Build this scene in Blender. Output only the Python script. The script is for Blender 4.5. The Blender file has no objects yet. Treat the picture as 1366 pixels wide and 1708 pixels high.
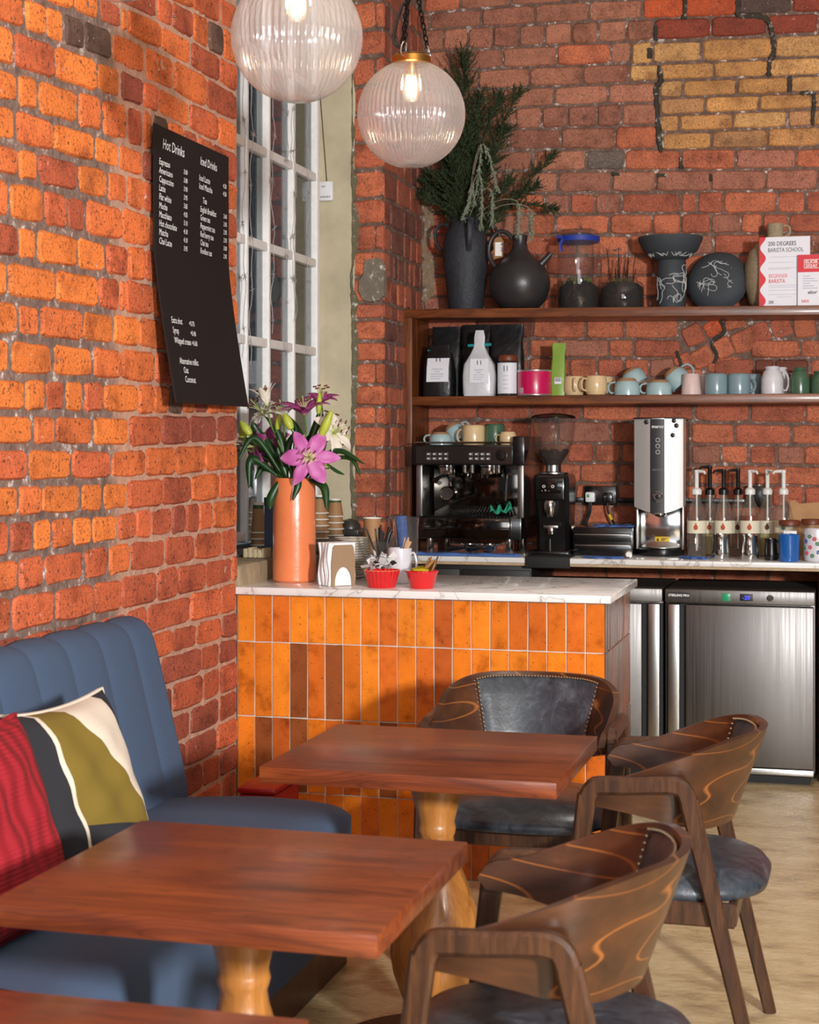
import bpy, bmesh, math, random
from mathutils import Vector, Matrix, Euler
random.seed(7)
PI = math.pi
SC = bpy.context.scene
COL = SC.collection

# ------------------------------------------------------------------ camera, world, lights, exposure
CAM_H, FPX, HOR, CX, TH = 1.45, 2700.0, 742.0, 683.0, math.radians(15.27)
cam_data = bpy.data.cameras.new('camera')
cam_data.sensor_fit = 'HORIZONTAL'
cam_data.sensor_width = 36.0
cam_data.lens = FPX / 1366.0 * 36.0
cam_data.shift_y = -(854.0 - HOR) / 1366.0
cam_data.clip_start = 0.05
cam = bpy.data.objects.new('camera', cam_data)
COL.objects.link(cam)
cam.location = (0, 0, CAM_H)
cam.rotation_euler = (PI / 2, 0, TH)
cam_data.dof.use_dof = True
cam_data.dof.focus_distance = 5.6
cam_data.dof.aperture_fstop = 9.0
SC.camera = cam

world = bpy.data.worlds.new('world')
SC.world = world
world.use_nodes = True
bg = world.node_tree.nodes['Background']
bg.inputs[0].default_value = (0.82, 0.86, 0.95, 1)
bg.inputs[1].default_value = 0.10

def area(name, loc, target, sx, sy, power, color):
    l = bpy.data.lights.new(name, 'AREA')
    l.shape = 'RECTANGLE'; l.size = sx; l.size_y = sy; l.energy = power; l.color = color
    o = bpy.data.objects.new(name, l); COL.objects.link(o)
    o.location = loc
    o.rotation_euler = (Vector(target) - Vector(loc)).to_track_quat('-Z', 'Y').to_euler()
    return o
# the photographer's lamp, behind the camera to the right
area('key_lamp', (2.05, -0.2, 1.90), (-1.3, 5.2, 1.15), 0.30, 0.30, 330, (1.0, 0.985, 0.965))
# soft fill light added behind the camera, for windows mirrored in the globes
area('room_fill_light', (1.2, -3.5, 2.3), (-0.8, 5.0, 1.0), 3.2, 2.2, 120, (0.92, 0.96, 1.0))
# spot added overhead to brighten the floor of the service side
def spot(name, loc, target, power, color, ang=70, rad=0.05):
    l = bpy.data.lights.new(name, 'SPOT'); l.energy = power; l.color = color
    l.spot_size = math.radians(ang); l.spot_blend = 0.6; l.shadow_soft_size = rad
    o = bpy.data.objects.new(name, l); COL.objects.link(o); o.location = loc
    o.rotation_euler = (Vector(target) - Vector(loc)).to_track_quat('-Z', 'Y').to_euler()
spot('added_floor_spot', (0.05, 5.5, 3.75), (-0.1, 5.4, 0), 120, (1.0, 0.96, 0.9), 58, 0.12)

SC.view_settings.view_transform = 'Standard'
SC.view_settings.look = 'None'
SC.view_settings.gamma = 1.0
SC.view_settings.use_curve_mapping = False
SC.view_settings.exposure = 0.28

# ------------------------------------------------------------------ pixel rays -> points in the room
FW = Vector((-math.sin(TH), math.cos(TH), 0)); RT = Vector((math.cos(TH), math.sin(TH), 0))
def ray(u, v):
    return FW + RT * ((u - CX) / FPX) + Vector((0, 0, (HOR - v) / FPX))
def onY(u, v, Y):
    d = ray(u, v); k = Y / d.y
    return Vector((d.x * k, Y, CAM_H + d.z * k))
def onX(u, v, X):
    d = ray(u, v); k = X / d.x
    return Vector((X, d.y * k, CAM_H + d.z * k))
def onZ(u, v, Z):
    d = ray(u, v); k = (Z - CAM_H) / d.z
    return Vector((d.x * k, d.y * k, Z))
def xx(u, Y): return onY(u, HOR, Y).x
def zz(u, v, Y): return onY(u, v, Y).z
def sc(u, Y):
    """metres per pixel at column u on the plane of depth Y"""
    p = onY(u, HOR, Y); return (p.x * FW.x + p.y * FW.y) / FPX

# ------------------------------------------------------------------ materials
def lin(c):
    c = c / 255.0
    return c / 12.92 if c <= 0.04045 else ((c + 0.055) / 1.055) ** 2.4
def C(r, g, b): return (lin(r), lin(g), lin(b), 1.0)
MATS = {}
def newmat(name):
    m = bpy.data.materials.new(name); m.use_nodes = True
    nt = m.node_tree
    return m, nt, nt.nodes['Principled BSDF']
def node(nt, typ, **kw):
    n = nt.nodes.new(typ)
    for k, v in kw.items():
        if k.startswith('i_'): n.inputs[k[2:].replace('_', ' ')].default_value = v
        else: setattr(n, k, v)
    return n
def ramp(nt, fac, stops):
    r = nt.nodes.new('ShaderNodeValToRGB')
    el = r.color_ramp.elements
    while len(el) < len(stops): el.new(0.5)
    for e, (p, c) in zip(el, stops): e.position = p; e.color = c
    nt.links.new(fac, r.inputs[0]); return r
def mixc(nt, fac, a, b, mode='MIX'):
    m = nt.nodes.new('ShaderNodeMix'); m.data_type = 'RGBA'; m.blend_type = mode
    for s, v in ((0, fac), (6, a), (7, b)):
        if isinstance(v, (int, float)): m.inputs[s].default_value = v
        elif isinstance(v, tuple): m.inputs[s].default_value = v
        else: nt.links.new(v, m.inputs[s])
    return m.outputs[2]
def bump(nt, bs, h, strength, dist=0.01):
    b = nt.nodes.new('ShaderNodeBump'); b.inputs['Strength'].default_value = strength; b.inputs['Distance'].default_value = dist
    nt.links.new(h, b.inputs['Height']); nt.links.new(b.outputs[0], bs.inputs['Normal'])
def scl(c, k): return (min(c[0] * k, 1), min(c[1] * k, 1), min(c[2] * k, 1), 1)
def M(name, col, rough=0.5, metal=0.0, var=0.0, vs=8.0, bmp=0.0, bs=60.0, coat=0.0, objcol=False, emit=None, es=1.0, spec=0.5, aniso=0.0):
    if name in MATS: return MATS[name]
    m, nt, p = newmat(name)
    p.inputs['Roughness'].default_value = rough; p.inputs['Metallic'].default_value = metal
    p.inputs['Coat Weight'].default_value = coat; p.inputs['Coat Roughness'].default_value = 0.08
    p.inputs['Specular IOR Level'].default_value = spec
    tc = node(nt, 'ShaderNodeTexCoord')
    base = None
    if objcol:
        base = node(nt, 'ShaderNodeObjectInfo').outputs['Color']
    if var > 0:
        n = node(nt, 'ShaderNodeTexNoise', i_Scale=vs, i_Detail=6.0, i_Roughness=0.6)
        nt.links.new(tc.outputs['Object'], n.inputs['Vector'])
        r = ramp(nt, n.outputs['Fac'], [(0.3, (1 - var,) * 3 + (1,)), (0.7, (1 + var,) * 3 + (1,))])
        base = mixc(nt, 1.0, base if base is not None else col, r.outputs[0], 'MULTIPLY')
    if base is not None: nt.links.new(base, p.inputs['Base Color'])
    else: p.inputs['Base Color'].default_value = col
    if bmp > 0:
        n2 = node(nt, 'ShaderNodeTexNoise', i_Scale=bs, i_Detail=5.0)
        nt.links.new(tc.outputs['Object'], n2.inputs['Vector'])
        bump(nt, p, n2.outputs['Fac'], bmp)
    if emit: p.inputs['Emission Color'].default_value = emit; p.inputs['Emission Strength'].default_value = es
    MATS[name] = m; return m
def wood(name, dark, mid, light, scale=(1.5, 16, 16), rough=0.35, coat=0.3, pores=0.35, dist=1.2, line=None, rings=26.0, lw=.2):
    if name in MATS: return MATS[name]
    m, nt, p = newmat(name)
    tc = node(nt, 'ShaderNodeTexCoord'); mp = node(nt, 'ShaderNodeMapping'); mp.inputs['Scale'].default_value = scale
    nt.links.new(tc.outputs['Object'], mp.inputs['Vector'])
    n = node(nt, 'ShaderNodeTexNoise', i_Scale=1.0, i_Detail=6.0, i_Roughness=0.6, i_Distortion=dist)
    nt.links.new(mp.outputs[0], n.inputs['Vector'])
    r = ramp(nt, n.outputs['Fac'], [(0.28, dark), (0.5, mid), (0.72, light)])
    # growth rings: contour lines of a broad noise
    n3 = node(nt, 'ShaderNodeTexNoise', i_Scale=0.33, i_Detail=2.0, i_Distortion=0.4)
    nt.links.new(mp.outputs[0], n3.inputs['Vector'])
    mul = node(nt, 'ShaderNodeMath', operation='MULTIPLY'); mul.inputs[1].default_value = rings
    nt.links.new(n3.outputs['Fac'], mul.inputs[0])
    fr = node(nt, 'ShaderNodeMath', operation='FRACT'); nt.links.new(mul.outputs[0], fr.inputs[0])
    rr = ramp(nt, fr.outputs[0], [(0.0, (0, 0, 0, 1)), (1 - lw, (0, 0, 0, 1)), (1 - lw * .45, (1, 1, 1, 1)), (1.0, (0, 0, 0, 1))])
    fac = node(nt, 'ShaderNodeMath', operation='MULTIPLY'); fac.inputs[1].default_value = pores
    nt.links.new(rr.outputs[0], fac.inputs[0])
    c = mixc(nt, fac.outputs[0], r.outputs[0], line if line else scl(dark, 0.6))
    nt.links.new(c, p.inputs['Base Color'])
    n2 = node(nt, 'ShaderNodeTexNoise', i_Scale=9.0, i_Detail=4.0)
    nt.links.new(mp.outputs[0], n2.inputs['Vector'])
    bump(nt, p, n2.outputs['Fac'], 0.12, 0.004)
    p.inputs['Roughness'].default_value = rough; p.inputs['Coat Weight'].default_value = coat; p.inputs['Coat Roughness'].default_value = 0.15
    MATS[name] = m; return m
def schlick(nt, gain, f0):
    lw = node(nt, 'ShaderNodeLayerWeight'); lw.inputs['Blend'].default_value = 0.5
    pw = node(nt, 'ShaderNodeMath', operation='POWER'); pw.inputs[1].default_value = 4.0; nt.links.new(lw.outputs['Facing'], pw.inputs[0])
    g = node(nt, 'ShaderNodeMath', operation='MULTIPLY_ADD', use_clamp=True); g.inputs[1].default_value = gain * .8; g.inputs[2].default_value = f0 * gain
    nt.links.new(pw.outputs[0], g.inputs[0]); return g
def clear(name, tint=(1, 1, 1, 1), rough=0.03, body=0.0, body_col=(0.8, 0.8, 0.8, 1), ior=1.45, gain=1.0):
    """thin clear glass or plastic: see-through, Fresnel reflection, a little cloudy body"""
    if name in MATS: return MATS[name]
    m = bpy.data.materials.new(name); m.use_nodes = True; nt = m.node_tree
    nt.nodes.remove(nt.nodes['Principled BSDF']); out = nt.nodes['Material Output']
    tr = node(nt, 'ShaderNodeBsdfTransparent'); tr.inputs[0].default_value = tint
    gl = node(nt, 'ShaderNodeBsdfGlossy'); gl.inputs['Roughness'].default_value = rough
    g = schlick(nt, gain, .04)
    df = node(nt, 'ShaderNodeBsdfDiffuse'); df.inputs[0].default_value = body_col
    tl = node(nt, 'ShaderNodeBsdfTranslucent'); tl.inputs[0].default_value = body_col
    ad = node(nt, 'ShaderNodeMixShader'); ad.inputs[0].default_value = 0.5
    nt.links.new(df.outputs[0], ad.inputs[1]); nt.links.new(tl.outputs[0], ad.inputs[2])
    m1 = node(nt, 'ShaderNodeMixShader'); m1.inputs[0].default_value = body
    nt.links.new(tr.outputs[0], m1.inputs[1]); nt.links.new(ad.outputs[0], m1.inputs[2])
    m2 = node(nt, 'ShaderNodeMixShader'); nt.links.new(g.outputs[0], m2.inputs[0])
    nt.links.new(m1.outputs[0], m2.inputs[1]); nt.links.new(gl.outputs[0], m2.inputs[2])
    nt.links.new(m2.outputs[0], out.inputs['Surface'])
    MATS[name] = m; return m

# ------------------------------------------------------------------ mesh collector
class MB:
    def __init__(s): s.v = []; s.f = []
    def add(s, vs, fs, mat=None):
        k = len(s.v)
        s.v += [tuple(mat @ Vector(p)) if mat else tuple(p) for p in vs]
        s.f += [tuple(i + k for i in f) for f in fs]; return s
    def box(s, x0, x1, y0, y1, z0, z1, mat=None):
        return s.add([(x0, y0, z0), (x1, y0, z0), (x1, y1, z0), (x0, y1, z0), (x0, y0, z1), (x1, y0, z1), (x1, y1, z1), (x0, y1, z1)],
                     [(0, 3, 2, 1), (4, 5, 6, 7), (0, 1, 5, 4), (1, 2, 6, 5), (2, 3, 7, 6), (3, 0, 4, 7)], mat)
    def rbox(s, x0, x1, y0, y1, z0, z1, b=0.004, seg=2, mat=None):
        bm = bmesh.new()
        bmesh.ops.create_cube(bm, size=1.0)
        for v in bm.verts:
            v.co = Vector(((x0 + x1) / 2 + v.co.x * (x1 - x0), (y0 + y1) / 2 + v.co.y * (y1 - y0), (z0 + z1) / 2 + v.co.z * (z1 - z0)))
        bmesh.ops.bevel(bm, geom=bm.edges[:], offset=b, segments=seg, profile=0.5, affect='EDGES')
        bm.verts.index_update()
        s.add([v.co[:] for v in bm.verts], [tuple(v.index for v in f.verts) for f in bm.faces], mat)
        bm.free(); return s
    def lathe(s, prof, n=32, c=(0, 0, 0), mat=None, rib=0, ribd=0.0):
        vs = []; fs = []
        for j, (r, z) in enumerate(prof):
            for i in range(n):
                a = 2 * PI * i / n
                rr = r * (1 + ribd * math.cos(rib * a)) if rib else r
                vs.append((c[0] + rr * math.cos(a), c[1] + rr * math.sin(a), c[2] + z))
        for j in range(len(prof) - 1):
            for i in range(n):
                k = (i + 1) % n
                fs.append((j * n + i, j * n + k, (j + 1) * n + k, (j + 1) * n + i))
        if prof[0][0] > 1e-5: fs.append(tuple(range(n))[::-1])
        if prof[-1][0] > 1e-5: fs.append(tuple((len(prof) - 1) * n + i for i in range(n)))
        return s.add(vs, fs, mat)
    def tube(s, pts, r, n=8, closed=False, flat=None, cap=True, up=None, mat=None):
        """sweep; r number or list; flat=(a,b) scales the section along its two axes"""
        pts = [Vector(p) for p in pts]; N = len(pts)
        rs = r if isinstance(r, (list, tuple)) else [r] * N
        vs = []; fs = []
        ref = Vector(up) if up else None
        for i, p in enumerate(pts):
            t = (pts[(i + 1) % N] - pts[i - 1]) if closed else (pts[min(i + 1, N - 1)] - pts[max(i - 1, 0)])
            t.normalize()
            if ref is None:
                ref = Vector((0, 0, 1)) if abs(t.z) < 0.9 else Vector((1, 0, 0))
            a = ref - t * ref.dot(t)
            if a.length < 1e-6: a = t.orthogonal()
            a.normalize(); b = t.cross(a)
            if not up: ref = a
            for k in range(n):
                an = 2 * PI * k / n
                fa, fb = flat if flat else (1, 1)
                vs.append(p + a * (math.cos(an) * rs[i] * fa) + b * (math.sin(an) * rs[i] * fb))
        M_ = N if closed else N - 1
        for i in range(M_):
            j = (i + 1) % N
            for k in range(n):
                l = (k + 1) % n
                fs.append((i * n + k, i * n + l, j * n + l, j * n + k))
        if not closed and cap:
            fs.append(tuple(range(n))[::-1]); fs.append(tuple((N - 1) * n + k for k in range(n)))
        return s.add(vs, fs, mat)
    def bar(s, pts, wa, wb, up, mat=None, taper=None):
        """rectangular section swept along pts: wa along up, wb across"""
        pts = [Vector(p) for p in pts]; N = len(pts); vs = []; fs = []
        for i, p in enumerate(pts):
            t = (pts[min(i + 1, N - 1)] - pts[max(i - 1, 0)]).normalized()
            b = Vector(up).normalized(); b = (b - t * b.dot(t)).normalized(); a = t.cross(b)
            k = taper[i] if taper else 1.0
            ch = 0.22 * min(wa, wb)
            h, w = wb / 2 * k, wa / 2
            for (x, y) in ((h - ch, w), (h, w - ch), (h, -w + ch), (h - ch, -w), (-h + ch, -w), (-h, -w + ch), (-h, w - ch), (-h + ch, w)):
                vs.append(p + a * x + b * y)
        for i in range(N - 1):
            for k in range(8):
                l = (k + 1) % 8
                fs.append((i * 8 + k, i * 8 + l, (i + 1) * 8 + l, (i + 1) * 8 + k))
        fs.append(tuple(range(8))[::-1]); fs.append(tuple((N - 1) * 8 + k for k in range(8)))
        return s.add(vs, fs, mat)
    def grid(s, P, closed_u=False, mat=None):
        """P[i][j] points"""
        R, Q = len(P), len(P[0]); vs = [p for row in P for p in row]; fs = []
        for i in range(R if closed_u else R - 1):
            k = (i + 1) % R
            for j in range(Q - 1): fs.append((i * Q + j, k * Q + j, k * Q + j + 1, i * Q + j + 1))
        return s.add(vs, fs, mat)
    def sphere(s, c, r, n=12, m=8, sx=1, sy=1, sz=1, mat=None):
        prof = [(max(r * math.sin(PI * j / m), 0), -r * math.cos(PI * j / m)) for j in range(m + 1)]
        prof[0] = (0, -r); prof[-1] = (0, r)
        vs = [(c[0], c[1], c[2] - r * sz)]; fs = []
        for j in range(1, m):
            for i in range(n):
                a = 2 * PI * i / n
                vs.append((c[0] + prof[j][0] * math.cos(a) * sx, c[1] + prof[j][0] * math.sin(a) * sy, c[2] + prof[j][1] * sz))
        vs.append((c[0], c[1], c[2] + r * sz)); L = len(vs) - 1
        for i in range(n): fs.append((0, 1 + (i + 1) % n, 1 + i))
        for j in range(m - 2):
            for i in range(n):
                k = (i + 1) % n
                fs.append((1 + j * n + i, 1 + j * n + k, 1 + (j + 1) * n + k, 1 + (j + 1) * n + i))
        for i in range(n): fs.append((L, 1 + (m - 2) * n + i, 1 + (m - 2) * n + (i + 1) % n))
        return s.add(vs, fs, mat)
    def build(s, name, mat, parent=None, smooth=38, loc=None, rot=None):
        me = bpy.data.meshes.new(name); me.from_pydata(s.v, [], s.f); me.update()
        if smooth is not None:
            me.polygons.foreach_set('use_smooth', [True] * len(me.polygons))
            me.set_sharp_from_angle(angle=math.radians(smooth))
        if mat: me.materials.append(mat)
        return link(name, me, parent, loc, rot)
def link(name, me, parent=None, loc=None, rot=None):
    o = bpy.data.objects.new(name, me); COL.objects.link(o)
    if parent: o.parent = parent
    if loc is not None: o.location = loc
    if rot is not None: o.rotation_euler = rot
    return o
def tag(o, label, cat, group=None, kind=None):
    if label: o['label'] = label
    if cat: o['category'] = cat
    if group: o['group'] = group
    if kind: o['kind'] = kind
    return o
def thing(name, label, cat, loc=(0, 0, 0), rz=0.0, group=None, rot=None):
    o = bpy.data.objects.new(name, None); COL.objects.link(o); o.empty_display_size = 0.1
    o.location = loc; o.rotation_euler = rot if rot else (0, 0, rz)
    return tag(o, label, cat, group)
def struct(o): o['kind'] = 'structure'; return o
def text(name, body, size, mat, parent, org, xd, yd, align='LEFT', shear=0.0, bold=0.0, fn=None, stretch=1.0):
    """flat lettering: org = baseline start, xd / yd unit vectors in the parent's space"""
    cu = bpy.data.curves.new(name, 'FONT'); cu.body = body; cu.size = size; cu.align_x = align; cu.resolution_u = 2; cu.shear = shear; cu.offset = bold
    o = bpy.data.objects.new(name, cu)
    me = bpy.data.meshes.new_from_object(o)
    bpy.data.objects.remove(o); bpy.data.curves.remove(cu)
    xd, yd, org = Vector(xd), Vector(yd), Vector(org)
    for v in me.vertices:
        x, y = v.co.x * stretch, v.co.y
        v.co = fn(x, y) if fn else org + xd * x + yd * y
    me.materials.clear(); me.materials.append(mat); me.name = name
    return link(name, me, parent)
def jit(a): return random.uniform(-a, a)
def smooth01(t): t = max(0, min(1, t)); return t * t * (3 - 2 * t)
def curve_pts(ctrl, n=24):
    """Catmull-Rom through control points"""
    P = [Vector(c) for c in ctrl]; P = [P[0] * 2 - P[1]] + P + [P[-1] * 2 - P[-2]]; out = []
    m = len(P) - 3
    for i in range(n + 1):
        t = i / n * m; k = min(int(t), m - 1); t -= k
        a, b, c, d = P[k:k + 4]
        out.append(0.5 * ((2 * b) + (c - a) * t + (2 * a - 5 * b + 4 * c - d) * t * t + (3 * b - a - 3 * c + d) * t ** 3))
    return out
# ------------------------------------------------------------------ the room
XW, YB, CEIL = -2.0475, 7.75, 3.95      # left wall face, back wall face, ceiling
Y_END, Y_JAMB = 5.25, 7.05              # end of the near left wall, far window jamb
X_WIN = -2.352                           # window plane

def brick_material(name, pits, fleck, grit):
    m, nt, p = newmat(name)
    oi = node(nt, 'ShaderNodeObjectInfo'); ge = node(nt, 'ShaderNodeNewGeometry')
    add = node(nt, 'ShaderNodeVectorMath', operation='ADD'); nt.links.new(ge.outputs['Position'], add.inputs[0])
    sh = node(nt, 'ShaderNodeVectorMath', operation='SCALE'); sh.inputs[0].default_value = (3, 5, 7); nt.links.new(oi.outputs['Random'], sh.inputs['Scale'])
    nt.links.new(sh.outputs[0], add.inputs[1])
    n1 = node(nt, 'ShaderNodeTexNoise', i_Scale=9.0, i_Detail=5.0, i_Roughness=0.65); nt.links.new(add.outputs[0], n1.inputs['Vector'])
    r1 = ramp(nt, n1.outputs['Fac'], [(0.28, (0.48, 0.40, 0.36, 1)), (0.5, (1, 1, 1, 1)), (0.75, (1.25, 1.22, 1.14, 1))])
    c = mixc(nt, 1.0, oi.outputs['Color'], r1.outputs[0], 'MULTIPLY')
    n2 = node(nt, 'ShaderNodeTexNoise', i_Scale=95.0, i_Detail=4.0, i_Roughness=0.7); nt.links.new(add.outputs[0], n2.inputs['Vector'])
    r2 = ramp(nt, n2.outputs['Fac'], [(0.35, (1, 1, 1, 1)), (0.44, (0, 0, 0, 1))])
    f2 = node(nt, 'ShaderNodeMath', operation='MULTIPLY'); f2.inputs[1].default_value = pits; nt.links.new(r2.outputs[0], f2.inputs[0])
    c = mixc(nt, f2.outputs[0], c, (0.02, 0.012, 0.009, 1))
    n5 = node(nt, 'ShaderNodeTexNoise', i_Scale=210.0, i_Detail=3.0, i_Roughness=0.8); nt.links.new(add.outputs[0], n5.inputs['Vector'])
    r5 = ramp(nt, n5.outputs['Fac'], [(0.32, (1 - grit,) * 3 + (1,)), (0.68, (1 + grit * .9,) * 3 + (1,))])
    c = mixc(nt, 1.0, c, r5.outputs[0], 'MULTIPLY')
    n3 = node(nt, 'ShaderNodeTexNoise', i_Scale=42.0, i_Detail=6.0, i_Roughness=0.75, i_Distortion=0.6); nt.links.new(add.outputs[0], n3.inputs['Vector'])
    r3 = ramp(nt, n3.outputs['Fac'], [(0.635, (0, 0, 0, 1)), (0.68, (1, 1, 1, 1))])
    f3 = node(nt, 'ShaderNodeMath', operation='MULTIPLY'); f3.inputs[1].default_value = fleck; nt.links.new(r3.outputs[0], f3.inputs[0])
    c = mixc(nt, f3.outputs[0], c, (0.62, 0.52, 0.47, 1))
    n4 = node(nt, 'ShaderNodeTexNoise', i_Scale=5.0, i_Detail=5.0, i_Roughness=0.7); nt.links.new(add.outputs[0], n4.inputs['Vector'])
    r4 = ramp(nt, n4.outputs['Fac'], [(0.66, (0, 0, 0, 1)), (0.76, (0.8, 0.8, 0.8, 1))])
    c = mixc(nt, r4.outputs[0], c, (0.035, 0.022, 0.018, 1))
    nt.links.new(c, p.inputs['Base Color'])
    p.inputs['Roughness'].default_value = 0.78
    bump(nt, p, n2.outputs['Fac'], 0.55, 0.006)
    return m
BRICK = brick_material('old_brick', 0.9, 0.8, .42)
BRICK_B = brick_material('sandy_brick', 0.6, 0.6, .55)
def mortar_material(name, c1, c2, light=None, split=None):
    m, nt, p = newmat(name)
    ge = node(nt, 'ShaderNodeNewGeometry')
    n = node(nt, 'ShaderNodeTexNoise', i_Scale=30.0, i_Detail=8.0, i_Roughness=0.75); nt.links.new(ge.outputs['Position'], n.inputs['Vector'])
    r = ramp(nt, n.outputs['Fac'], [(0.35, c1), (0.57, c2), (0.65, (0.74, 0.67, 0.64, 1))])
    c = r.outputs[0]
    if light:
        r2 = ramp(nt, n.outputs['Fac'], [(0.3, scl(light, 0.6)), (0.62, light)])
        sx = node(nt, 'ShaderNodeSeparateXYZ'); nt.links.new(ge.outputs['Position'], sx.inputs[0])
        mr = node(nt, 'ShaderNodeMapRange'); mr.inputs['From Min'].default_value = split - 0.04; mr.inputs['From Max'].default_value = split + 0.04
        nt.links.new(sx.outputs['Y'], mr.inputs['Value'])
        c = mixc(nt, mr.outputs[0], c, r2.outputs[0])
    nt.links.new(c, p.inputs['Base Color']); p.inputs['Roughness'].default_value = 0.9
    bump(nt, p, n.outputs['Fac'], 0.8, 0.01)
    return m
MORT_L = mortar_material('grey_and_pink_mortar', C(96, 76, 68), C(142, 116, 104), C(205, 160, 136), 4.28)
MORT_B = mortar_material('grey_brown_mortar', C(92, 70, 60), C(128, 102, 90))

def brick_mesh(i, aspect):
    random.seed(100 + i)
    ix, iz = 0.035 / aspect * 2.2, 0.075
    o = []
    for (ax, az, bx, bz) in ((-.5, -.5, .5, -.5), (.5, -.5, .5, .5), (.5, .5, -.5, .5), (-.5, .5, -.5, -.5)):
        for t in (0.1, 0.5, 0.9):
            x, z = ax + (bx - ax) * t, az + (bz - az) * t
            tx, tz = (1, 0) if abs(az - bz) < 1e-6 else (0, 1)
            x += jit(0.018) if tx == 0 else 0; z += jit(0.04) if tz == 0 else 0
            o.append((x, z))
    n = len(o); vs = []
    for (x, z) in o: vs.append((x * (1 - 2 * ix), jit(0.03), z * (1 - 2 * iz)))
    for (x, z) in o: vs.append((x, 0.22, z))
    for (x, z) in o: vs.append((x, 1.0, z))
    fs = [tuple(range(n))]
    for k in range(n):
        l = (k + 1) % n
        fs.append((k, n + k, n + l, l)); fs.append((n + k, 2 * n + k, 2 * n + l, n + l))
    return vs, fs
BR = {}
def brick_var(aspect, mat):
    a = 2.5 if aspect > 1.7 else (1.2 if aspect > 0.85 else 0.6)
    i = random.randrange(6); key = (a, i, mat.name)
    st = random.getstate()
    if key not in BR:
        vs, fs = brick_mesh(i + int(a * 10), a)
        me = bpy.data.meshes.new('brick'); me.from_pydata(vs, [], fs); me.update()
        me.polygons.foreach_set('use_smooth', [True] * len(me.polygons)); me.set_sharp_from_angle(angle=math.radians(50))
        me.materials.append(mat); BR[key] = me
    random.setstate(st)
    return BR[key]
def put_brick(parent, plane, s, z, L, H, rot, col, mat=BRICK, depth=0.03, proud=0.0):
    """plane 'X': on the left wall (s = Y); plane 'Y': on the back wall (s = X)"""
    o = link('brick', brick_var(L / H, mat), parent)
    o.scale = (L, depth, H); o.color = col
    if plane == 'X':
        o.location = (XW + proud, s, z); o.rotation_euler = Euler((0, -rot, PI / 2), 'XYZ')
        o.rotation_euler = (Matrix.Rotation(PI / 2, 3, 'Z') @ Matrix.Rotation(-rot, 3, 'Y')).to_euler()
    else:
        o.location = (s, YB - proud, z); o.rotation_euler = (0, -rot, 0)
    return o
def interp(poly, u):
    if u <= poly[0][0]:
        (a, b), (c, d) = poly[0], poly[1]
    elif u >= poly[-1][0]:
        (a, b), (c, d) = poly[-2], poly[-1]
    else:
        for (a, b), (c, d) in zip(poly, poly[1:]):
            if a <= u <= c: break
    return b + (d - b) * (u - a) / (c - a)
def lay_row(parent, plane, top, bot, joints, u0, u1, step, pal, gap, mat=BRICK, pal_fn=None):
    js = sorted(j for j in joints if u0 < j < u1)
    full = [u0]
    for j in js + [u1]:
        while j - full[-1] > step * 1.45: full.append(full[-1] + step)
        full.append(j)
    for a, b in zip(full, full[1:]):
        if b - a < 6: continue
        w = (lambda u, v: (onX(u, v, XW).y, onX(u, v, XW).z)) if plane == 'X' else (lambda u, v: (onY(u, v, YB).x, onY(u, v, YB).z))
        q = [w(a, interp(top, a)), w(b, interp(top, b)), w(b, interp(bot, b)), w(a, interp(bot, a))]
        s = sum(p[0] for p in q) / 4; z = sum(p[1] for p in q) / 4
        L = q[1][0] - q[0][0]; H = ((q[0][1] - q[3][1]) + (q[1][1] - q[2][1])) / 2
        rot = math.atan2((q[1][1] - q[0][1] + q[2][1] - q[3][1]) / 2, L)
        g = gap((a + b) / 2)
        vmid = (interp(top, (a + b) / 2) + interp(bot, (a + b) / 2)) / 2
        col = pal_fn((a + b) / 2, vmid) if pal_fn else random.choice(pal)
        k = random.uniform(0.86, 1.12)
        put_brick(parent, plane, s, z, L - g, H - g * 1.05, rot, scl(col, k), mat, proud=jit(0.0035))

# ---- left wall
wl = MB().box(XW - 0.45, XW - 0.007, -1.0, Y_END, 0, CEIL).build('wall_left', MORT_L, smooth=None); struct(wl)
OR1, OR2, OR3 = C(226, 122, 54), C(214, 110, 56), C(200, 98, 58)
RD1, RD2, DK = C(178, 86, 56), C(154, 76, 55), C(98, 72, 60)
BEDS = [
 [(280, -62), (394, -38)], [(200, -95), (292, -47), (394, 5)], [(200, -42), (292, 2), (384, 49), (394, 54)],
 [(0, -95), (203, 5), (292, 49), (394, 108)], [(0, -25), (203, 52), (267, 83), (394, 154)],
 [(0, 38), (197, 108), (307, 163), (394, 203)], [(0, 109), (200, 168), (265, 189), (394, 255)],
 [(0, 168), (197, 234), (255, 254), (394, 306)], [(0, 235), (185, 280), (394, 355)], [(0, 292), (197, 341), (252, 355), (394, 403)],
 [(0, 365), (197, 404), (255, 416), (394, 450)], [(0, 429), (190, 462), (255, 472), (394, 498)], [(0, 497), (197, 521), (255, 528), (394, 547)],
 [(0, 561), (200, 579), (261, 585), (394, 597)], [(0, 627), (200, 636), (286, 643), (394, 648)], [(0, 688), (215, 692), (394, 691)],
 [(0, 745), (200, 748), (394, 738)], [(0, 806), (200, 802), (390, 785)], [(0, 868), (190, 855), (390, 832)], [(0, 932), (190, 906), (394, 880)],
 [(0, 994), (180, 965), (394, 926)], [(0, 1064), (200, 1022), (396, 970)], [(0, 1124), (200, 1072), (286, 1049), (400, 1019)],
 [(0, 1182), (289, 1092), (400, 1060)], [(0, 1245), (307, 1135), (396, 1101)], [(0, 1305), (307, 1187), (396, 1148)],
 [(0, 1365), (314, 1234), (396, 1194)], [(0, 1430), (317, 1280), (400, 1237)], [(0, 1490), (347, 1315), (400, 1279)], [(0, 1550), (347, 1362), (400, 1325)]]
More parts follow.
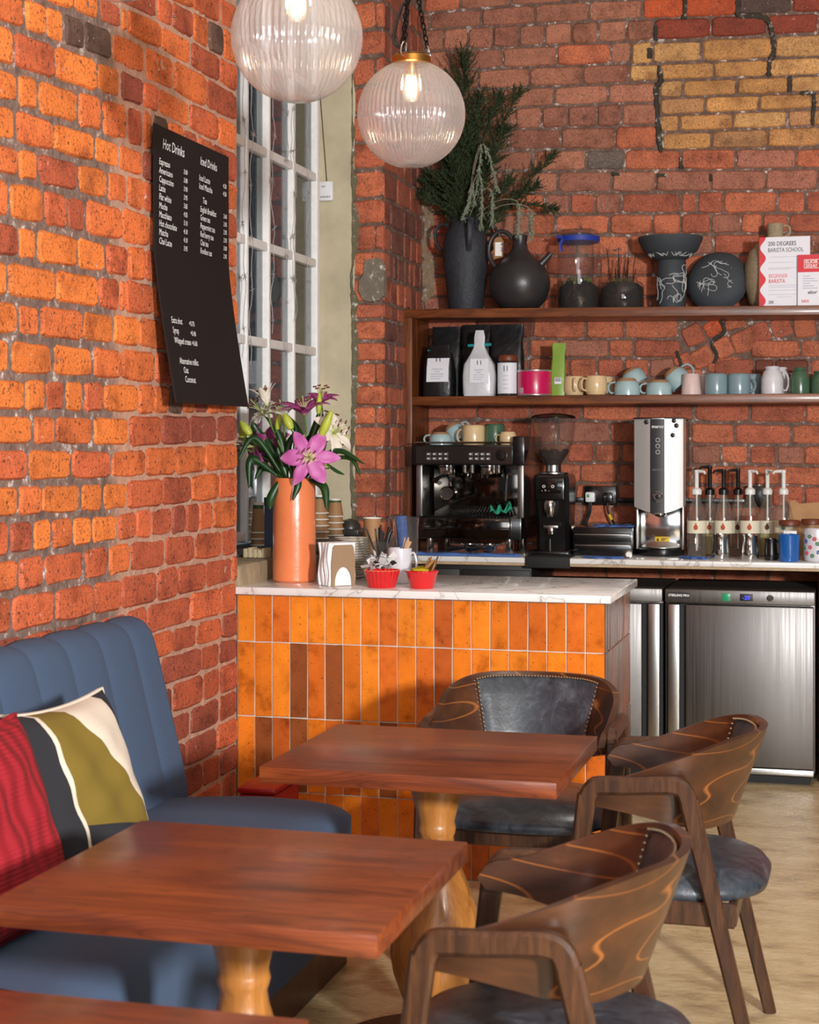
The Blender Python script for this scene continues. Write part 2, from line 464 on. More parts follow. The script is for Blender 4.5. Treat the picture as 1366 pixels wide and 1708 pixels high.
JOINTS = [
 [330], [369], [264, 290, 324, 349, 374], [168, 204, 215, 271, 321, 369], [43, 78, 109, 143, 189, 244, 292, 346],
 [26, 94, 163, 203, 241, 267, 318, 366], [65, 132, 172, 215, 241, 257, 283, 308, 332, 357], [28, 91, 160, 200, 240, 290, 340], [65, 132, 181, 215, 240, 285, 330],
 [18, 75, 114, 145, 206, 252, 300, 345], [63, 131, 178, 215, 244, 290, 335], [15, 95, 165, 201, 211, 257, 310, 360], [69, 140, 191, 235, 285, 335],
 [20, 89, 157, 206, 261, 310, 360], [43, 77, 111, 141, 175, 232, 258, 283, 306, 327, 349, 367], [58, 94, 158, 217, 271, 318, 363],
 [49, 121, 188, 246, 295, 343], [71, 137, 174, 215, 272, 321, 367], [18, 57, 88, 123, 155, 198, 229, 255, 289, 312, 334, 357],
 [74, 143, 183, 220, 277, 327, 372], [21, 94, 158, 205, 264, 298, 344, 389], [41, 95, 137, 170, 215, 246, 320, 369],
 [30, 100, 160, 250, 290, 330, 372], [60, 130, 200, 270, 337, 368], [40, 110, 180, 240, 290, 341, 369], [20, 90, 160, 220, 270, 320, 368],
 [60, 130, 200, 260, 310, 363], [30, 100, 170, 240, 300, 340, 369], [60, 130, 200, 260, 325, 372]]
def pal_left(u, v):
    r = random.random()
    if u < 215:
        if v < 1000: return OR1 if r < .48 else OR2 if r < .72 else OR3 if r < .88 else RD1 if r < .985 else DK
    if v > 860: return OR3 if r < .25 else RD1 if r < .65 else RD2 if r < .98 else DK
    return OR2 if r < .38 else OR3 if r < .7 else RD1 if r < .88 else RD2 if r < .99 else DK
random.seed(11)
starts = {0: 250, 1: 200, 2: 190, 3: 0}
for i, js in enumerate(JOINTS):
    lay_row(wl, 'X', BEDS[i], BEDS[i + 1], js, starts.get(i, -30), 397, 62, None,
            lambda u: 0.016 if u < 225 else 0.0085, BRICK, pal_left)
# bricks of the same wall outside the photograph's frame
def loose_bricks(parent, spots, mat, name='brick_field'):
    b = MB()
    for (p, L, H, plane) in spots:
        vs, fs = brick_mesh(random.randrange(6), 2.5 if L / H > 1.7 else 1.2)
        R = Matrix.Rotation(PI / 2, 4, 'Z') if plane == 'X' else Matrix.Identity(4)
        b.add(vs, fs, Matrix.Translation(p) @ R @ Matrix.Diagonal((L, 0.03, H, 1)))
    o = b.build(name, mat, parent, 50); o['kind'] = 'stuff'; o.color = scl(RD1, 1.1); return o
sp = []
z = 0.05; k = 0
while z < CEIL:
    y = -1.0 + (0.11 if k % 2 else 0)
    while y < onX(-34, 742, XW).y - 0.16:
        sp.append(((XW, y + 0.12, z), 0.225, 0.083, 'X')); y += 0.243
    z += 0.098; k += 1
loose_bricks(wl, sp, BRICK)
# stone and cement end of the near wall
def cement(name, c): return mortar_material(name, scl(c, 0.75), c)
CEM = cement('grey_cement', C(128, 118, 104))

def relief(name, mat, parent, plane, s0, s1, z0, z1, res, seed):
    '''rough mortar bedding: a fine height field just behind the brick faces'''
    from mathutils import noise
    ns, nz = int((s1 - s0) / res), int((z1 - z0) / res); P = []
    for i in range(ns + 1):
        row = []
        for j in range(nz + 1):
            s, z = s0 + (s1 - s0) * i / ns, z0 + (z1 - z0) * j / nz
            d = -.0072 + .0040 * noise.noise((s * 17 + seed, z * 17, 1)) + .0050 * noise.noise((s * 48, z * 48 + seed, 5))
            d = min(d, .002)
            row.append((XW + d, s, z) if plane == 'X' else (s, YB - d, z))
        P.append(row)
    b = MB(); b.grid(P if plane == 'X' else P)
    if plane != 'X': b.f = [f[::-1] for f in b.f]
    return b.build(name, mat, parent, 180)
relief('mortar_bedding', MORT_L, wl, 'X', onX(-40, 742, XW).y, Y_END - .002, .15, CEIL - .2, .0085, 3.0)
# ---- wall beyond the window: return face, then the wall face up to the corner
wf = MB().box(XW - 0.45, XW - 0.006, Y_JAMB + 0.006, YB + 0.3, 0, CEIL).build('wall_left_far', MORT_B, smooth=None); struct(wf)
random.seed(5)
ret = []
vz = [-42, 2, 48, 94, 143, 190, 236, 283, 331, 375, 418, 462, 505, 533, 569, 604, 642, 677, 710, 748, 786, 826, 866, 903]
X_RET = xx(590, Y_JAMB)
zs = [zz(615, v, Y_JAMB) for v in vz]
for i in range(len(zs) - 1):
    z1, z0 = zs[i], zs[i + 1]
    cuts = [X_RET - 0.01, XW] if i % 2 == 0 or random.random() < .5 else [X_RET - 0.01, X_RET + 0.1, XW]
    for a, b in zip(cuts, cuts[1:]):
        o = link('brick', brick_var((b - a) / (z1 - z0), BRICK_B), wf)
        o.scale = (b - a - 0.004, 0.03, z1 - z0 - 0.014); o.location = ((a + b) / 2 + 0.001, Y_JAMB + jit(0.004), (z0 + z1) / 2)
        o.color = scl(random.choice([C(200, 110, 74), C(190, 102, 70), C(178, 96, 70)]), random.uniform(.9, 1.1))
    y = Y_JAMB + 0.012
    while y < YB - 0.03:
        L = random.choice([0.11, 0.12, 0.225, 0.08])
        if y + L > YB - 0.05: L = YB - 0.005 - y
        o = put_brick(wf, 'X', y + L / 2, (z0 + z1) / 2, L - 0.012, z1 - z0 - 0.013, jit(.01), scl(random.choice([C(180, 98, 70), C(166, 92, 70), C(146, 84, 68), C(126, 78, 66)]), random.uniform(.85, 1.1)), BRICK_B, proud=jit(.003))
        y += L
# grey mortar patch in the return face
b = MB(); outl = [(-.5, -.5), (-.2, -.55), (.25, -.52), (.5, -.4), (.52, 0), (.48, .35), (.3, .52), (-.1, .5), (-.42, .47), (-.5, .1), (-.7, -.02), (-.72, -.3)]
pc = onY(624, 466, Y_JAMB); 
b.add([(pc.x + x * .098, Y_JAMB - 0.012 + jit(.002), pc.z + y * .185) for x, y in outl] + [(pc.x + x * .104, Y_JAMB + .02, pc.z + y * .195) for x, y in outl],
      [tuple(range(12))] + [(i, 12 + i, 12 + (i + 1) % 12, (i + 1) % 12) for i in range(12)])
o = b.build('mortar_patch', CEM, wf, 30)
# plaster reveal of the window, slightly splayed
PLAST = M('pale_plaster', C(186, 176, 150), 0.9, var=0.16, vs=5, bmp=0.35, bs=14)
X_P0 = X_WIN - 0.05
b = MB(); P = []
for i in range(40):
    z = 0.9 + (3.6 - .9) * i / 39
    xr = X_RET + 0.004 + jit(.006)
    P.append([(xr, Y_JAMB - 0.004, z), (X_RET - .02, Y_JAMB - .012, z), (X_P0, Y_JAMB - 0.006, z)])
b.grid(P)
pl = b.build('plaster_reveal', PLAST, wf, 60)
o = MB().box(X_WIN - 0.3, XW, Y_END, Y_JAMB, CEIL - 0.35, CEIL).build('window_lintel', PLAST, wf, None)
# cement edge blobs between plaster and brick
GREENG = cement('greenish_cement', C(112, 106, 82))
b = MB(); P = []; wA = wB = .012
for i in range(180):
    z = 0.95 + i * 0.0145; wA = min(max(wA + jit(.006), .003), .02); wB = min(max(wB + jit(.008), -.004), .028)
    P.append([(X_RET - wA, Y_JAMB - .004, z), (X_RET - wA * .5, Y_JAMB - .017 + jit(.003), z), (X_RET + wB * .5, Y_JAMB - .014 + jit(.003), z), (X_RET + wB, Y_JAMB + .006, z)])
b.grid(P); b.f = [f[::-1] for f in b.f]; b.build('cement_edge', GREENG, wf, 60)

# ---- back wall
wb = MB().box(XW - 0.2, 3.4, YB + 0.006, YB + 0.3, 0, CEIL).build('wall_back', MORT_B, smooth=None); struct(wb)
def bed(v1, v2, v3): return [(715, v1), (974, v2), (1366, v3)]
BB = [bed(-18, -35, -52), bed(20, 1, -14), bed(49, 36, 20), bed(85, 72, 55), bed(119, 108, 93), bed(153, 141, 127), bed(185, 175, 160), bed(217, 212, 200), bed(252, 249, 246),
      bed(285, 285, 281), bed(321, 322, 317), bed(356, 357, 355), bed(391, 392, 388), bed(426, 427, 424), bed(460, 460, 458), bed(495, 495, 494), bed(530, 530, 530),
      bed(564, 565, 566), bed(597, 597, 598), bed(629, 630, 631), bed(666, 667, 668), bed(700, 702, 707), bed(737, 739, 743), bed(770, 772, 777), bed(803, 806, 811), bed(837, 840, 846),
      bed(871, 874, 880), bed(904, 908, 915), bed(938, 942, 950), bed(972, 976, 985)]
BJ = [[766, 852, 940, 1030], [715, 803, 892, 980, 1072, 1141, 1232, 1321], [739, 780, 822, 865, 908, 953, 997, 1045, 1090, 1185, 1278],
      [752, 838, 928, 1018, 1053, 1088], [797, 883, 971, 1050, 1096], [748, 836, 924, 1014, 1095], [859, 903, 946, 995, 1036, 1096], [847, 935, 1026, 1096],
      [888, 978, 1041, 1135, 1227, 1327], [845, 929, 1021, 1094, 1185, 1277], [907, 950, 992, 1036, 1135, 1163, 1206, 1296, 1344], [925, 1017, 1088, 1135, 1185, 1235, 1271, 1314],
      [870, 960, 1050, 1100, 1190, 1280], [910, 1000, 1090, 1180, 1270], [870, 960, 1050, 1140, 1230, 1310], [905, 995, 1085, 1175, 1265],
      [888, 977, 1040, 1132], [930, 1014, 1056, 1136, 1251, 1334], [949, 995, 1040, 1082, 1125, 1190, 1258, 1291, 1350], [900, 990, 1080, 1170, 1260],
      [884, 971, 1064, 1158, 1251, 1343], [930, 1017, 1080, 1152, 1225, 1321], [945, 991, 1036, 1080, 1152, 1201, 1249, 1295, 1341], [967, 1030, 1080, 1156, 1230, 1300], [960, 1030, 1100, 1190, 1286, 1341],
      [971, 1020, 1100, 1190, 1280], [920, 1000, 1090, 1180, 1270], [870, 960, 1050, 1140, 1230], [920, 1010, 1100, 1190, 1280]]
UP, UP2, LW, LW2, DG = C(172, 112, 88), C(160, 102, 82), C(186, 104, 72), C(172, 92, 66), C(104, 92, 84)
def pal_back(u, v):
    r = random.random()
    if v < 20 and u > 1232 and u < 1325: return C(84, 66, 60)
    if u < 1090 and v < 330: return UP if r < .55 else UP2 if r < .85 else LW if r < .95 else DG
    if u > 1090 and v < 70: return C(190, 84, 44) if r < .6 else C(140, 62, 42)
    return LW if r < .5 else LW2 if r < .8 else UP2 if r < .95 else C(118, 62, 46)
random.seed(23)
U_RIGHT = 1440
for i, js in enumerate(BJ):
    hi = U_RIGHT
    if 3 <= i <= 7: hi = {3: 1053, 4: 1050, 5: 1095, 6: 1096, 7: 1096}[i]
    if 16 <= i <= 18: hi = {16: 1132, 17: 1136, 18: 1125}[i]
    lay_row(wb, 'Y', BB[i], BB[i + 1], js, 706, hi, 88, None, lambda u: 0.0085, BRICK_B, pal_back)
# rows right of the leaning group
for i, lo in ((17, 1251), (18, 1190)):
    lay_row(wb, 'Y', BB[i], BB[i + 1], [j for j in BJ[i] if j > lo], lo, U_RIGHT, 88, None, lambda u: 0.0085, BRICK_B, pal_back)
# buff patch with its own thinner courses
BUFF = [C(206, 156, 98), C(196, 142, 84), C(190, 136, 82), C(182, 132, 88)]
def bb(a, b): return [(1050, a), (1366, b)]
BFB = [bb(71, 56), bb(108, 94), bb(136, 125), bb(165, 154), bb(194, 181), bb(223, 210), bb(253, 244)]
BFJ = [[1088, 1170, 1292], [1098, 1190, 1281], [1138, 1229, 1317], [1176, 1266, 1355], [1133, 1222, 1313, 1354], [1187, 1280]]
random.seed(31)
for i, js in enumerate(BFJ):
    lo = [1053, 1050, 1100, 1100, 1100, 1104][i]
    lay_row(wb, 'Y', BFB[i], BFB[i + 1], js, lo, U_RIGHT, 90, BUFF, lambda u: 0.0095, BRICK_B)
# leaning bricks of the old arch
random.seed(41)
for (cx, cy, w, h, rt) in ((1156, 559, 33, 33, -25), (1189, 547, 30, 26, -27), (1140, 604, 30, 28, -30), (1171, 597, 36, 32, -28), (1206, 580, 30, 32, -24), (1226, 540, 34, 18, -14),
                           (1238, 570, 34, 36, -22), (1266, 555, 36, 34, -20), (1303, 546, 34, 32, -16), (1342, 545, 36, 34, -6), (1206, 608, 52, 22, -8), (1150, 622, 40, 12, 0), (1385, 545, 40, 34, 0)):
    p = onY(cx, cy, YB); s_ = sc(cx, YB)
    put_brick(wb, 'Y', p.x, p.z, w * s_, h * s_, math.radians(-rt), scl(random.choice([LW, LW2, C(190, 86, 48)]), random.uniform(.85, 1.1)), BRICK_B, proud=jit(.003))
# bricks outside the frame to the right
sp = []; k = 0; z = 0.05
while z < CEIL:
    x = onY(U_RIGHT + 3, 742, YB).x if z > .72 else -.62
    if k % 2: sp.append(((x + .055, YB, z), .102, .083, 'Y')); x += .12
    while x < 2.4:
        sp.append(((x + 0.12, YB, z), 0.225, 0.083, 'Y')); x += 0.243
    z += 0.098; k += 1
loose_bricks(wb, sp, BRICK_B)
relief('mortar_bedding', MORT_B, wb, 'Y', XW, onY(1440, 742, YB).x, .75, CEIL - .2, .0095, 8.0)
# dark filler in the cracks
def seam(pts, wpx):
    b = MB(); P = [[], []]
    f = curve_pts([(u, v, 0) for u, v in pts], 14 + len(pts) * 6)
    rows = []
    for i, q in enumerate(f):
        t = (f[min(i + 1, len(f) - 1)] - f[max(i - 1, 0)]); t = Vector((t.x, t.y)).normalized(); nx, ny = -t.y, t.x
        w = wpx * random.uniform(.65, 1.25) / 2
        if i in (0, len(f) - 1): w *= .35
        row = []
        for k, dep in ((-1, .004), (-.6, -.009), (.6, -.009), (1, .004)):
            p = onY(q.x + nx * w * k, q.y + ny * w * k, YB); row.append((p.x, YB + dep, p.z))
        rows.append(row)
    b.grid(rows); b.build('dark_seam', DSEAM, wb, 60)
DSEAM = cement('dark_filler', C(66, 60, 50))
random.seed(3)
for pts, w in (([(1142, -8), (1143, 12), (1140, 34)], 9), ([(1231, -4), (1232, 26), (1262, 27), (1280, 34), (1287, 52), (1290, 85), (1284, 104), (1282, 128)], 10),
               ([(1094, 42), (1094, 68)], 9), ([(1083, 80), (1083, 98)], 10), ([(1100, 110), (1102, 136), (1094, 148), (1097, 196), (1099, 226), (1102, 255)], 10),
               ([(1317, 127), (1317, 153)], 9), ([(1335, 156), (1356, 156), (1357, 182), (1355, 210)], 8), ([(1136, 262), (1136, 282)], 8),
               ([(1096, 293), (1112, 292)], 8), ([(1020, 290), (1035, 291)], 7), ([(1185, 290), (1185, 303)], 6),
               ([(1200, 533), (1208, 552), (1192, 566), (1188, 576), (1196, 592), (1190, 606)], 7), ([(1128, 585), (1136, 610), (1132, 628)], 7)):
    seam(pts, w)
# rough cement in the corner beside the shelf
b = MB()
for i in range(60):
    q = onY(random.uniform(706, 722), random.uniform(335, 500), YB)
    b.sphere((q.x, YB, q.z), 1, 7, 5, random.uniform(.01, .03), .008, random.uniform(.01, .035))
b.build('corner_cement', cement('buff_cement', C(150, 128, 104)), wb)

# ---- floor and ceiling
m, nt, p = newmat('polished_screed')
ge = node(nt, 'ShaderNodeNewGeometry'); mp = node(nt, 'ShaderNodeMapping'); mp.inputs['Scale'].default_value = (2.0, 4.0, 1); nt.links.new(ge.outputs['Position'], mp.inputs['Vector'])
n1 = node(nt, 'ShaderNodeTexNoise', i_Scale=2.0, i_Detail=9.0, i_Roughness=0.7); nt.links.new(mp.outputs[0], n1.inputs['Vector'])
r1 = ramp(nt, n1.outputs['Fac'], [(0.3, C(132, 108, 74)), (0.48, C(184, 160, 120)), (0.7, C(204, 186, 150))])
nt.links.new(r1.outputs[0], p.inputs['Base Color'])
n2 = node(nt, 'ShaderNodeTexNoise', i_Scale=14.0, i_Detail=6.0); nt.links.new(mp.outputs[0], n2.inputs['Vector'])
r2 = ramp(nt, n2.outputs['Fac'], [(0.3, (0.2, 0.2, 0.2, 1)), (0.7, (0.46, 0.46, 0.46, 1))]); nt.links.new(r2.outputs[0], p.inputs['Roughness'])
bump(nt, p, n2.outputs['Fac'], 0.25, 0.01)
struct(MB().box(XW - 0.2, 4.5, -4.5, YB + 0.3, -0.12, 0).build('floor', m, smooth=None))
struct(MB().box(XW - 0.45, 4.5, -4.5, YB + 0.3, CEIL, CEIL + 0.15).build('ceiling', M('white_ceiling', C(214, 208, 198), 0.9, bmp=.1), smooth=None))

# ---- window
WHITE = M('white_gloss_paint', C(236, 235, 234), 0.4, var=0.06, vs=30, bmp=0.25, bs=40)
win = bpy.data.objects.new('window_1', None); COL.objects.link(win); struct(win); win.location = (X_WIN, Y_END, 1.0)
def wbar(name, y0, y1, z0, z1, dx=0.045, off=0.0):
    return MB().rbox(off - dx / 2, off + dx / 2, y0 - Y_END, y1 - Y_END, z0 - 1.0, z1 - 1.0, 0.006, 2).build(name, WHITE, win)
YW = lambda u: onX(u, 742, X_WIN).y
RZ = [onX(521, v, X_WIN).z for v in (297, 440, 587)]
dzp = (RZ[0] - RZ[2]) / 2
rails = [RZ[0] + 2 * dzp, RZ[0] + dzp] + RZ + [RZ[2] - dzp, RZ[2] - 2 * dzp]
yl = [YW(402), YW(439), YW(481), YW(521)]
pitch = (yl[3] - yl[0]) / 3
ys = [yl[0] - 3 * pitch, yl[0] - 2 * pitch, yl[0] - pitch] + yl
for i, y in enumerate(ys):
    w = 0.026 if 0 < i < len(ys) - 1 else 0.04
    wbar('mullion' if 0 < i < len(ys) - 1 else 'window_frame', y - w / 2, y + w / 2 , 1.06, CEIL - 0.3, 0.06)
wbar('window_frame', ys[-1] + 0.02, Y_JAMB - 0.004, 1.06, CEIL - .3, 0.05, -0.022)
for z in rails[1:]:
    if z > 1.08: wbar('glazing_bar', ys[0], ys[-1], z - 0.019, z + 0.019, 0.05)
PANE = clear('window_glass', (0.6, 0.63, 0.65, 1), 0.01, 0.0, (0.5, 0.52, 0.55, 1), 1.5, 1.2)
zr = [CEIL - .3] + [z for z in rails[1:] if z > 1.08] + [1.06]
for i in range(len(ys) - 1):
    for a, b_ in zip(zr, zr[1:]):
        MB().box(-0.002, 0.002, ys[i] + .012 - Y_END, ys[i + 1] - .012 - Y_END, b_ + 0.018 - 1, a - 0.018 - 1).build('pane', PANE, win, None)
# outside: a dim yard wall and ground
struct(MB().box(-4.6, -4.4, 4.2, 9.5, -0.2, 4.2).build('exterior_wall', M('yard_wall', C(52, 40, 34), 0.9, var=.5, vs=6, bmp=.5, bs=20), smooth=None))
struct(MB().box(-4.5, XW - .46, 4.2, 9.5, -0.3, -0.12).build('exterior_ground', M('yard_ground', C(40, 38, 36), 0.9, var=.3), smooth=None))
struct(MB().box(-4.5, XW - .46, 4.2, 9.5, 4.2, 4.3).build('exterior_roof', M('yard_roof', C(30, 30, 32), 0.9), smooth=None))
# sill wall under the window and its slate ledge
sw = struct(MB().box(XW - .45, XW - .02, Y_END, Y_JAMB, 0, 1.0).build('wall_under_window', MORT_B, smooth=None))
STONE = M('sandstone', C(150, 132, 104), 0.9, var=.25, vs=14, bmp=.6, bs=30)
MB().rbox(XW - 0.33, XW + 0.005, Y_END + 0.005, 5.62, 0.93, 1.035, 0.012).build('sill_stone', STONE, sw)
SLATE = M('dark_slate', C(64, 62, 60), 0.45, var=.2, bmp=.2)
MB().rbox(XW - 0.36, XW - 0.07, 5.62, Y_JAMB - 0.004, 1.0, 1.045, 0.008).build('sill_slab', SLATE, sw)
# ------------------------------------------------------------------ tiled bar
Z_BAR = 0.9605
XB1 = xx(1009, Y_END)               # right end of the tiled front
YB2 = 5.91
TILE = None
m, nt, p = newmat('glazed_tile')
oi = node(nt, 'ShaderNodeObjectInfo'); ge = node(nt, 'ShaderNodeNewGeometry')
n1 = node(nt, 'ShaderNodeTexNoise', i_Scale=11.0, i_Detail=6.0, i_Roughness=0.65); 
ad = node(nt, 'ShaderNodeVectorMath', operation='ADD'); shv = node(nt, 'ShaderNodeVectorMath', operation='SCALE'); shv.inputs[0].default_value = (9, 4, 6)
nt.links.new(oi.outputs['Random'], shv.inputs['Scale']); nt.links.new(ge.outputs['Position'], ad.inputs[0]); nt.links.new(shv.outputs[0], ad.inputs[1]); nt.links.new(ad.outputs[0], n1.inputs['Vector'])
r1 = ramp(nt, n1.outputs['Fac'], [(0.26, (0.42, 0.32, 0.25, 1)), (0.46, (0.95, 0.95, 0.95, 1)), (0.72, (1.15, 1.18, 1.15, 1))])
c = mixc(nt, 1.0, oi.outputs['Color'], r1.outputs[0], 'MULTIPLY')
n2 = node(nt, 'ShaderNodeTexNoise', i_Scale=130.0, i_Detail=2.0); nt.links.new(ad.outputs[0], n2.inputs['Vector'])
r2 = ramp(nt, n2.outputs['Fac'], [(0.27, (0.8, .8, .8, 1)), (0.32, (0, 0, 0, 1))]); c = mixc(nt, r2.outputs[0], c, (0.05, .015, .005, 1))
nt.links.new(c, p.inputs['Base Color']); p.inputs['Roughness'].default_value = 0.16
bump(nt, p, n1.outputs['Fac'], 0.25, 0.01)
TILE = m
GROUT = M('pale_grout', C(205, 192, 176), 0.9)
bar = thing('tiled_counter', 'bar counter faced with upright glazed orange tiles, below the marble top', 'counter', ((XW + XB1) / 2, Y_END, 0))
cx0 = (XW + XB1) / 2
MB().box(XW - 0.006 - cx0, XB1 - 0.006 - cx0, 0.006, YB2 - Y_END - 0.03, 0, Z_BAR - 0.028).build('carcass', GROUT, bar, None)
tile_meshes = []
for k in range(5):
    random.seed(60 + k); b = MB()
    e = 0.04
    o = [(-.5, -.5), (0, -.5), (.5, -.5), (.5, 0), (.5, .5), (0, .5), (-.5, .5), (-.5, 0)]
    o = [(x + jit(.015), y + jit(.004)) for x, y in o]
    vs = [(x * .93, jit(.15), y * .985) for x, y in o] + [(x, .5, y) for x, y in o] + [(x, 1.2, y) for x, y in o]
    fs = [tuple(range(8))] + [(i, 8 + i, 8 + (i + 1) % 8, (i + 1) % 8) for i in range(8)] + [(8 + i, 16 + i, 16 + (i + 1) % 8, 8 + (i + 1) % 8) for i in range(8)]
    me = bpy.data.meshes.new('tile'); me.from_pydata(vs, [], fs); me.update(); me.materials.append(TILE); tile_meshes.append(me)
random.seed(77)
TC = [C(226, 128, 36), C(222, 120, 34), C(214, 112, 34), C(206, 104, 36), C(186, 92, 38), C(140, 76, 40)]
rows = [(0.0, 0.257), (0.257, 0.5125), (0.5125, 0.77), (0.77, 0.932)]
NC = 20; tw = (XB1 - XW + 0.004) / NC
for i in range(NC):
    for (z0, z1) in rows:
        o = link('tile', random.choice(tile_meshes), bar)
        o.scale = (tw - 0.0042, 0.006, z1 - z0 - 0.0042); o.location = (XW - 0.004 + tw * (i + .5) - cx0, 0.0, (z0 + z1) / 2)
        o.color = scl(random.choices(TC, (5, 5, 5, 4, 3, 1))[0], random.uniform(.88, 1.08))
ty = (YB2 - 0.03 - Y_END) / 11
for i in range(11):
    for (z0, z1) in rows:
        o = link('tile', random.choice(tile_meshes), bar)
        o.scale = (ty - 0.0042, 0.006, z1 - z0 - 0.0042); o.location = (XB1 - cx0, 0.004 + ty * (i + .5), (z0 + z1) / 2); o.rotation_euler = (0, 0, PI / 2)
        o.color = scl(random.choice([C(122, 74, 48), C(106, 64, 44), C(134, 82, 54)]), random.uniform(.85, 1.1))  # end tiles browner than the front: the side's shade put into their colour

def marble(name):
    m, nt, p = newmat(name)
    ge = node(nt, 'ShaderNodeNewGeometry')
    n1 = node(nt, 'ShaderNodeTexNoise', i_Scale=2.6, i_Detail=5.0, i_Distortion=1.6); nt.links.new(ge.outputs['Position'], n1.inputs['Vector'])
    sb = node(nt, 'ShaderNodeMath', operation='SUBTRACT'); sb.inputs[1].default_value = 0.5; nt.links.new(n1.outputs['Fac'], sb.inputs[0])
    ab = node(nt, 'ShaderNodeMath', operation='ABSOLUTE'); nt.links.new(sb.outputs[0], ab.inputs[0])
    r = ramp(nt, ab.outputs[0], [(0.0, C(168, 160, 154)), (0.008, C(216, 213, 210)), (0.04, C(226, 224, 222))])
    nt.links.new(r.outputs[0], p.inputs['Base Color']); p.inputs['Roughness'].default_value = 0.14
    return m
MARB = marble('veined_marble')
XBR = -0.752
b = MB(); b.rbox(XW - 0.003, XBR, Y_END - 0.022, YB2, Z_BAR - 0.026, Z_BAR, 0.003, 2)
tag(b.build('bar_worktop', MARB), 'white veined marble worktop on the orange tiled bar', 'worktop')

# ------------------------------------------------------------------ back counter
Z_CT, Y_CT = 0.943, 7.15
b = MB(); b.rbox(XW + 0.003, -0.12, Y_CT, YB - 0.004, Z_CT - 0.024, Z_CT, 0.003, 2)
o = tag(b.build('service_worktop', MARB), 'long white marble worktop along the back wall under the shelves', 'worktop')
PLY = M('plywood_edge', C(178, 152, 118), 0.6, var=.2, vs=30)
BLACKM = M('black_panel', C(24, 23, 23), 0.5)
MB().box(XW + .004, -.121, Y_CT + .004, YB - .006, Z_CT - .036, Z_CT - .0245).build('plywood_edge', PLY, o, None)
cb = thing('service_cabinet', 'black cabinet below the coffee machine, mostly behind the tiled bar', 'cabinet', (-1.72, 7.4, 0))
MB().rbox(-.325, .325, -.2, .33, 0.08, Z_CT - .038, .004).build('body', BLACKM, cb)
MB().box(-.32, .32, -.15, .3, 0, .08).build('plinth', BLACKM, cb, None)
for s in (-1, 1):
    d = MB().rbox(s * .163 - .158, s * .163 + .158, -.218, -.2, .1, Z_CT - .06, .003).build('door', BLACKM, cb)
    MB().tube([(s * .03, -.24, .6), (s * .03, -.24, .75)], .006, 8).build('handle', M('brushed_steel', C(170, 168, 165), .3, 1), d)
WALNUT = wood('dark_shelf_wood', C(62, 30, 14), C(104, 54, 24), C(140, 78, 36), (3, 26, 26), .4, .15, .5)
tag(MB().rbox(-.135, -.095, Y_CT + .02, YB - .01, 0, Z_CT - .037, .003).build('counter_support', WALNUT), 'dark wooden upright supporting the worktop beside the fridge door', 'support')

# ------------------------------------------------------------------ undercounter fridges
m, nt, p = newmat('stainless')
ge = node(nt, 'ShaderNodeNewGeometry'); mp = node(nt, 'ShaderNodeMapping'); mp.inputs['Scale'].default_value = (160, 160, 2); nt.links.new(ge.outputs['Position'], mp.inputs['Vector'])
n1 = node(nt, 'ShaderNodeTexNoise', i_Scale=1.0, i_Detail=4.0); nt.links.new(mp.outputs[0], n1.inputs['Vector'])
r1 = ramp(nt, n1.outputs['Fac'], [(.3, (.36, .36, .36, 1)), (.7, (.5, .5, .5, 1))]); nt.links.new(r1.outputs[0], p.inputs['Roughness'])
p.inputs['Metallic'].default_value = 1.0; p.inputs['Base Color'].default_value = C(116, 113, 111)
bump(nt, p, n1.outputs['Fac'], .05, .002)
STEEL = m
CHROME = M('polished_steel', C(205, 204, 202), .12, 1.0)
BRSTEEL = M('brushed_steel', C(170, 168, 165), .3, 1)
RUBBER = M('black_rubber', C(14, 14, 14), .6)
PLASW = M('white_print', C(235, 234, 232), .5)
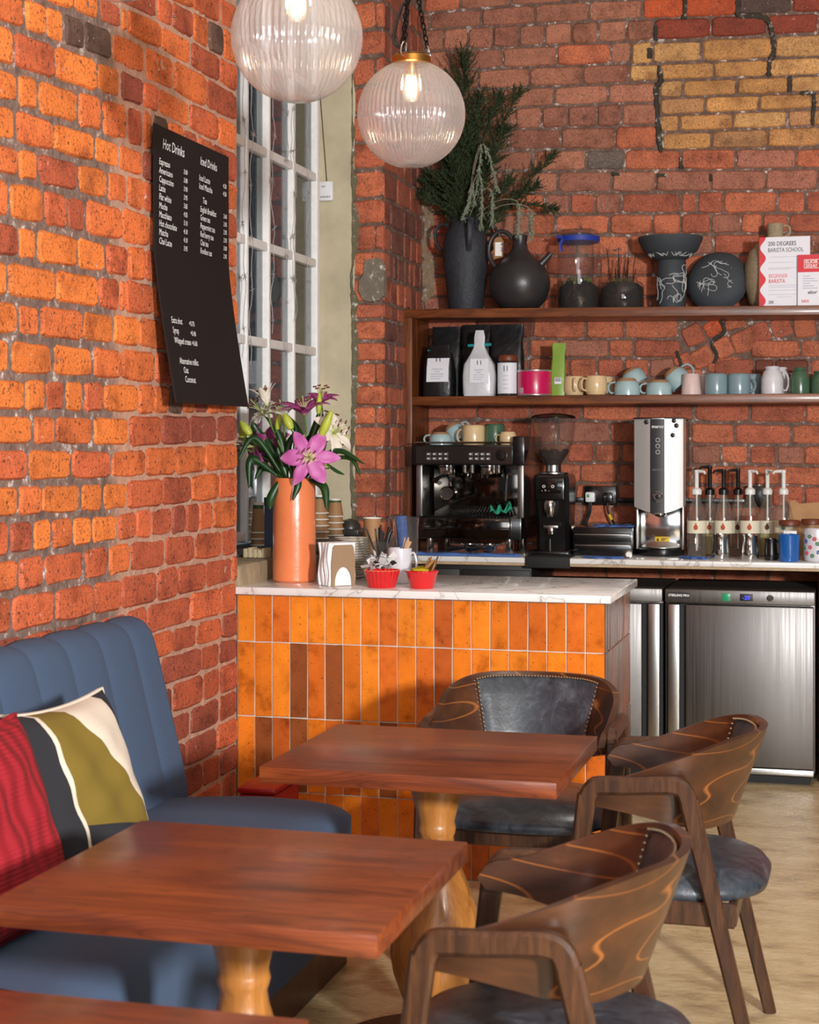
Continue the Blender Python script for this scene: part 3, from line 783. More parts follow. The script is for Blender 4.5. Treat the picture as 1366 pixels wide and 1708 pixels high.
def fridge(label, x0, x1, hinge, badge):
    w = x1 - x0; f = thing('undercounter_fridge', label, 'fridge', ((x0 + x1) / 2, 7.04, 0), group='steel undercounter fridges')
    h = w / 2
    MB().rbox(-h, h, .055, .58, .05, .827, .003).build('body', STEEL, f)
    MB().box(-h + .02, h - .02, .06, .56, .0, .05).build('plinth', RUBBER, f, None)
    MB().rbox(-h, h, .0, .06, .770, .827, .003).build('control_panel', STEEL, f)
    s = hinge
    d = MB().rbox(-h + (.088 if s < 0 else .004), h - (.004 if s < 0 else .088), .0, .05, .075, .762, .006).build('door', STEEL, f)
    g = MB().box(min(s * h, s * (h - .088)), max(s * h, s * (h - .088)), .03, .05, .075, .762).build('door_recess', RUBBER, f, None)
    MB().rbox(min(s * (h - .012), s * (h - .062)), max(s * (h - .012), s * (h - .062)), .002, .03, .075, .762, .004).build('door_handle', BRSTEEL, f)
    MB().rbox(-h + .004, h - .004, .004, .05, .045, .072, .003).build('kick_strip', BRSTEEL, f)
    if badge:
        bd = MB(); bx = -h + .06
        bd.add([(bx - .048, -.002, .79), (bx + .0, -.002, .783), (bx + .048, -.002, .79), (bx + .048, -.002, .812), (bx, -.002, .816), (bx - .048, -.002, .812)] +
               [(bx - .048, .002, .79), (bx + .0, .002, .783), (bx + .048, .002, .79), (bx + .048, .002, .812), (bx, .002, .816), (bx - .048, .002, .812)],
               [(0, 1, 2, 3, 4, 5)] + [(i, i + 6, (i + 1) % 6 + 6, (i + 1) % 6) for i in range(6)])
        bg_ = bd.build('badge', BLACKM, f)
        text('badge_lettering', 'STERLING PRO', .0135, PLASW, bg_, (bx, -.0035, .797), (1, 0, 0), (0, 0, 1), 'CENTER', bold=.0004)
        MB().rbox(.245 - h, .278 - h, -.004, .002, .782, .815, .002).build('switch', M('green_switch', C(20, 90, 62), .3, emit=C(20, 150, 95), es=.5), f)
        ds = MB().rbox(.318 - h, .372 - h, -.003, .002, .784, .814, .002).build('display', BLACKM, f)
        text('display_digits', '-20', .024, M('blue_digits', C(40, 50, 230), .4, emit=C(50, 60, 255), es=2.0), ds, (.345 - h, -.0035, .790), (1, 0, 0), (0, 0, 1), 'CENTER')
        MB().lathe([(.014, 0), (.014, .006), (.010, .01), (0, .01)], 20, mat=Matrix.Translation((.445 - h, 0, .799)) @ Matrix.Rotation(PI / 2, 4, 'X')).build('lock', CHROME, f)
    return f
fridge('stainless steel undercounter fridge with a badge, green switch and blue temperature display', xx(1109, 7.04), xx(1361, 7.04) - .005, -1, True)
fridge('plain stainless steel undercounter fridge partly hidden by the end of the tiled bar', xx(1109, 7.04) - .012 - .6, xx(1109, 7.04) - .012, 1, False)

# ------------------------------------------------------------------ wall shelf unit
Y_SH = 7.42
Z_MID = zz(930, 659.5, Y_SH)
zl, zr_ = zz(690, 515.5, Y_SH), zz(1366, 509, Y_SH)
xl, xr_ = xx(671, Y_SH), 0.02
def z_top(X): return zl + (zr_ - zl) * (X - xx(690, Y_SH)) / (xx(1366, Y_SH) - xx(690, Y_SH))
su = thing('wall_shelf', 'dark oak shelf unit with two long shelves fixed to the brick wall', 'shelf', (xl, Y_SH, Z_CT))
ang = math.atan2(z_top(0) - z_top(-1), 1)
WALN_V = wood('dark_shelf_wood_upright', C(62, 30, 14), C(104, 54, 24), C(140, 78, 36), (26, 26, 3), .4, .15, .5)
MB().rbox(.0, .047, 0, YB - Y_SH - .004, 0, z_top(xl) - .002 - Z_CT, .003).build('upright', WALN_V, su)
L = xr_ - xl - .047
bm_ = MB().rbox(0, L + .047, 0, YB - Y_SH - .004, -.043, 0, .003)
o = bm_.build('top_shelf', WALNUT, su, loc=(0.0, -.001, z_top(xl) - Z_CT), rot=(0, -ang, 0))
MB().rbox(.047, .047 + L, 0.0, YB - Y_SH - .004, Z_MID - .041 - Z_CT, Z_MID - Z_CT, .003).build('middle_shelf', WALNUT, su)

# ------------------------------------------------------------------ banquette
BLUE = M('blue_upholstery', C(64, 82, 108), .85, var=.10, vs=300, bmp=.15, bs=500)
X_BF = -1.845                      # face of the back at the seat
Y_E = 4.33
bq = thing('banquette', 'long blue upholstered banquette with a channelled back against the brick wall', 'bench', (X_BF, Y_E, 0))
SEAMS = [onX(u, 1185, X_BF - .05).y for u in (28, 89, 148, 197, 251)]
ch = (SEAMS[-1] - SEAMS[0]) / 4
edges = [Y_E]; y = SEAMS[-1]
while y > .3: edges.append(y); y -= ch
def back_profile(k):
    """points from seat level up over the top to the wall; k = puff 0..1"""
    out = []
    pts = [(-.005, .40), (0.0, .47), (-.035, .62), (-.075, .78), (-.10, .875), (-.122, .923), (-.155, .944), (-.195, .944), (-.198, .89)]
    cp = curve_pts([(x, 0, z) for x, z in pts], 26)
    for i, q in enumerate(cp):
        pf = .007 * k * smooth01(i / 4) 
        t = cp[min(i + 1, 26)] - cp[max(i - 1, 0)]; n = Vector((t.z, 0, -t.x)).normalized()
        out.append((q.x + n.x * pf, q.z + n.z * pf))
    return out
for a, b_ in zip(edges[1:], edges):
    bmb = MB(); P = []
    NN = 11
    for j in range(NN + 1):
        t = j / NN; k = (1 - abs(2 * t - 1) ** 3)
        if b_ == Y_E and t > .5: k = 1 - max(0, 2 * t - 1) ** 8
        pr = back_profile(k)
        P.append([(x, a + (b_ - a) * t - Y_E, z) for x, z in pr])
    bmb.grid(P)
    if b_ == Y_E:
        pr = back_profile(0); bmb.add([(x, 0, z) for x, z in pr] + [(-.19, 0, .40)], [tuple(range(len(pr) + 1))])
    bmb.build('back_channel', BLUE, bq, 60)
D_S = 0.515
prof = curve_pts([(-.03, 0, .455), (.2, 0, .473), (.40, 0, .468), (D_S - .035, 0, .447), (D_S, 0, .40), (D_S + .004, 0, .30), (D_S, 0, .13)], 30)
def seat_piece(y0, y1, endcap):
    b = MB(); P = []
    NY = 14
    for j in range(NY + 1):
        t = j / NY; y = y0 + (y1 - y0) * t
        sag = .006 * (1 - (2 * t - 1) ** 2)
        inset = 0.0
        if endcap: 
            d = (y1 - y); inset = .03 * max(0, 1 - d / .05) ** 2
        P.append([(min(q.x, D_S + .01 - inset), y - Y_E, q.z + sag - (inset * .8 if q.z > .3 else 0)) for q in prof])
    b.grid(P)
    if endcap: b.add([tuple(p_) for p_ in P[-1]] + [(-.03, y1 - Y_E, .13)], [tuple(range(len(prof) + 1))])
    return b.build('seat_cushion', BLUE, bq, 60)
seat_piece(2.62, Y_E, True); seat_piece(0.9, 2.615, False)
DWOOD = wood('dark_plinth_wood', C(44, 24, 16), C(70, 40, 26), C(90, 54, 36), (3, 20, 20), .5, .1, .3)
MB().rbox(-.19, D_S - .03, .9 - Y_E, -.01, 0, .128, .004).build('plinth', DWOOD, bq)

# ------------------------------------------------------------------ cushions
def cushion_pts(w, h, th, n=22, sag=.0):
    """pillow: front and back grids"""
    F, B = [], []
    for i in range(n + 1):
        fr, br = [], []
        for j in range(n + 1):
            a, c = 2 * i / n - 1, 2 * j / n - 1
            e = (1 - abs(a) ** 2.6) * (1 - abs(c) ** 2.6)
            pinch = 1 - .07 * (abs(a) ** 2) * (1 - abs(c) ** 2) 
            x = a * w / 2 * (1 - .09 * (1 - c * c) * abs(a) ** 3); z = c * h / 2 * (1 - .09 * (1 - a * a) * abs(c) ** 3)
            t = th / 2 * (max(e, 0) ** .45)
            wr = .006 * math.sin(9 * a + 4 * c) * e + .004 * math.sin(13 * c - 6 * a) * e
            fr.append((x, -t + wr, z)); br.append((x, t + wr, z))
        F.append(fr); B.append(br)
    return F, B
def cushion(name, label, loc, rot, w, h, th, mat_f, mat_b, mat_p=None):
    t = thing(name, label, 'cushion', loc, rot=rot)
    F, B = cushion_pts(w, h, th)
    b = MB().grid(F); b.build('cover_front', mat_f, t, 80)
    b = MB().grid([r[::-1] for r in B]); b.build('cover_back', mat_b, t, 80)
    rim = [F[0][j] for j in range(23)] + [F[i][22] for i in range(1, 23)] + [F[22][j] for j in range(21, -1, -1)] + [F[i][0] for i in range(21, 0, -1)]
    MB().tube(rim, .005, 6, closed=True).build('piping', mat_p or mat_b, t)
    return t
# patterned cover: colour blocks printed on the cloth
m, nt, p = newmat('printed_cotton')
tc = node(nt, 'ShaderNodeTexCoord'); sx = node(nt, 'ShaderNodeSeparateXYZ'); nt.links.new(tc.outputs['Object'], sx.inputs[0])
def linefac(ax, az, c0):
    a = node(nt, 'ShaderNodeMath', operation='MULTIPLY'); a.inputs[1].default_value = ax; nt.links.new(sx.outputs['X'], a.inputs[0])
    b = node(nt, 'ShaderNodeMath', operation='MULTIPLY_ADD'); b.inputs[1].default_value = az; nt.links.new(sx.outputs['Z'], b.inputs[0]); nt.links.new(a.outputs[0], b.inputs[2])
    g = node(nt, 'ShaderNodeMath', operation='GREATER_THAN'); g.inputs[1].default_value = c0; nt.links.new(b.outputs[0], g.inputs[0]); return g.outputs[0]
OLV, CRM, CHAR = C(112, 92, 26), C(206, 192, 176), C(32, 32, 38)
f = linefac(1.0, 0.62, 0.10)            # upper right: cream
c = mixc(nt, f, OLV, CRM)
f = linefac(1.0, 0.16, 0.185); c = mixc(nt, f, c, CHAR)
f = linefac(-0.18, -1.0, 0.085); c = mixc(nt, f, c, CHAR)
f = linefac(-1.0, -0.05, 0.10); c = mixc(nt, f, c, CRM)
f = linefac(-1.0, -0.05, 0.113); c = mixc(nt, f, c, CHAR)
nt.links.new(c, p.inputs['Base Color']); p.inputs['Roughness'].default_value = .9
nw = node(nt, 'ShaderNodeTexNoise', i_Scale=260.0, i_Detail=3.0); nt.links.new(tc.outputs['Object'], nw.inputs['Vector']); bump(nt, p, nw.outputs['Fac'], .2, .004)
CUSH = m
COTTON = M('charcoal_cotton', C(38, 38, 44), .9, bmp=.2, bs=300)
m, nt, p = newmat('red_cable_knit')
tc = node(nt, 'ShaderNodeTexCoord')
w1 = node(nt, 'ShaderNodeTexWave', i_Scale=34.0, i_Distortion=1.0); w1.wave_type = 'BANDS'; w1.bands_direction = 'Z'; nt.links.new(tc.outputs['Object'], w1.inputs['Vector'])
w2 = node(nt, 'ShaderNodeTexWave', i_Scale=7.0, i_Distortion=2.0); w2.bands_direction = 'X'; nt.links.new(tc.outputs['Object'], w2.inputs['Vector'])
mx = node(nt, 'ShaderNodeMath', operation='MULTIPLY_ADD'); mx.inputs[1].default_value = .25; nt.links.new(w1.outputs['Fac'], mx.inputs[0]); nt.links.new(w2.outputs['Fac'], mx.inputs[2])
bump(nt, p, mx.outputs[0], .6, .012)
p.inputs['Base Color'].default_value = C(140, 5, 24); p.inputs['Roughness'].default_value = .85
KNIT = m

# ------------------------------------------------------------------ tables
TBL = wood('table_wood', C(76, 33, 16), C(110, 51, 24), C(136, 68, 31), (2.2, 17, 17), .34, .2, .5, 1.8, C(56, 24, 12), 44.0, .35)
TBL_EDGE = wood('table_edge_wood', C(128, 58, 18), C(164, 80, 26), C(186, 98, 36), (2.2, 26, 26), .3, .3, .4)
PED = wood('turned_oak', C(120, 74, 30), C(158, 102, 46), C(182, 124, 62), (18, 18, 3), .35, .25, .35)
IRON = M('black_iron', C(30, 26, 25), .45, .3, bmp=.15)
Z_T, T_T = 0.727, 0.036
def table(label, xc, yc, w, d):
    t = thing('pedestal_table', label, 'table', (xc, yc, 0), group='wooden pedestal tables beside the banquette')
    MB().rbox(-w / 2, w / 2, -d / 2, d / 2, Z_T - T_T, Z_T, .0022, 2).build('tabletop', TBL, t)
    zt = Z_T - T_T
    pr = [(.076, zt), (.080, zt - .012), (.077, zt - .022), (.068, zt - .03), (.066, zt - .036), (.060, zt - .06), (.050, zt - .10), (.043, zt - .13), (.0445, zt - .138), (.0465, zt - .146), (.0445, zt - .156),
          (.0405, zt - .166), (.044, zt - .19), (.056, zt - .23), (.076, zt - .28), (.096, zt - .34), (.108, zt - .40), (.110, zt - .44), (.102, zt - .49), (.084, zt - .54), (.064, zt - .58), (.056, zt - .605), (.062, zt - .62), (.062, .03)]
    MB().lathe(pr[::-1], 40).build('pedestal', PED, t)
    MB().lathe([(.268, 0), (.27, .008), (.262, .018), (.16, .026), (.062, .032), (0, .032)], 56).build('base_plate', IRON, t)
    return t
def table_box(FL, FR, BR, BL):
    q = [onZ(*a, Z_T) for a in (FL, FR, BR, BL)]
    return q
q2 = [onZ(u, v, Z_T) for u, v in ((437, 1275), (922, 1310), (998, 1228), (565, 1207))]
x0 = (q2[0].x + q2[3].x) / 2; x1 = (q2[1].x + q2[2].x) / 2; y0 = (q2[0].y + q2[1].y) / 2; y1 = (q2[2].y + q2[3].y) / 2
T2 = (x0, x1, y0, y1)
table('wooden pedestal table in front of the tiled bar, before the nail-studded chair', (x0 + x1) / 2, (y0 + y1) / 2, x1 - x0, y1 - y0)
q1 = [onZ(u, v, Z_T) for u, v in ((622, 1560), (788, 1402), (232, 1370))]
x1 = (q1[0].x + q1[1].x) / 2; x0 = q1[2].x; y0 = q1[0].y; y1 = (q1[1].y + q1[2].y) / 2
T1 = (x0, x1, y0, y1)
table('large grained wooden pedestal table beside the two cushions, between its two neighbours', (x0 + x1) / 2, (y0 + y1) / 2, x1 - x0, y1 - y0)
yb = onZ(300, 1679, Z_T).y; x1b = onZ(513, 1702, Z_T).x
table('wooden pedestal table cut off at the lower left corner of the photo', (x0 + x1b) / 2, yb - .285, x1b - x0, .57)

# ------------------------------------------------------------------ armchairs
CHW = wood('stained_beech_veneer', C(36, 19, 10), C(64, 35, 18), C(88, 50, 24), (4, 4, 10), .34, .25, .85, 1.1, C(150, 88, 38), 15.0, .10)
LEGW = wood('stained_ash', C(36, 20, 11), C(62, 36, 20), C(84, 52, 30), (40, 40, 4), .38, .2, .4)
m, nt, p = newmat('dark_blue_leather')
tc = node(nt, 'ShaderNodeTexCoord'); n1 = node(nt, 'ShaderNodeTexNoise', i_Scale=16.0, i_Detail=8.0, i_Roughness=.72, i_Distortion=.8); nt.links.new(tc.outputs['Object'], n1.inputs['Vector'])
r1 = ramp(nt, n1.outputs['Fac'], [(.35, C(32, 36, 42)), (.55, C(54, 60, 68)), (.75, C(92, 98, 106))]); nt.links.new(r1.outputs[0], p.inputs['Base Color'])
p.inputs['Roughness'].default_value = .36; n2 = node(nt, 'ShaderNodeTexNoise', i_Scale=90.0, i_Detail=4.0); nt.links.new(tc.outputs['Object'], n2.inputs['Vector']); bump(nt, p, n2.outputs['Fac'], .15, .004)
LEATH = m
STUD = M('nickel_stud', C(200, 180, 150), .25, 1.0)
W_SH, X_TIP, X_ARC, A_ARC = .238, .178, .0, .20
def shell_curve(n=60):
    pts = []
    arm = X_TIP - X_ARC
    arc = PI * math.sqrt((W_SH ** 2 + A_ARC ** 2) / 2)
    tot = 2 * arm + arc
    for i in range(n + 1):
        s = tot * i / n
        if s < arm: p_ = (X_TIP - s, W_SH + .004 * math.sin(PI * s / arm)); nrm = (0, 1)
        elif s < arm + arc:
            a = PI / 2 + (s - arm) / arc * PI
            p_ = (X_ARC + A_ARC * math.cos(a), W_SH * math.sin(a)); nn = Vector((math.cos(a) / A_ARC, math.sin(a) / W_SH)).normalized(); nrm = (nn.x, nn.y)
        else: p_ = (X_ARC + (s - arm - arc), -W_SH - .004 * math.sin(PI * (s - arm - arc) / arm)); nrm = (0, -1)
        pts.append((p_, nrm, s / tot))
    return pts, tot
SHC, SHT = shell_curve()
def shell_z(t):
    c = 1 - abs(2 * t - 1)                       # 0 at tips, 1 at the back
    k = smooth01(c / .78)
    top = .668 + .110 * k; bot = .617 - .060 * smooth01(c / .7)
    e = min(c * SHT / 2 / .034, 1)                 # rounded tip
    if e < 1:
        mid = (top + bot) / 2 - .004; h = (top - bot) / 2 * math.sqrt(max(0, 1 - (1 - e) ** 2)); top, bot = mid + h, mid - h
    return top, bot, k
def shell_pt(i, vz, off):
    (p_, nr, t) = SHC[i]; top, bot, k = shell_z(t)
    z = bot + (top - bot) * vz
    fl = (vz - .5) * (top - bot) * .30 * (0.25 + .75 * k) + off - .012 * k * (1 - vz)
    return (p_[0] + nr[0] * fl, p_[1] + nr[1] * fl, z)
def make_chair():
    t = thing('armchair', '', 'chair')
    NZ = 8; th = .009
    b = MB(); ring = []
    for i in range(len(SHC)):
        col = [shell_pt(i, j / NZ, th) for j in range(NZ + 1)] + [shell_pt(i, j / NZ, -th) for j in range(NZ, -1, -1)]
        ring.append(col + [col[0]])
    b.grid(ring)
    o = b.build('backrest', CHW, t, 50)
    # leather pad inside the back
    b = MB(); i0, i1 = 20, 40; P = []
    for i in range(i0, i1 + 1):
        e = min(i - i0, i1 - i) ; row = []
        for j in range(NZ + 1):
            ee = min(e / 1.5, min(j, NZ - j) / 1.2, 1); row.append(shell_pt(i, .05 + .90 * j / NZ, -th - .002 - .012 * math.sqrt(max(ee, 0))))
        P.append(row)
    b.grid([r[::-1] for r in P]); pad = b.build('back_pad', LEATH, t, 70)
    b = MB(); 
    def path(f0, f1, g0, g1, n):
        for k in range(n):
            a = k / n; fi = f0 + (f1 - f0) * a; i = int(fi); fr = fi - i; vz = g0 + (g1 - g0) * a
            A, B_ = Vector(shell_pt(i, vz, -th - .006)), Vector(shell_pt(min(i + 1, 60), vz, -th - .006)); q = A.lerp(B_, fr)
            b.sphere(q, .0038, 6, 4)
    path(i0, i1, .95, .95, 44); path(i1, i0, .05, .05, 44); path(i0, i0, .05, .95, 16); path(i1, i1, .95, .05, 16)
    st = b.build('nailheads', STUD, pad); st['kind'] = 'stuff'
    # side frames
    for s in (-1, 1):
        y = s * .262
        up = (0, 1, 0)
        A = [(.152, y, .64), (.142, y, .659), (.125, y, .668), (.06, y, .671), (-.022, y, .677), (-.054, y, .675), (-.070, y, .664), (-.080, y, .64)]
        MB().bar(curve_pts(A, 26), .03, .040, up).build('armrest', LEGW, t)
        MB().bar([(.153, y, .645), (.235, y + s * .004, 0)], .028, .043, up, taper=[1, .72]).build('leg', LEGW, t)
        MB().bar([(-.079, y, .645), (-.235, y + s * .004, 0)], .028, .043, up, taper=[1, .72]).build('leg', LEGW, t)
        MB().bar([(.185, y * .93, .385), (-.18, y * .93, .385)], .022, .055, up).build('side_rail', LEGW, t)
    MB().bar([(.19, -.245, .385), (.19, .245, .385)], .02, .05, (1, 0, 0)).build('front_rail', LEGW, t)
    MB().bar([(-.175, -.245, .385), (-.175, .245, .385)], .02, .05, (1, 0, 0)).build('rear_rail', LEGW, t)
    # seat pad: rounded square, softly domed
    rings = [(.0, .478), (.35, .477), (.62, .472), (.82, .462), (.94, .447), (1.0, .428), (.985, .412), (.93, .406), (0, .406)]
    b = MB(); P = []
    for k in range(96):
        a = 2 * PI * k / 96; ca, sa = math.cos(a), math.sin(a); e = .62
        x = .262 * math.copysign(abs(ca) ** e, ca) if True else 0
        yv = .255 * math.copysign(abs(sa) ** e, sa)
        if ca < 0: x *= .93; yv *= (1 - .10 * abs(ca))
        P.append([(x * r - .005, yv * r, z) for r, z in rings])
    b.grid(P, closed_u=True); b.build('seat', LEATH, t, 60)
    return t
def copy_tree(o, parent=None):
    c = o.copy(); COL.objects.link(c); c.parent = parent
    for ch_ in list(o.children): copy_tree(ch_, c)
    return c
chA = make_chair()
chA['group'] = 'wooden armchairs around the tables'
chB = copy_tree(chA); chC = copy_tree(chA)
chA.location = (-.50, 2.735, 0); chA.rotation_euler = (0, 0, PI); chA['label'] = 'curved wooden armchair in the foreground, tucked beside the large grained table'
chB.location = (-.435, 3.965, 0); chB.rotation_euler = (0, 0, PI); chB['label'] = 'curved wooden armchair on the open floor in front of the steel fridge'
chC.location = (-.885, 4.50, 0); chC.rotation_euler = (0, 0, -PI / 2); chC['label'] = 'armchair with a studded dark leather back, standing against the orange tiles'

# cushions on the banquette
cushion('patterned_cushion', 'cushion with olive, cream and charcoal blocks leaning on the blue banquette', (-1.66, 3.28, .672), Euler((math.radians(-20), 0, math.radians(84)), 'XYZ'), .43, .43, .15, CUSH, COTTON, M('cream_piping', C(206, 192, 176), .8))
cushion('knitted_cushion', 'red cable-knit cushion leaning on the blue banquette at the edge of the photo', (-1.655, 2.86, .672), Euler((math.radians(-18), 0, math.radians(86)), 'XYZ'), .44, .44, .17, KNIT, KNIT)
# ------------------------------------------------------------------ globe pendants
m = bpy.data.materials.new('ribbed_glass'); m.use_nodes = True; nt = m.node_tree
nt.nodes.remove(nt.nodes['Principled BSDF']); out = nt.nodes['Material Output']
tr = node(nt, 'ShaderNodeBsdfTransparent'); tr.inputs[0].default_value = (.93, .91, .92, 1)
rf = node(nt, 'ShaderNodeBsdfRefraction'); rf.inputs['Roughness'].default_value = .08; rf.inputs['IOR'].default_value = 1.12; rf.inputs['Color'].default_value = (.93, .9, .91, 1)
gl = node(nt, 'ShaderNodeBsdfGlossy'); gl.inputs['Roughness'].default_value = .09
df = node(nt, 'ShaderNodeBsdfTranslucent'); df.inputs[0].default_value = (.9, .88, .9, 1)
d2 = node(nt, 'ShaderNodeBsdfDiffuse'); d2.inputs[0].default_value = (.82, .8, .82, 1)
m0 = node(nt, 'ShaderNodeMixShader'); m0.inputs[0].default_value = .25; nt.links.new(tr.outputs[0], m0.inputs[1]); nt.links.new(rf.outputs[0], m0.inputs[2])
m1 = node(nt, 'ShaderNodeMixShader'); m1.inputs[0].default_value = .10; nt.links.new(m0.outputs[0], m1.inputs[1]); nt.links.new(df.outputs[0], m1.inputs[2])
m2 = node(nt, 'ShaderNodeMixShader'); m2.inputs[0].default_value = .115; nt.links.new(m1.outputs[0], m2.inputs[1]); nt.links.new(d2.outputs[0], m2.inputs[2])
g = schlick(nt, 1.5, .06)
m3 = node(nt, 'ShaderNodeMixShader'); nt.links.new(g.outputs[0], m3.inputs[0]); nt.links.new(m2.outputs[0], m3.inputs[1]); nt.links.new(gl.outputs[0], m3.inputs[2])
nt.links.new(m3.outputs[0], out.inputs['Surface'])
RIBG = m
BRASS = M('brass', C(206, 150, 74), .22, 1.0)
CHAIN = M('blackened_chain', C(34, 32, 32), .4, .8)
CABLE = M('black_cable', C(12, 12, 12), .5)
FIL = M('warm_filament', C(255, 214, 150), .3, emit=(1.0, .72, .36, 1), es=9.0)
BULBG = clear('bulb_glass', (1, .96, .9, 1), .02, .05, (1, .85, .6, 1))
R_G = .15
def chain_path(b, a, c, link_l=.022, r=.0022, w=.0065):
    a, c = Vector(a), Vector(c); d = c - a; n = int(d.length / (link_l * .78)); d.normalize()
    s = d.orthogonal().normalized(); s2 = d.cross(s)
    for i in range(n):
        o = a + d * (i * link_l * .78); ax = s if i % 2 else s2; pts = []
        for k in range(10):
            an = 2 * PI * k / 10; pts.append(o + d * (math.sin(an) * link_l / 2) + ax * (math.cos(an) * w))
        b.tube(pts, r, 5, closed=True)
def pendant(label, loc):
    t = thing('globe_pendant', label, 'lamp', loc, group='ribbed glass globe pendants over the tables')
    prof = []
    for j in range(49):
        a = math.radians(-90 + (163) * j / 48); prof.append((R_G * math.cos(a), R_G * math.sin(a)))
    prof[0] = (.0004, -R_G)
    MB().lathe(prof, 360, rib=60, ribd=.013).build('glass_globe', RIBG, t, 40).data.polygons[-1]
    zt = prof[-1][1]; rt = prof[-1][0]
    MB().lathe([(rt + .004, zt - .004), (rt + .012, zt - .002), (rt + .012, zt + .016), (rt + .004, zt + .024), (rt - .012, zt + .027), (.01, zt + .03), (0, zt + .03)], 40).build('brass_gallery', BRASS, t)
    bl = MB().lathe([(0, .035), (.016, .038), (.024, .06), (.024, .09), (.018, .115), (.014, zt)], 20).build('bulb', BULBG, t)
    f = MB()
    for k in range(4):
        a = PI / 2 * k; f.tube([(.009 * math.cos(a), .009 * math.sin(a), .048), (.011 * math.cos(a), .011 * math.sin(a), .098)], .0016, 5)
    f.build('filament', FIL, bl)
    MB().lathe([(.016, zt - .035), (.018, zt - .03), (.018, zt + .01)], 20).build('lamp_holder', BRASS, t)
    top = Vector((0, 0, 1.15 - (loc[2] - 2.39)))
    for k in range(3):
        a = 2 * PI * k / 3 + .35
        p0 = Vector(((rt + .012) * math.cos(a), (rt + .012) * math.sin(a), zt + .01))
        hk = MB(); pts = []
        u1 = (Vector((0, 0, .36)) - p0).normalized()
        for i in range(14):
            an = 2 * PI * i / 14; pts.append(p0 + u1 * (.022 + .022 * math.sin(an)) + Vector((-math.sin(a), math.cos(a), 0)) * (.008 * math.cos(an)))
        hk.tube(pts, .0022, 6, closed=True).build('hook', CHROME, t)
        b = MB(); chain_path(b, p0 + u1 * .046, (.006 * math.cos(a), .006 * math.sin(a), .40)); b.build('chain', CHAIN, t)
    b = MB(); chain_path(b, (0, 0, .40), top); b.build('chain', CHAIN, t)
    MB().tube(curve_pts([(0, 0, zt + .03), (-.03, -.004, zt + .045), (-.05, -.008, zt + .07), (-.03, 0, .30), (.008, 0, .42), (.008, 0, top.z)], 30), .004, 6).build('flex', CABLE, t)
    MB().lathe([(.05, top.z - .02), (.055, top.z - .01), (.055, top.z + .40 - .0)], 24).build('ceiling_rose', BRASS, t)
    l = bpy.data.lights.new('pendant_bulb', 'POINT'); l.energy = .8; l.color = (1, .84, .64); l.shadow_soft_size = .02
    lo = bpy.data.objects.new('pendant_bulb_light', l); COL.objects.link(lo); lo.parent = t; lo.location = (0, 0, .075)
    return t
def gl_loc(u, v, rpx):
    D = R_G * FPX / rpx; d = ray(u, v); return Vector((0, 0, CAM_H)) + d * D
pendant('ribbed glass globe pendant in front of the evergreen, showing its brass collar and chains', gl_loc(686, 191, 89))
pendant('ribbed glass globe pendant before the window, its top cut off by the photo', gl_loc(495, 62, 108.5))
g1, g2 = gl_loc(495, 62, 108.5), gl_loc(686, 191, 89)
pendant('ribbed glass globe pendant of which only the bottom shows above the brick wall', g1 + (g1 - g2) * 1.02 + Vector((0, 0, -.004)))

# ------------------------------------------------------------------ chalkboard
SLATEB = M('matt_black_board', C(11, 11, 14), .6, var=.3, vs=3, bmp=.05)
CHALK = M('chalk_white', C(236, 236, 236), .8)
YB0, YB1_, ZB0, ZB1 = 4.505, 5.105, 1.577, 2.42
def board_x(z):
    k = max(0, (2.06 - z) / (2.06 - ZB0)); return XW + .022 + .072 * (k ** 1.25)
cbd = thing('chalkboard_menu', 'bent black menu board with white chalk lettering hung on the brick wall', 'menu board', (XW, (YB0 + YB1_) / 2, ZB0))
OFF = Vector(cbd.location)
P = []
for i in range(25):
    z = ZB0 + (ZB1 - ZB0) * i / 24; x = board_x(z)
    P.append([Vector((x, YB0, z)) - OFF, Vector((x, YB1_, z)) - OFF, Vector((x - .006, YB1_, z)) - OFF, Vector((x - .006, YB0, z)) - OFF, Vector((x, YB0, z)) - OFF])
b = MB().grid([r[::-1] for r in P]); b.add([P[0][i] for i in range(4)], [(0, 1, 2, 3)]); b.add([P[-1][i] for i in range(4)], [(3, 2, 1, 0)])
b.build('board', SLATEB, cbd, 30)
def chalk(body, s, dz, size=.026, stretch=.82, tilt=0.0):
    def fn(x, y):
        yy = YB0 + s + x; z = ZB1 - dz + y + tilt * x
        return Vector((board_x(z) + .0012, yy, z)) - OFF
    text('chalk_lettering', body, size, CHALK, cbd, (0, 0, 0), (1, 0, 0), (0, 0, 1), shear=.12, fn=fn, stretch=stretch, bold=.0001)
chalk('Hot Drinks', .055, .066, .045, .8)
for i, (a, pz) in enumerate((('Espresso', '3.00'), ('Americano', '3.80'), ('Cappuccino', '3.90'), ('Latte', '3.95'), ('Flat white', '3.85'), ('Mocha', '4.05'), ('Macchiato', '3.10'), ('Hot chocolate', '4.10'), ('Matcha', '4.10'), ('Chai Latte', '3.95'))):
    chalk(a, .028, .118 + i * .0268, .028); chalk(pz, .215, .118 + i * .0268, .022)
chalk('Iced Drinks', .35, .066, .038, .8)
chalk('Iced Latte', .34, .118, .028); chalk('4.30', .545, .112, .022); chalk('Iced Matcha', .34, .145, .028); chalk('4.50', .545, .138, .022)
chalk('Tea', .37, .188, .028)
for i, (a, pz) in enumerate((('English Breakfast', '2.60'), ('Green tea', '2.95'), ('Peppermint tea', '2.95'), ('Red berry tea', '2.95'), ('Chai tea', '3.00'), ('Rooibos tea', '2.95'))):
    chalk(a, .35, .218 + i * .0268, .027, .74); chalk(pz, .55, .212 + i * .0268, .021)
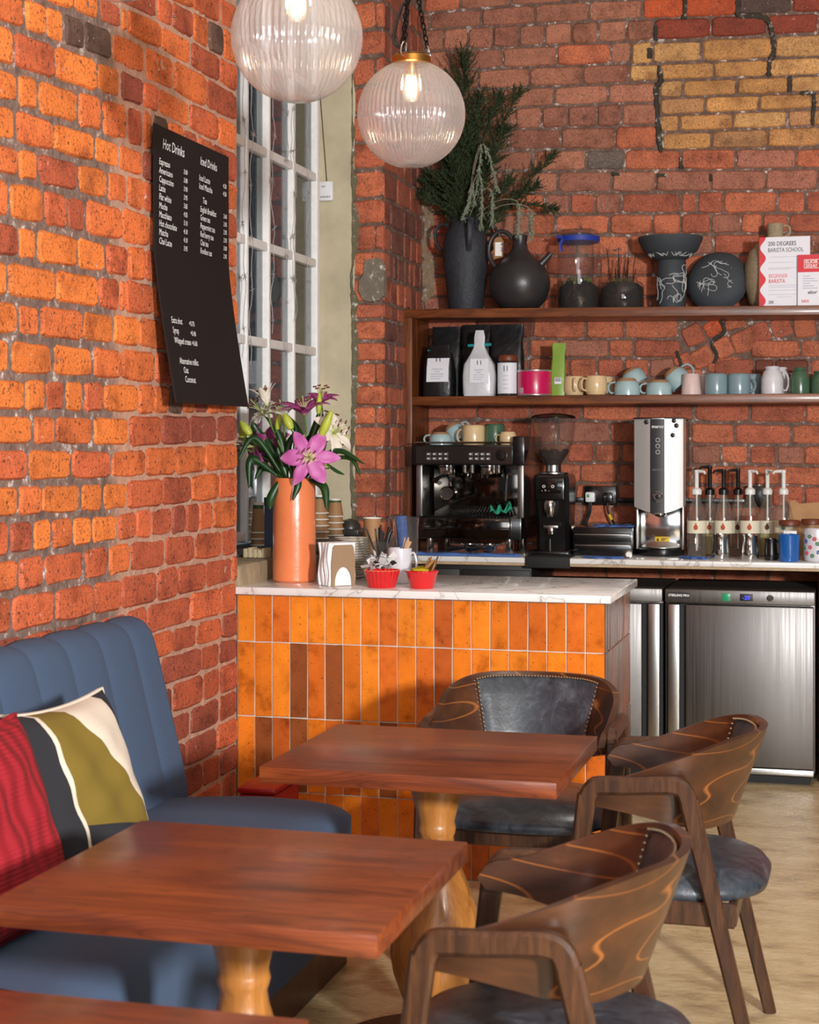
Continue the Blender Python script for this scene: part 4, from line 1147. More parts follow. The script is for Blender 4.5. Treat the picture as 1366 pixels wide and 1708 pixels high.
for i, (a, pz) in enumerate((('Extra shot', '+0.70'), ('Syrup', '+0.40'), ('Whipped cream', '+0.60'))):
    chalk(a, .055, .598 + i * .031, .028, .7); chalk(pz, .19, .598 + i * .031, .023)
chalk('Alternative milks:', .07, .722, .028, .75); chalk('Oat', .09, .75, .028); chalk('Coconut', .09, .778, .028)

# ------------------------------------------------------------------ window string lights and battery box
SILV = M('silver_wire', C(200, 200, 205), .35, .6)
random.seed(9)
labels = ['by the chalkboard edge', 'second from the chalkboard', 'left of the middle pane', 'on the middle mullion', 'in the last column of panes', 'nearest the plaster reveal']
for i, (u, vb) in enumerate(((407, 600), (419, 610), (455, 560), (478, 600), (492, 540), (514, 590))):
    y = onX(u, 742, X_WIN + .045).y
    t = thing('string_light', 'silver star string light hanging down the window, ' + labels[i], 'string light', (X_WIN + .045, y, 0), group='star string lights on the window')
    zb = onX(u, vb, X_WIN).z; pts = []; ph = random.random() * 6
    n = 60
    for k in range(n + 1):
        z = CEIL - .4 - (CEIL - .4 - zb) * k / n; pts.append((.004 * math.sin(k * .9), .014 * math.sin(k * .35 + ph) + jit(.004), z))
    MB().tube(pts, .0014, 4).build('wire', SILV, t)
    b = MB()
    for k in range(4, n, 1):
        q = Vector(pts[k])
        big = k % 7 == (i % 5)
        r_ = random.uniform(.018, .026) if big else .006
        for s_ in range(6 if big else 3):
            a = PI * s_ / (6 if big else 3) + jit(.2); d = Vector((jit(.4), math.cos(a), math.sin(a))).normalized() * r_; e = d.cross(Vector((1, 0, 0))).normalized() * (r_ * .14)
            b.add([q - d, q + e, q + d, q - e], [(0, 1, 2, 3)])
    o = b.build('stars', SILV, t, None); o['kind'] = 'stuff'
YJ = Y_JAMB - .012
bx = thing('battery_box', 'small white battery box hanging on its cord against the plaster reveal', 'battery box', (xx(546, YJ), YJ - .016, zz(546, 336, YJ)))
s_ = sc(539, YJ)
BXW = M('white_plastic', C(226, 228, 232), .4)
bb_ = MB().rbox(-12 * s_, 12 * s_, -.012, .013, 0, 32 * s_, .004).build('case', BXW, bx)
text('case_print', '018.4X3', .014, BLACKM, bb_, (0, -.0135, .012), (1, 0, 0), (0, 0, 1), 'CENTER'); text('case_print', 'ON', .012, BLACKM, bb_, (-.02, -.0135, .06), (1, 0, 0), (0, 0, 1))
c0 = onY(534, 150, YJ)
MB().tube([(0, .01, 32 * s_), (c0.x - bx.location.x, .012, c0.z - bx.location.z)], .0016, 5).build('cord', CABLE, bx)

# ------------------------------------------------------------------ top shelf pieces
def lathe_thing(name, label, cat, u, Y, z0, prof_px, mat, n=36, part='body', group=None, rz=0.0):
    """prof_px: (radius px, height px above the base)"""
    s_ = sc(u, Y)
    t = thing(name, label, cat, (xx(u, Y), Y, z0), rz, group)
    MB().lathe([(r * s_, h * s_) for r, h in prof_px], n).build(part, mat, t); return t, s_
Y1 = 7.58
def zt1(u, Y=Y1): return z_top(xx(u, Y)) + .001
DGLZ = M('charcoal_glaze', C(44, 47, 54), .62, var=.25, vs=9, bmp=.4, bs=60)
t, s_ = lathe_thing('two_handled_vase', 'tall dark stoneware vase with looped handles holding evergreen branches', 'vase', 777, Y1 + .01, zt1(777), [(0, 0), (27, 0), (29, 4), (34, 50), (38.5, 90), (38, 112), (33, 130), (27, 141), (25, 146), (27, 152), (25.5, 154), (22, 150), (22, 60), (0, 50)], DGLZ)
for a in (math.radians(175), math.radians(-70), math.radians(30)):
    d = Vector((math.cos(a), math.sin(a), 0))
    pts = [d * (24 * s_) + Vector((0, 0, 141 * s_)), d * (40 * s_) + Vector((0, 0, 147 * s_)), d * (53 * s_) + Vector((0, 0, 138 * s_)), d * (52 * s_) + Vector((0, 0, 115 * s_)), d * (38 * s_) + Vector((0, 0, 97 * s_))]
    MB().tube(curve_pts(pts, 20), .011, 8, flat=(.7, 1.1)).build('handle', DGLZ, t)
VASE1 = (t, s_)
MATTK = M('matt_black_ceramic', C(46, 45, 47), .34, bmp=.08, bs=200)
Y2_ = 7.53
t, s_ = lathe_thing('round_jug', 'round matt black jug with a ring handle, spout and price tag', 'jug', 867, Y2_, zt1(867, Y2_), [(0, 0), (24, 0), (32, 3), (44, 16), (50, 34), (51, 48), (46, 66), (34, 80), (22, 90), (14, 100), (11.5, 112), (13, 123), (11, 124), (9, 118), (9, 100), (0, 90)], MATTK, 44)
pts = [(-12, 118), (-20, 128), (-34, 131), (-46, 122), (-52, 105), (-50, 86), (-38, 68)]
MB().tube(curve_pts([(x * s_, -.01, z * s_) for x, z in pts], 30), .0105, 10).build('handle', MATTK, t)
MB().tube([(34 * s_, -.01, 72 * s_), (46 * s_, -.012, 84 * s_), (54 * s_, -.014, 92 * s_)], [.022, .014, .011], 14).build('spout', MATTK, t)
KRAFT = M('kraft_card', C(150, 112, 74), .8)
tg = MB(); tx = -34 * s_; tz = 128 * s_
tg.add([(tx - .022, -.034, tz - .125), (tx + .022, -.036, tz - .115), (tx + .026, -.036, tz - .04), (tx + .012, -.034, tz - .02), (tx - .012, -.034, tz - .022), (tx - .024, -.034, tz - .045)] +
       [(tx - .022, -.0325, tz - .125), (tx + .022, -.0345, tz - .115), (tx + .026, -.0345, tz - .04), (tx + .012, -.0325, tz - .02), (tx - .012, -.0325, tz - .022), (tx - .024, -.0325, tz - .045)],
       [(0, 1, 2, 3, 4, 5), (11, 10, 9, 8, 7, 6)] + [(i, i + 6, (i + 1) % 6 + 6, (i + 1) % 6) for i in range(6)])
tg = tg.build('price_tag', KRAFT, t, 20)
MB().box(tx - .015, tx + .017, -.0385, -.0365, tz - .11, tz - .045).build('tag_paper', PLASW, tg, None)
text('tag_price', '5 36', .03, M('blue_ink', C(40, 40, 110), .6), tg, (tx + .012, -.0392, tz - .05), (0, 0, -1), (1, 0, 0), stretch=.75)
MB().tube([(tx, -.034, tz - .03), (tx + .002, -.028, tz), (tx + .004, -.012, tz + .008)], .001, 4).build('tag_string', KRAFT, tg)

GLASS = clear('clear_glass', (.93, .94, .94, 1), .03, .03, (.7, .7, .7, 1), 1.5, 1.3)
SOIL = M('dark_compost', C(30, 20, 16), .9, var=.4, vs=60, bmp=.8, bs=90)
MOSS = M('moss', C(92, 96, 48), .9, var=.3)
Y3 = 7.60
t, s_ = lathe_thing('tall_glass_jar', 'tall lidded glass jar tied with a blue ribbon on the top shelf', 'jar', 965, Y3, zt1(965, Y3), [(0, 0), (34, 0), (36, 4), (36, 112), (33, 120), (29, 126)], GLASS, 40, 'glass')
MB().lathe([(31 * s_, 120 * s_), (32 * s_, 122 * s_), (32 * s_, 130 * s_), (30 * s_, 133 * s_), (0, 134 * s_)], 36).build('lid', GLASS, t)
MB().lathe([(0, .004), (31 * s_, .004), (33 * s_, 12 * s_), (32 * s_, 38 * s_), (20 * s_, 48 * s_), (0, 44 * s_)], 24).build('compost', SOIL, t)
RIB = M('blue_ribbon', C(26, 52, 150), .55)
rb = MB().lathe([(34.5 * s_, 113 * s_), (35.5 * s_, 114 * s_), (35.5 * s_, 122 * s_), (34 * s_, 122.5 * s_)], 36).build('ribbon', RIB, t)
for a, b_, c_ in (((-22, -36), 116, (-30, 120)), ((-24, -36), 118, (-22, 95))):
    MB().tube([(-20 * s_, -.095, 117 * s_), ((a[0]) * s_, -.108, (117 + c_[1]) / 2 * s_), (c_[0] * s_, -.104, c_[1] * s_)], .008, 6, flat=(1.0, .35)).build('ribbon_tail', RIB, rb)
b = MB(); random.seed(4)
for i in range(30):
    a = random.random() * 6.28; r = random.uniform(0, 26) * s_; b.sphere((r * math.cos(a), r * math.sin(a), 44 * s_ + random.uniform(0, .02)), .012, 6, 4)
b.build('moss', MOSS, t)
t, s_ = lathe_thing('terrarium_jar', 'squat ribbed glass jar of dark compost with dead stems sticking out', 'jar', 1038, Y1, zt1(1038), [(0, 0), (34, 0), (36, 4), (36, 36), (33, 44), (26, 48), (24, 50), (25, 53), (23, 54)], GLASS, 44, 'glass')
MB().lathe([(0, .003), (32.5 * s_, .003), (34 * s_, 6 * s_), (34 * s_, 36 * s_), (24 * s_, 44 * s_), (0, 46 * s_)], 32, rib=16, ribd=.02).build('compost', SOIL, t)
b = MB(); random.seed(14)
for i in range(26):
    a = random.random() * 6.28; r = random.uniform(0, 22) * s_; b.sphere((r * math.cos(a), r * math.sin(a), 48 * s_), .012, 6, 4, sz=.6)
b.build('moss', MOSS, t)
for i in range(15):
    x, y = random.uniform(-22, 22) * s_, jit(18) * s_; h = random.uniform(60, 106) * s_
    MB().tube([(x, y, 40 * s_), (x * 1.1 + jit(.006), y, (40 * s_ + h) / 2), (x * 1.25 + jit(.01), y, h)], .0019, 5).build('dead_stem', SOIL, t)

# decorated charcoal stoneware: squiggles of white slip as raised lines
CHARC = M('charcoal_stoneware', C(52, 58, 64), .7, bmp=.25, bs=150)
SLIP = M('white_slip', C(196, 200, 200), .7)
def squiggles(parent, fn, n, seed, LU, LV, r=.0014):
    '''n wandering lines over a patch LU x LV metres; fn(u, v) with u, v in 0..1'''
    random.seed(seed)
    for k in range(n):
        u, v = (k + .5) / n + jit(.03), .25 + .5 * ((k * .618) % 1); a = random.random() * 6.28; pts = []; sgn = random.choice((-1, 1)); st = .0055
        for i in range(52):
            a += sgn * .16 + .30 * sgn * math.sin(i * .33 + k)
            if i % 13 == 12: sgn = -sgn
            u += math.cos(a) * st / LU; v += math.sin(a) * st / LV
            if not .07 < v < .93: a = -a; v = min(max(v, .07), .93)
            pts.append(fn(u, v))
        MB().tube(pts, r, 5).build('slip_line', SLIP, parent)
t, s_ = lathe_thing('patterned_cylinder_vase', 'charcoal cylinder vase with white squiggles, standing under the patterned bowl', 'vase', 1120, Y1, zt1(1120), [(0, 0), (23, 0), (24, 3), (24, 79), (23, 81), (20, 80), (20, 10), (0, 8)], CHARC, 40)
squiggles(t, lambda u, v: (24.2 * s_ * math.cos(-PI + PI * u), 24.2 * s_ * math.sin(-PI + PI * u), (4 + 74 * v) * s_), 8, 21, .21, .21)
zb_ = zt1(1120) + 81.3 * s_
t, s_ = lathe_thing('patterned_bowl', 'wide charcoal bowl with white squiggles balanced on the cylinder vase', 'bowl', 1118, Y1, zb_, [(0, 0), (24, 0), (28, 2), (45, 16), (53, 33), (54, 38), (52, 38), (44, 20), (26, 7), (0, 5)], CHARC, 48)
squiggles(t, lambda u, v: ((28 + 26 * v ** .7) * s_ * math.cos(-PI + PI * u), (28 + 26 * v ** .7) * s_ * math.sin(-PI + PI * u), (3 + 35 * v ** 1.1) * s_), 10, 22, .36, .12)
# bowl leaning on its rim
s_ = sc(1193, 7.6); R_b = 51 * s_
t = thing('leaning_bowl', 'round charcoal bowl with white squiggles standing on edge beside the cylinder vase', 'bowl', (xx(1195, 7.6), 7.60, zt1(1195, 7.6)))
Rm = Matrix.Translation((0, 0, 48.5 * s_)) @ Matrix.Rotation(math.radians(-8), 4, 'Z') @ Matrix.Rotation(math.radians(78), 4, 'X')
MB().lathe([(0, .028), (30 * s_, .026), (44 * s_, .012), (R_b, -.018), (R_b + .002, -.022), (R_b - .003, -.024), (40 * s_, .002), (0, .016)][::-1], 52, mat=Rm).build('body', CHARC, t)
def dish2(x, y):
    r = math.hypot(x, y) * R_b; a = math.atan2(y, x); r = min(r, R_b * .96); rr = r / s_
    z = .028 - .002 * min(rr / 30, 1) - max(0, rr - 30) / 21 * .044
    return Rm @ Vector((r * math.cos(a), r * math.sin(a), z + .0005))
squiggles(t, lambda u, v: dish2((u - .5) * 2, (v - .5) * 2), 16, 33, .27, .27, .0012)
SANDG = M('speckled_stoneware', C(156, 140, 114), .8, var=.25, vs=90, bmp=.15)
t, s_ = lathe_thing('stoneware_bottle', 'beige speckled round bottle with a narrow handled neck behind the certificate', 'jug', 1293, 7.605, zt1(1293, 7.605), [(0, 0), (34, 0), (43, 10), (50, 40), (50, 70), (43, 95), (28, 110), (14, 114), (13, 118), (13.5, 141), (11, 142), (11, 116), (0, 112)], SANDG, 40)
MB().tube(curve_pts([(12 * s_, 0, 138 * s_), (22 * s_, 0, 136 * s_), (23 * s_, 0, 124 * s_), (13 * s_, 0, 119 * s_)], 14), .006, 8).build('handle', SANDG, t)

# certificate, award card and acrylic stand
PAPER = M('certificate_paper', C(226, 226, 236), .6)
REDP = M('red_print', C(206, 30, 48), .5); PINKP = M('pink_print', C(226, 120, 130), .6); INK = M('black_ink', C(30, 30, 34), .6); GREYP = M('grey_print', C(150, 152, 172), .6)
YC = 7.45
def flat_sheet(name, label, cat, u0, v0, u1, v1, Y, mat, th=.0018):
    A, B_ = onY(u0, v1, Y), onY(u1, v0, Y)
    z0 = zt1((u0 + u1) / 2, Y)
    t = thing(name, label, cat, (A.x, Y, z0), rot=(math.radians(-3), 0, 0)); w, h = B_.x - A.x, B_.z - z0
    MB().box(0, w, 0, th, 0, h).build('sheet', mat, t, None); return t, w, h
t, w, h = flat_sheet('certificate', 'white barista certificate with a red wavy edge standing on the top shelf', 'certificate', 1266, 392.5, 1351, 507, YC, PAPER)
k = h / 114.0
def pr(body, x, y, size, mat, bold=0, stretch=.8): text('print', body, size * k, mat, t, (x * k, -.0008, h - y * k), (1, 0, 0), (0, 0, 1), bold=bold, stretch=stretch)
pr('200 DEGREES', 14, 14.5, 10, INK, .0002, .78); pr('BARISTA SCHOOL', 14, 25, 10, INK, 0, .70)
pr('BEGINNER', 15, 67.5, 9, PINKP, .0002, .72); pr('BARISTA', 15, 76, 9, REDP, .0002, .78); pr('200', 15, 110, 7, INK, .0003)
b = MB()
for y, x0, x1 in ((33, 15, 70), (42, 15, 55), (51, 15, 68), (53, 15, 50), (80, 15, 62), (83, 15, 60), (88, 15, 64), (95, 15, 60), (99, 28, 52)): b.box(x0 * k, x1 * k, -.0006, -.0001, h - y * k - .0012, h - y * k)
b.build('print', GREYP, t, None)
b = MB(); n = 40
row = [[(0, -.0007, h * i / n), ((6.2 + 4.6 * math.sin(i / n * PI * 6.5)) * k, -.0007, h * i / n)] for i in range(n + 1)]
b.grid(row); b.build('red_border', REDP, t, None)
t, w, h = flat_sheet('award_card', 'red and white award card overlapping the certificate at the photo edge', 'card', 1330.5, 422.5, 1400, 506, YC - .02, PAPER)
k = h / 84.0
MB().box(0, w, -.001, -.0002, h - 29 * k, h).build('red_band', REDP, t, None)
fr_ = MB()
for a in ((10, 44, 8, 8.8), (10, 44, 22, 22.8), (10, 10.8, 8, 22.8), (43.2, 44, 8, 22.8)): fr_.box(a[0] * k, a[1] * k, -.0016, -.0012, h - a[3] * k, h - a[2] * k)
fr_.build('band_frame', PLASW, t, None)
text('print', 'ELIOR', 7.5 * k, PLASW, t, (12 * k, -.0018, h - 14.5 * k), (1, 0, 0), (0, 0, 1), bold=.0004); text('print', '2024//', 7.5 * k, PLASW, t, (12 * k, -.0018, h - 21 * k), (1, 0, 0), (0, 0, 1), bold=.0004)
text('print', 'ucc', 9 * k, REDP, t, (6 * k, -.0012, h - 79 * k), (1, 0, 0), (0, 0, 1), bold=.0004); text('print', 'elior', 8 * k, INK, t, (16 * k, -.0012, h - 65 * k), (1, 0, 0), (0, 0, 1), bold=.0004)
b = MB()
for i in range(6): b.box(8 * k, (20 + 6 * (i % 3)) * k, -.0012, -.0006, h - (36 + 4 * i) * k, h - (35.2 + 4 * i) * k)
b.build('print', GREYP, t, None)

# ------------------------------------------------------------------ evergreen branches
FIR = M('juniper_green', C(42, 55, 26), .75, var=.35, vs=20); FIRD = M('juniper_twig', C(74, 52, 34), .8)
SILVG = M('silver_foliage', C(134, 148, 126), .8, var=.2, vs=30)
V0 = Vector(VASE1[0].location) + Vector((0, 0, 150 * VASE1[1]))
eb = thing('evergreen_bunch', 'bunch of dark juniper branches with silvery sprigs in the two-handled vase', 'branches', V0)
random.seed(50)
def spray(b, base, tip, n, length, droop, needle, width):
    """feathery shoots along base->tip"""
    d = tip - base
    for i in range(n):
        t = .12 + .88 * (i / n) ** .9; q = base + d * t
        side = Vector((random.gauss(0, 1), random.gauss(0, .5), random.gauss(0, 1)))
        dir_ = (d.normalized() * 1.0 + side.normalized() * .75 + Vector((0, 0, droop))).normalized()
        L = length * (1 - .6 * t) * random.uniform(.6, 1.2); e = q + dir_ * L
        m_ = max(4, int(L / .008))
        for j in range(m_):
            s = j / m_; p_ = q.lerp(e, s)
            for w in range(2):
                nd = (dir_ + Vector((jit(1), jit(1), jit(1))) * .75).normalized() * needle * random.uniform(.6, 1.2) * (1.1 - .5 * s)
                o_ = nd.cross(Vector((jit(1), jit(1), jit(1)))).normalized() * width
                b.add([p_ - o_, p_ + o_, p_ + nd], [(0, 1, 2)])
def branch(u, v, Y, n, length, mat, droop=.1, needle=.016, width=.0022, bend=(0, 0), name='branch', base=None):
    tip = onY(u, v, Y) - V0; b0 = base if base is not None else Vector((jit(.02), jit(.02), -.12)); midp = b0.lerp(tip, .5) + Vector((bend[0], 0, bend[1]))
    cp = curve_pts([b0, midp, tip], 8)
    t = MB().tube(cp, [.0045 - .0004 * i for i in range(9)], 5).build(name, FIRD, eb)
    b = MB()
    for a, c_ in zip(cp[1:], cp[2:]): spray(b, a, c_, max(3, n // 7), length, droop, needle, width)
    spray(b, cp[-2], cp[-1], max(3, n // 7), length * .7, droop, needle, width)
    o = b.build('needles', mat, t, None); o['kind'] = 'stuff'
for (u, v, Y, n, L, bend) in ((776, 98, 7.55, 100, .15, (-.03, .03)), (757, 150, 7.60, 90, .15, (-.03, 0)), (800, 165, 7.60, 90, .14, (-.02, .02)), (832, 160, 7.62, 70, .11, (-.04, .04)), (868, 150, 7.64, 60, .09, (-.06, .02)),
                              (845, 215, 7.60, 70, .11, (-.03, .02)), (730, 230, 7.62, 80, .14, (.0, .02)), (712, 300, 7.64, 80, .12, (.0, .04)), (780, 220, 7.52, 90, .15, (-.02, 0)), (815, 270, 7.52, 80, .12, (0, .02)), (705, 325, 7.60, 60, .09, (.02, .05)),
                              (740, 300, 7.56, 80, .12, (0, .03)), (925, 256, 7.6, 60, .08, (-.02, -.03)), (928, 348, 7.58, 45, .06, (.02, .10)), (895, 310, 7.56, 50, .08, (0, .04)), (850, 300, 7.56, 50, .09, (-.0, .02)), (760, 262, 7.5, 90, .13, (-.02, 0))):
    branch(u, v, Y, int(n * 1.7), L * 1.15, FIR, .12, .019, .0034, bend=bend)
for (u0, v0, u1, v1, Y) in ((802, 240, 790, 340, 7.44), (806, 240, 830, 315, 7.44), (790, 305, 772, 362, 7.42), (800, 290, 803, 378, 7.42), (818, 315, 820, 372, 7.44), (862, 335, 864, 392, 7.46), (880, 345, 886, 396, 7.46)):
    a = onY(u0, v0, Y) - V0; e = onY(u1, v1, Y) - V0
    cp = curve_pts([Vector((0, 0, -.02)), (a * .6) + Vector((0, -.03, .03)), a, a.lerp(e, .5) + Vector((.008, 0, 0)), e], 12)
    t = MB().tube(cp, .0018, 5).build('sprig', M('pale_twig', C(150, 136, 122), .8), eb)
    b = MB()
    for k in range(6, 12): spray(b, cp[k], cp[k + 1], 9, .055, -.6, .010, .0024)
    o = b.build('silver_leaves', SILVG, t, None); o['kind'] = 'stuff'

# ------------------------------------------------------------------ middle shelf: coffee bags, jar, tin, packet
Z2 = Z_MID + .001
BAGK = M('black_foil_bag', C(20, 20, 22), .35, bmp=.5, bs=14); BAGW = M('clear_white_bag', C(200, 202, 208), .28, var=.1, bmp=.5, bs=20)
TEAL = M('teal_clip', C(24, 140, 146), .4); LAB = M('white_label', C(222, 224, 232), .55); NAVY = M('navy_print', C(32, 42, 92), .6)
def bag(name, label, u, Y, z0, wpx, hpx, dpx, mat, top=.85, crimp=None, neck=None, lab=None, clip=None):
    s_ = sc(u, Y); t = thing(name, label, 'coffee bag', (xx(u, Y), Y, z0), group='coffee bags on the shelf'); w, h, d = wpx * s_, hpx * s_, dpx * s_
    b = MB(); P = []
    rows = [(0, .96, 1), (.03, 1, 1), (.3, 1.0, 1.0), (.55, .97, .85), (.75, .9, .5), (.9, top, .16), (1.0, top, .05)] if neck is None else [(0, .94, 1), (.04, 1, 1), (.3, 1.04, 1), (.48, .95, .9), (.62, .6, .5), (.74, .36, .22), (.8, .34, .14), (.9, .34, .1), (1.0, .26, .05)]
    for (f, a, c_) in rows:
        ring = []
        for k in range(16):
            an = 2 * PI * k / 16; ca, sa = math.cos(an), math.sin(an); e = .35
            ring.append((w / 2 * a * math.copysign(abs(ca) ** e, ca) + jit(.002), d / 2 * c_ * math.copysign(abs(sa) ** e, sa) + jit(.0015), h * f))
        P.append(ring + [ring[0]])
    b.grid([r[::-1] for r in P]); b.add(P[0][:16], [tuple(range(16))]); b.add(P[-1][:16], [tuple(range(15, -1, -1))])
    bd = b.build('bag', mat, t, 55)
    if lab:
        f0, f1, ww, off = lab; y = -d / 2 * .975 - .002
        pts = [(-ww, f0), (ww, f0), (ww, f1 - .06), (ww * .8, f1 - .015), (ww * .5, f1), (-ww * .5, f1), (-ww * .8, f1 - .015), (-ww, f1 - .06)]
        def yb(f): return -d / 2 * (1.0 if f < .33 else 1.0 - .15 * (f - .3) / .25 if f < .55 else .85 - .35 * (f - .55) / .2) - .0028
        nn = 10; gridp = [[(off * w + x * ww * w / 1, yb(f0 + (f1 - f0) * i / nn), h * (f0 + (f1 - f0) * i / nn)) for x in (-1, 1)] for i in range(nn + 1)]
        lb = MB().grid(gridp).build('label', LAB, t, 60)
        zc = h * (f1 - .12)
        text('label_print', '11', .042, NAVY, lb, (off * w, yb(f1 - .06) - .001, zc), (1, 0, 0), (0, 0, 1), 'CENTER', bold=.0004, stretch=.8)
        bb2 = MB()
        for i, (x0, x1) in enumerate(((-.5, .5), (-.25, .25), (-.6, .6), (-.62, .55), (-.6, .3))):
            zc2 = h * (f0 + (f1 - f0) * (.52 - .1 * i)); bb2.box(off * w + x0 * ww * w, off * w + x1 * ww * w, yb(f0) - .0012, yb(f0) - .0006, zc2, zc2 + .0022)
        bb2.build('label_lines', GREYP, lb, None)
    if clip:
        f, half, tilt = clip
        MB().tube([(-half * w, 0, h * f), (half * w, 0, h * f + tilt)], .0075, 10).build('clip', TEAL, t)
    return t
random.seed(70)
bag('coffee_bag', 'black coffee bag with a white label and teal clip, leftmost on the middle shelf', 733, 7.50, Z2, 52, 86, 36, BAGK, .75, lab=(.28, .74, .36, .02), clip=(.89, .38, -.006))
bag('coffee_bag', 'clear white coffee bag with a twisted neck and teal clip', 800, 7.485, Z2, 52, 110, 38, BAGW, neck=1, lab=(.2, .56, .3, .06), clip=(.77, .38, .004))
bag('coffee_bag', 'tall black coffee bag standing behind the leftmost labelled bag', 745, 7.64, Z2, 54, 118, 30, BAGK, .9)
bag('coffee_bag', 'tall black coffee bag behind the clear white bag', 795, 7.65, Z2, 52, 121, 30, BAGK, .95)
bag('coffee_bag', 'tall black coffee bag behind the brown-lidded jar', 846, 7.63, Z2, 58, 121, 30, BAGK, .95)
BRLID = M('brown_lid', C(108, 52, 30), .45); COFFEE = M('ground_coffee', C(40, 22, 15), .9, bmp=.4, bs=120)
t, s_ = lathe_thing('labelled_jar', 'jar with a white label and brown lid beside the pink tin', 'jar', 847, 7.50, Z2, [(0, 0), (16, 0), (17, 3), (17, 54), (15, 58), (14, 59)], GLASS, 32, 'glass')
MB().lathe([(0, .003), (15.5 * s_, .003), (16 * s_, 50 * s_), (0, 50 * s_)], 28).build('coffee', COFFEE, t)
MB().lathe([(15.5 * s_, 58 * s_), (16 * s_, 59 * s_), (16 * s_, 66 * s_), (14.5 * s_, 68 * s_), (0, 68 * s_)], 28).build('lid', BRLID, t)
b = MB(); r_ = 17.3 * s_
b.grid([[(r_ * math.sin(a), -r_ * math.cos(a), 4 * s_), (r_ * math.sin(a), -r_ * math.cos(a), 55 * s_)] for a in [math.radians(x) for x in range(-70, 71, 10)]])
lb = b.build('label', LAB, t, 60)
text('label_print', '11', .036, NAVY, lb, (0, -r_ - .0012, 41 * s_), (1, 0, 0), (0, 0, 1), 'CENTER', bold=.0004, stretch=.8)
b = MB(); 
for i in range(4): b.box(-.014, .014, -r_ - .001, -r_ - .0004, (33 - 7 * i) * s_, (33.6 - 7 * i) * s_)
b.build('label_lines', GREYP, lb, None)
PINK = M('magenta_tin', C(196, 12, 84), .3, coat=.4); TINM = M('tin_rim', C(205, 196, 200), .3, .8)
t, s_ = lathe_thing('pink_tin', 'magenta tin with pale metal rims on the middle shelf', 'tin', 891.5, 7.50, Z2, [(0, 1), (28, 1), (28.2, 2), (28.2, 40.5), (28, 41), (0, 41)], PINK, 44)
for z0 in (0, 40): MB().lathe([(28.6 * s_, z0 * s_), (29 * s_, (z0 + .8) * s_), (29 * s_, (z0 + 2) * s_), (28 * s_, (z0 + 3) * s_)], 44).build('rim', TINM, t)
b = MB(); r_ = 28.5 * s_
for i in range(9):
    a = math.radians(-50 + i * 2.4); a2 = a + math.radians(1.2); b.add([(r_ * math.sin(a), -r_ * math.cos(a), 4 * s_), (r_ * math.sin(a2), -r_ * math.cos(a2), 4 * s_), (r_ * math.sin(a2), -r_ * math.cos(a2), 13 * s_), (r_ * math.sin(a), -r_ * math.cos(a), 13 * s_)], [(0, 1, 2, 3)])
b.build('barcode', LAB, t, None)
GRN = M('green_packet', C(128, 160, 62), .4, var=.1, bmp=.3, bs=20)
t = bag('tea_packet', 'slim light green packet standing beside the pink tin', 932, 7.53, Z2, 24, 88, 20, GRN, .95); t['category'] = 'packet'; del t['group']
s_ = sc(932, 7.53); lb = MB().box(-.015, .018, -.034, -.033, .055, .085).build('label', LAB, t, None)
b = MB(); 
for i in range(7): b.box(-.012 + i * .004, -.010 + i * .004, -.0345, -.0341, .066, .083)
b.build('barcode', INK, lb, None)

# ------------------------------------------------------------------ mugs and cups
def glaze(name, c): return M(name, c, .22, coat=.3, var=.05, vs=30)
CREAM, BLUEG, PINKG, GREYB, WHITEG, GREENG_ = glaze('cream_glaze', C(214, 186, 142)), glaze('pale_blue_glaze', C(160, 186, 190)), glaze('pink_glaze', C(214, 190, 186)), glaze('grey_blue_glaze', C(124, 148, 156)), glaze('white_glaze', C(208, 206, 212)), glaze('green_glaze', C(66, 96, 74))
CLAY = M('bare_clay', C(166, 128, 92), .8)
MUGSHAPE = {
 'round': [(0, 0), (.36, 0), (.42, .03), (.5, .25), (.5, .62), (.46, .92), (.44, 1.0)],
 'cup': [(0, 0), (.28, 0), (.32, .05), (.46, .3), (.5, .6), (.5, 1.0)],
 'straight': [(0, 0), (.42, 0), (.46, .03), (.5, .12), (.5, .95), (.49, 1.0)],
 'tumbler': [(0, 0), (.36, 0), (.39, .03), (.49, .85), (.5, 1.0)],
 'footed': [(0, 0), (.30, 0), (.34, .04), (.33, .07), (.28, .10), (.40, .2), (.49, .45), (.5, .95), (.49, 1.0)],
}
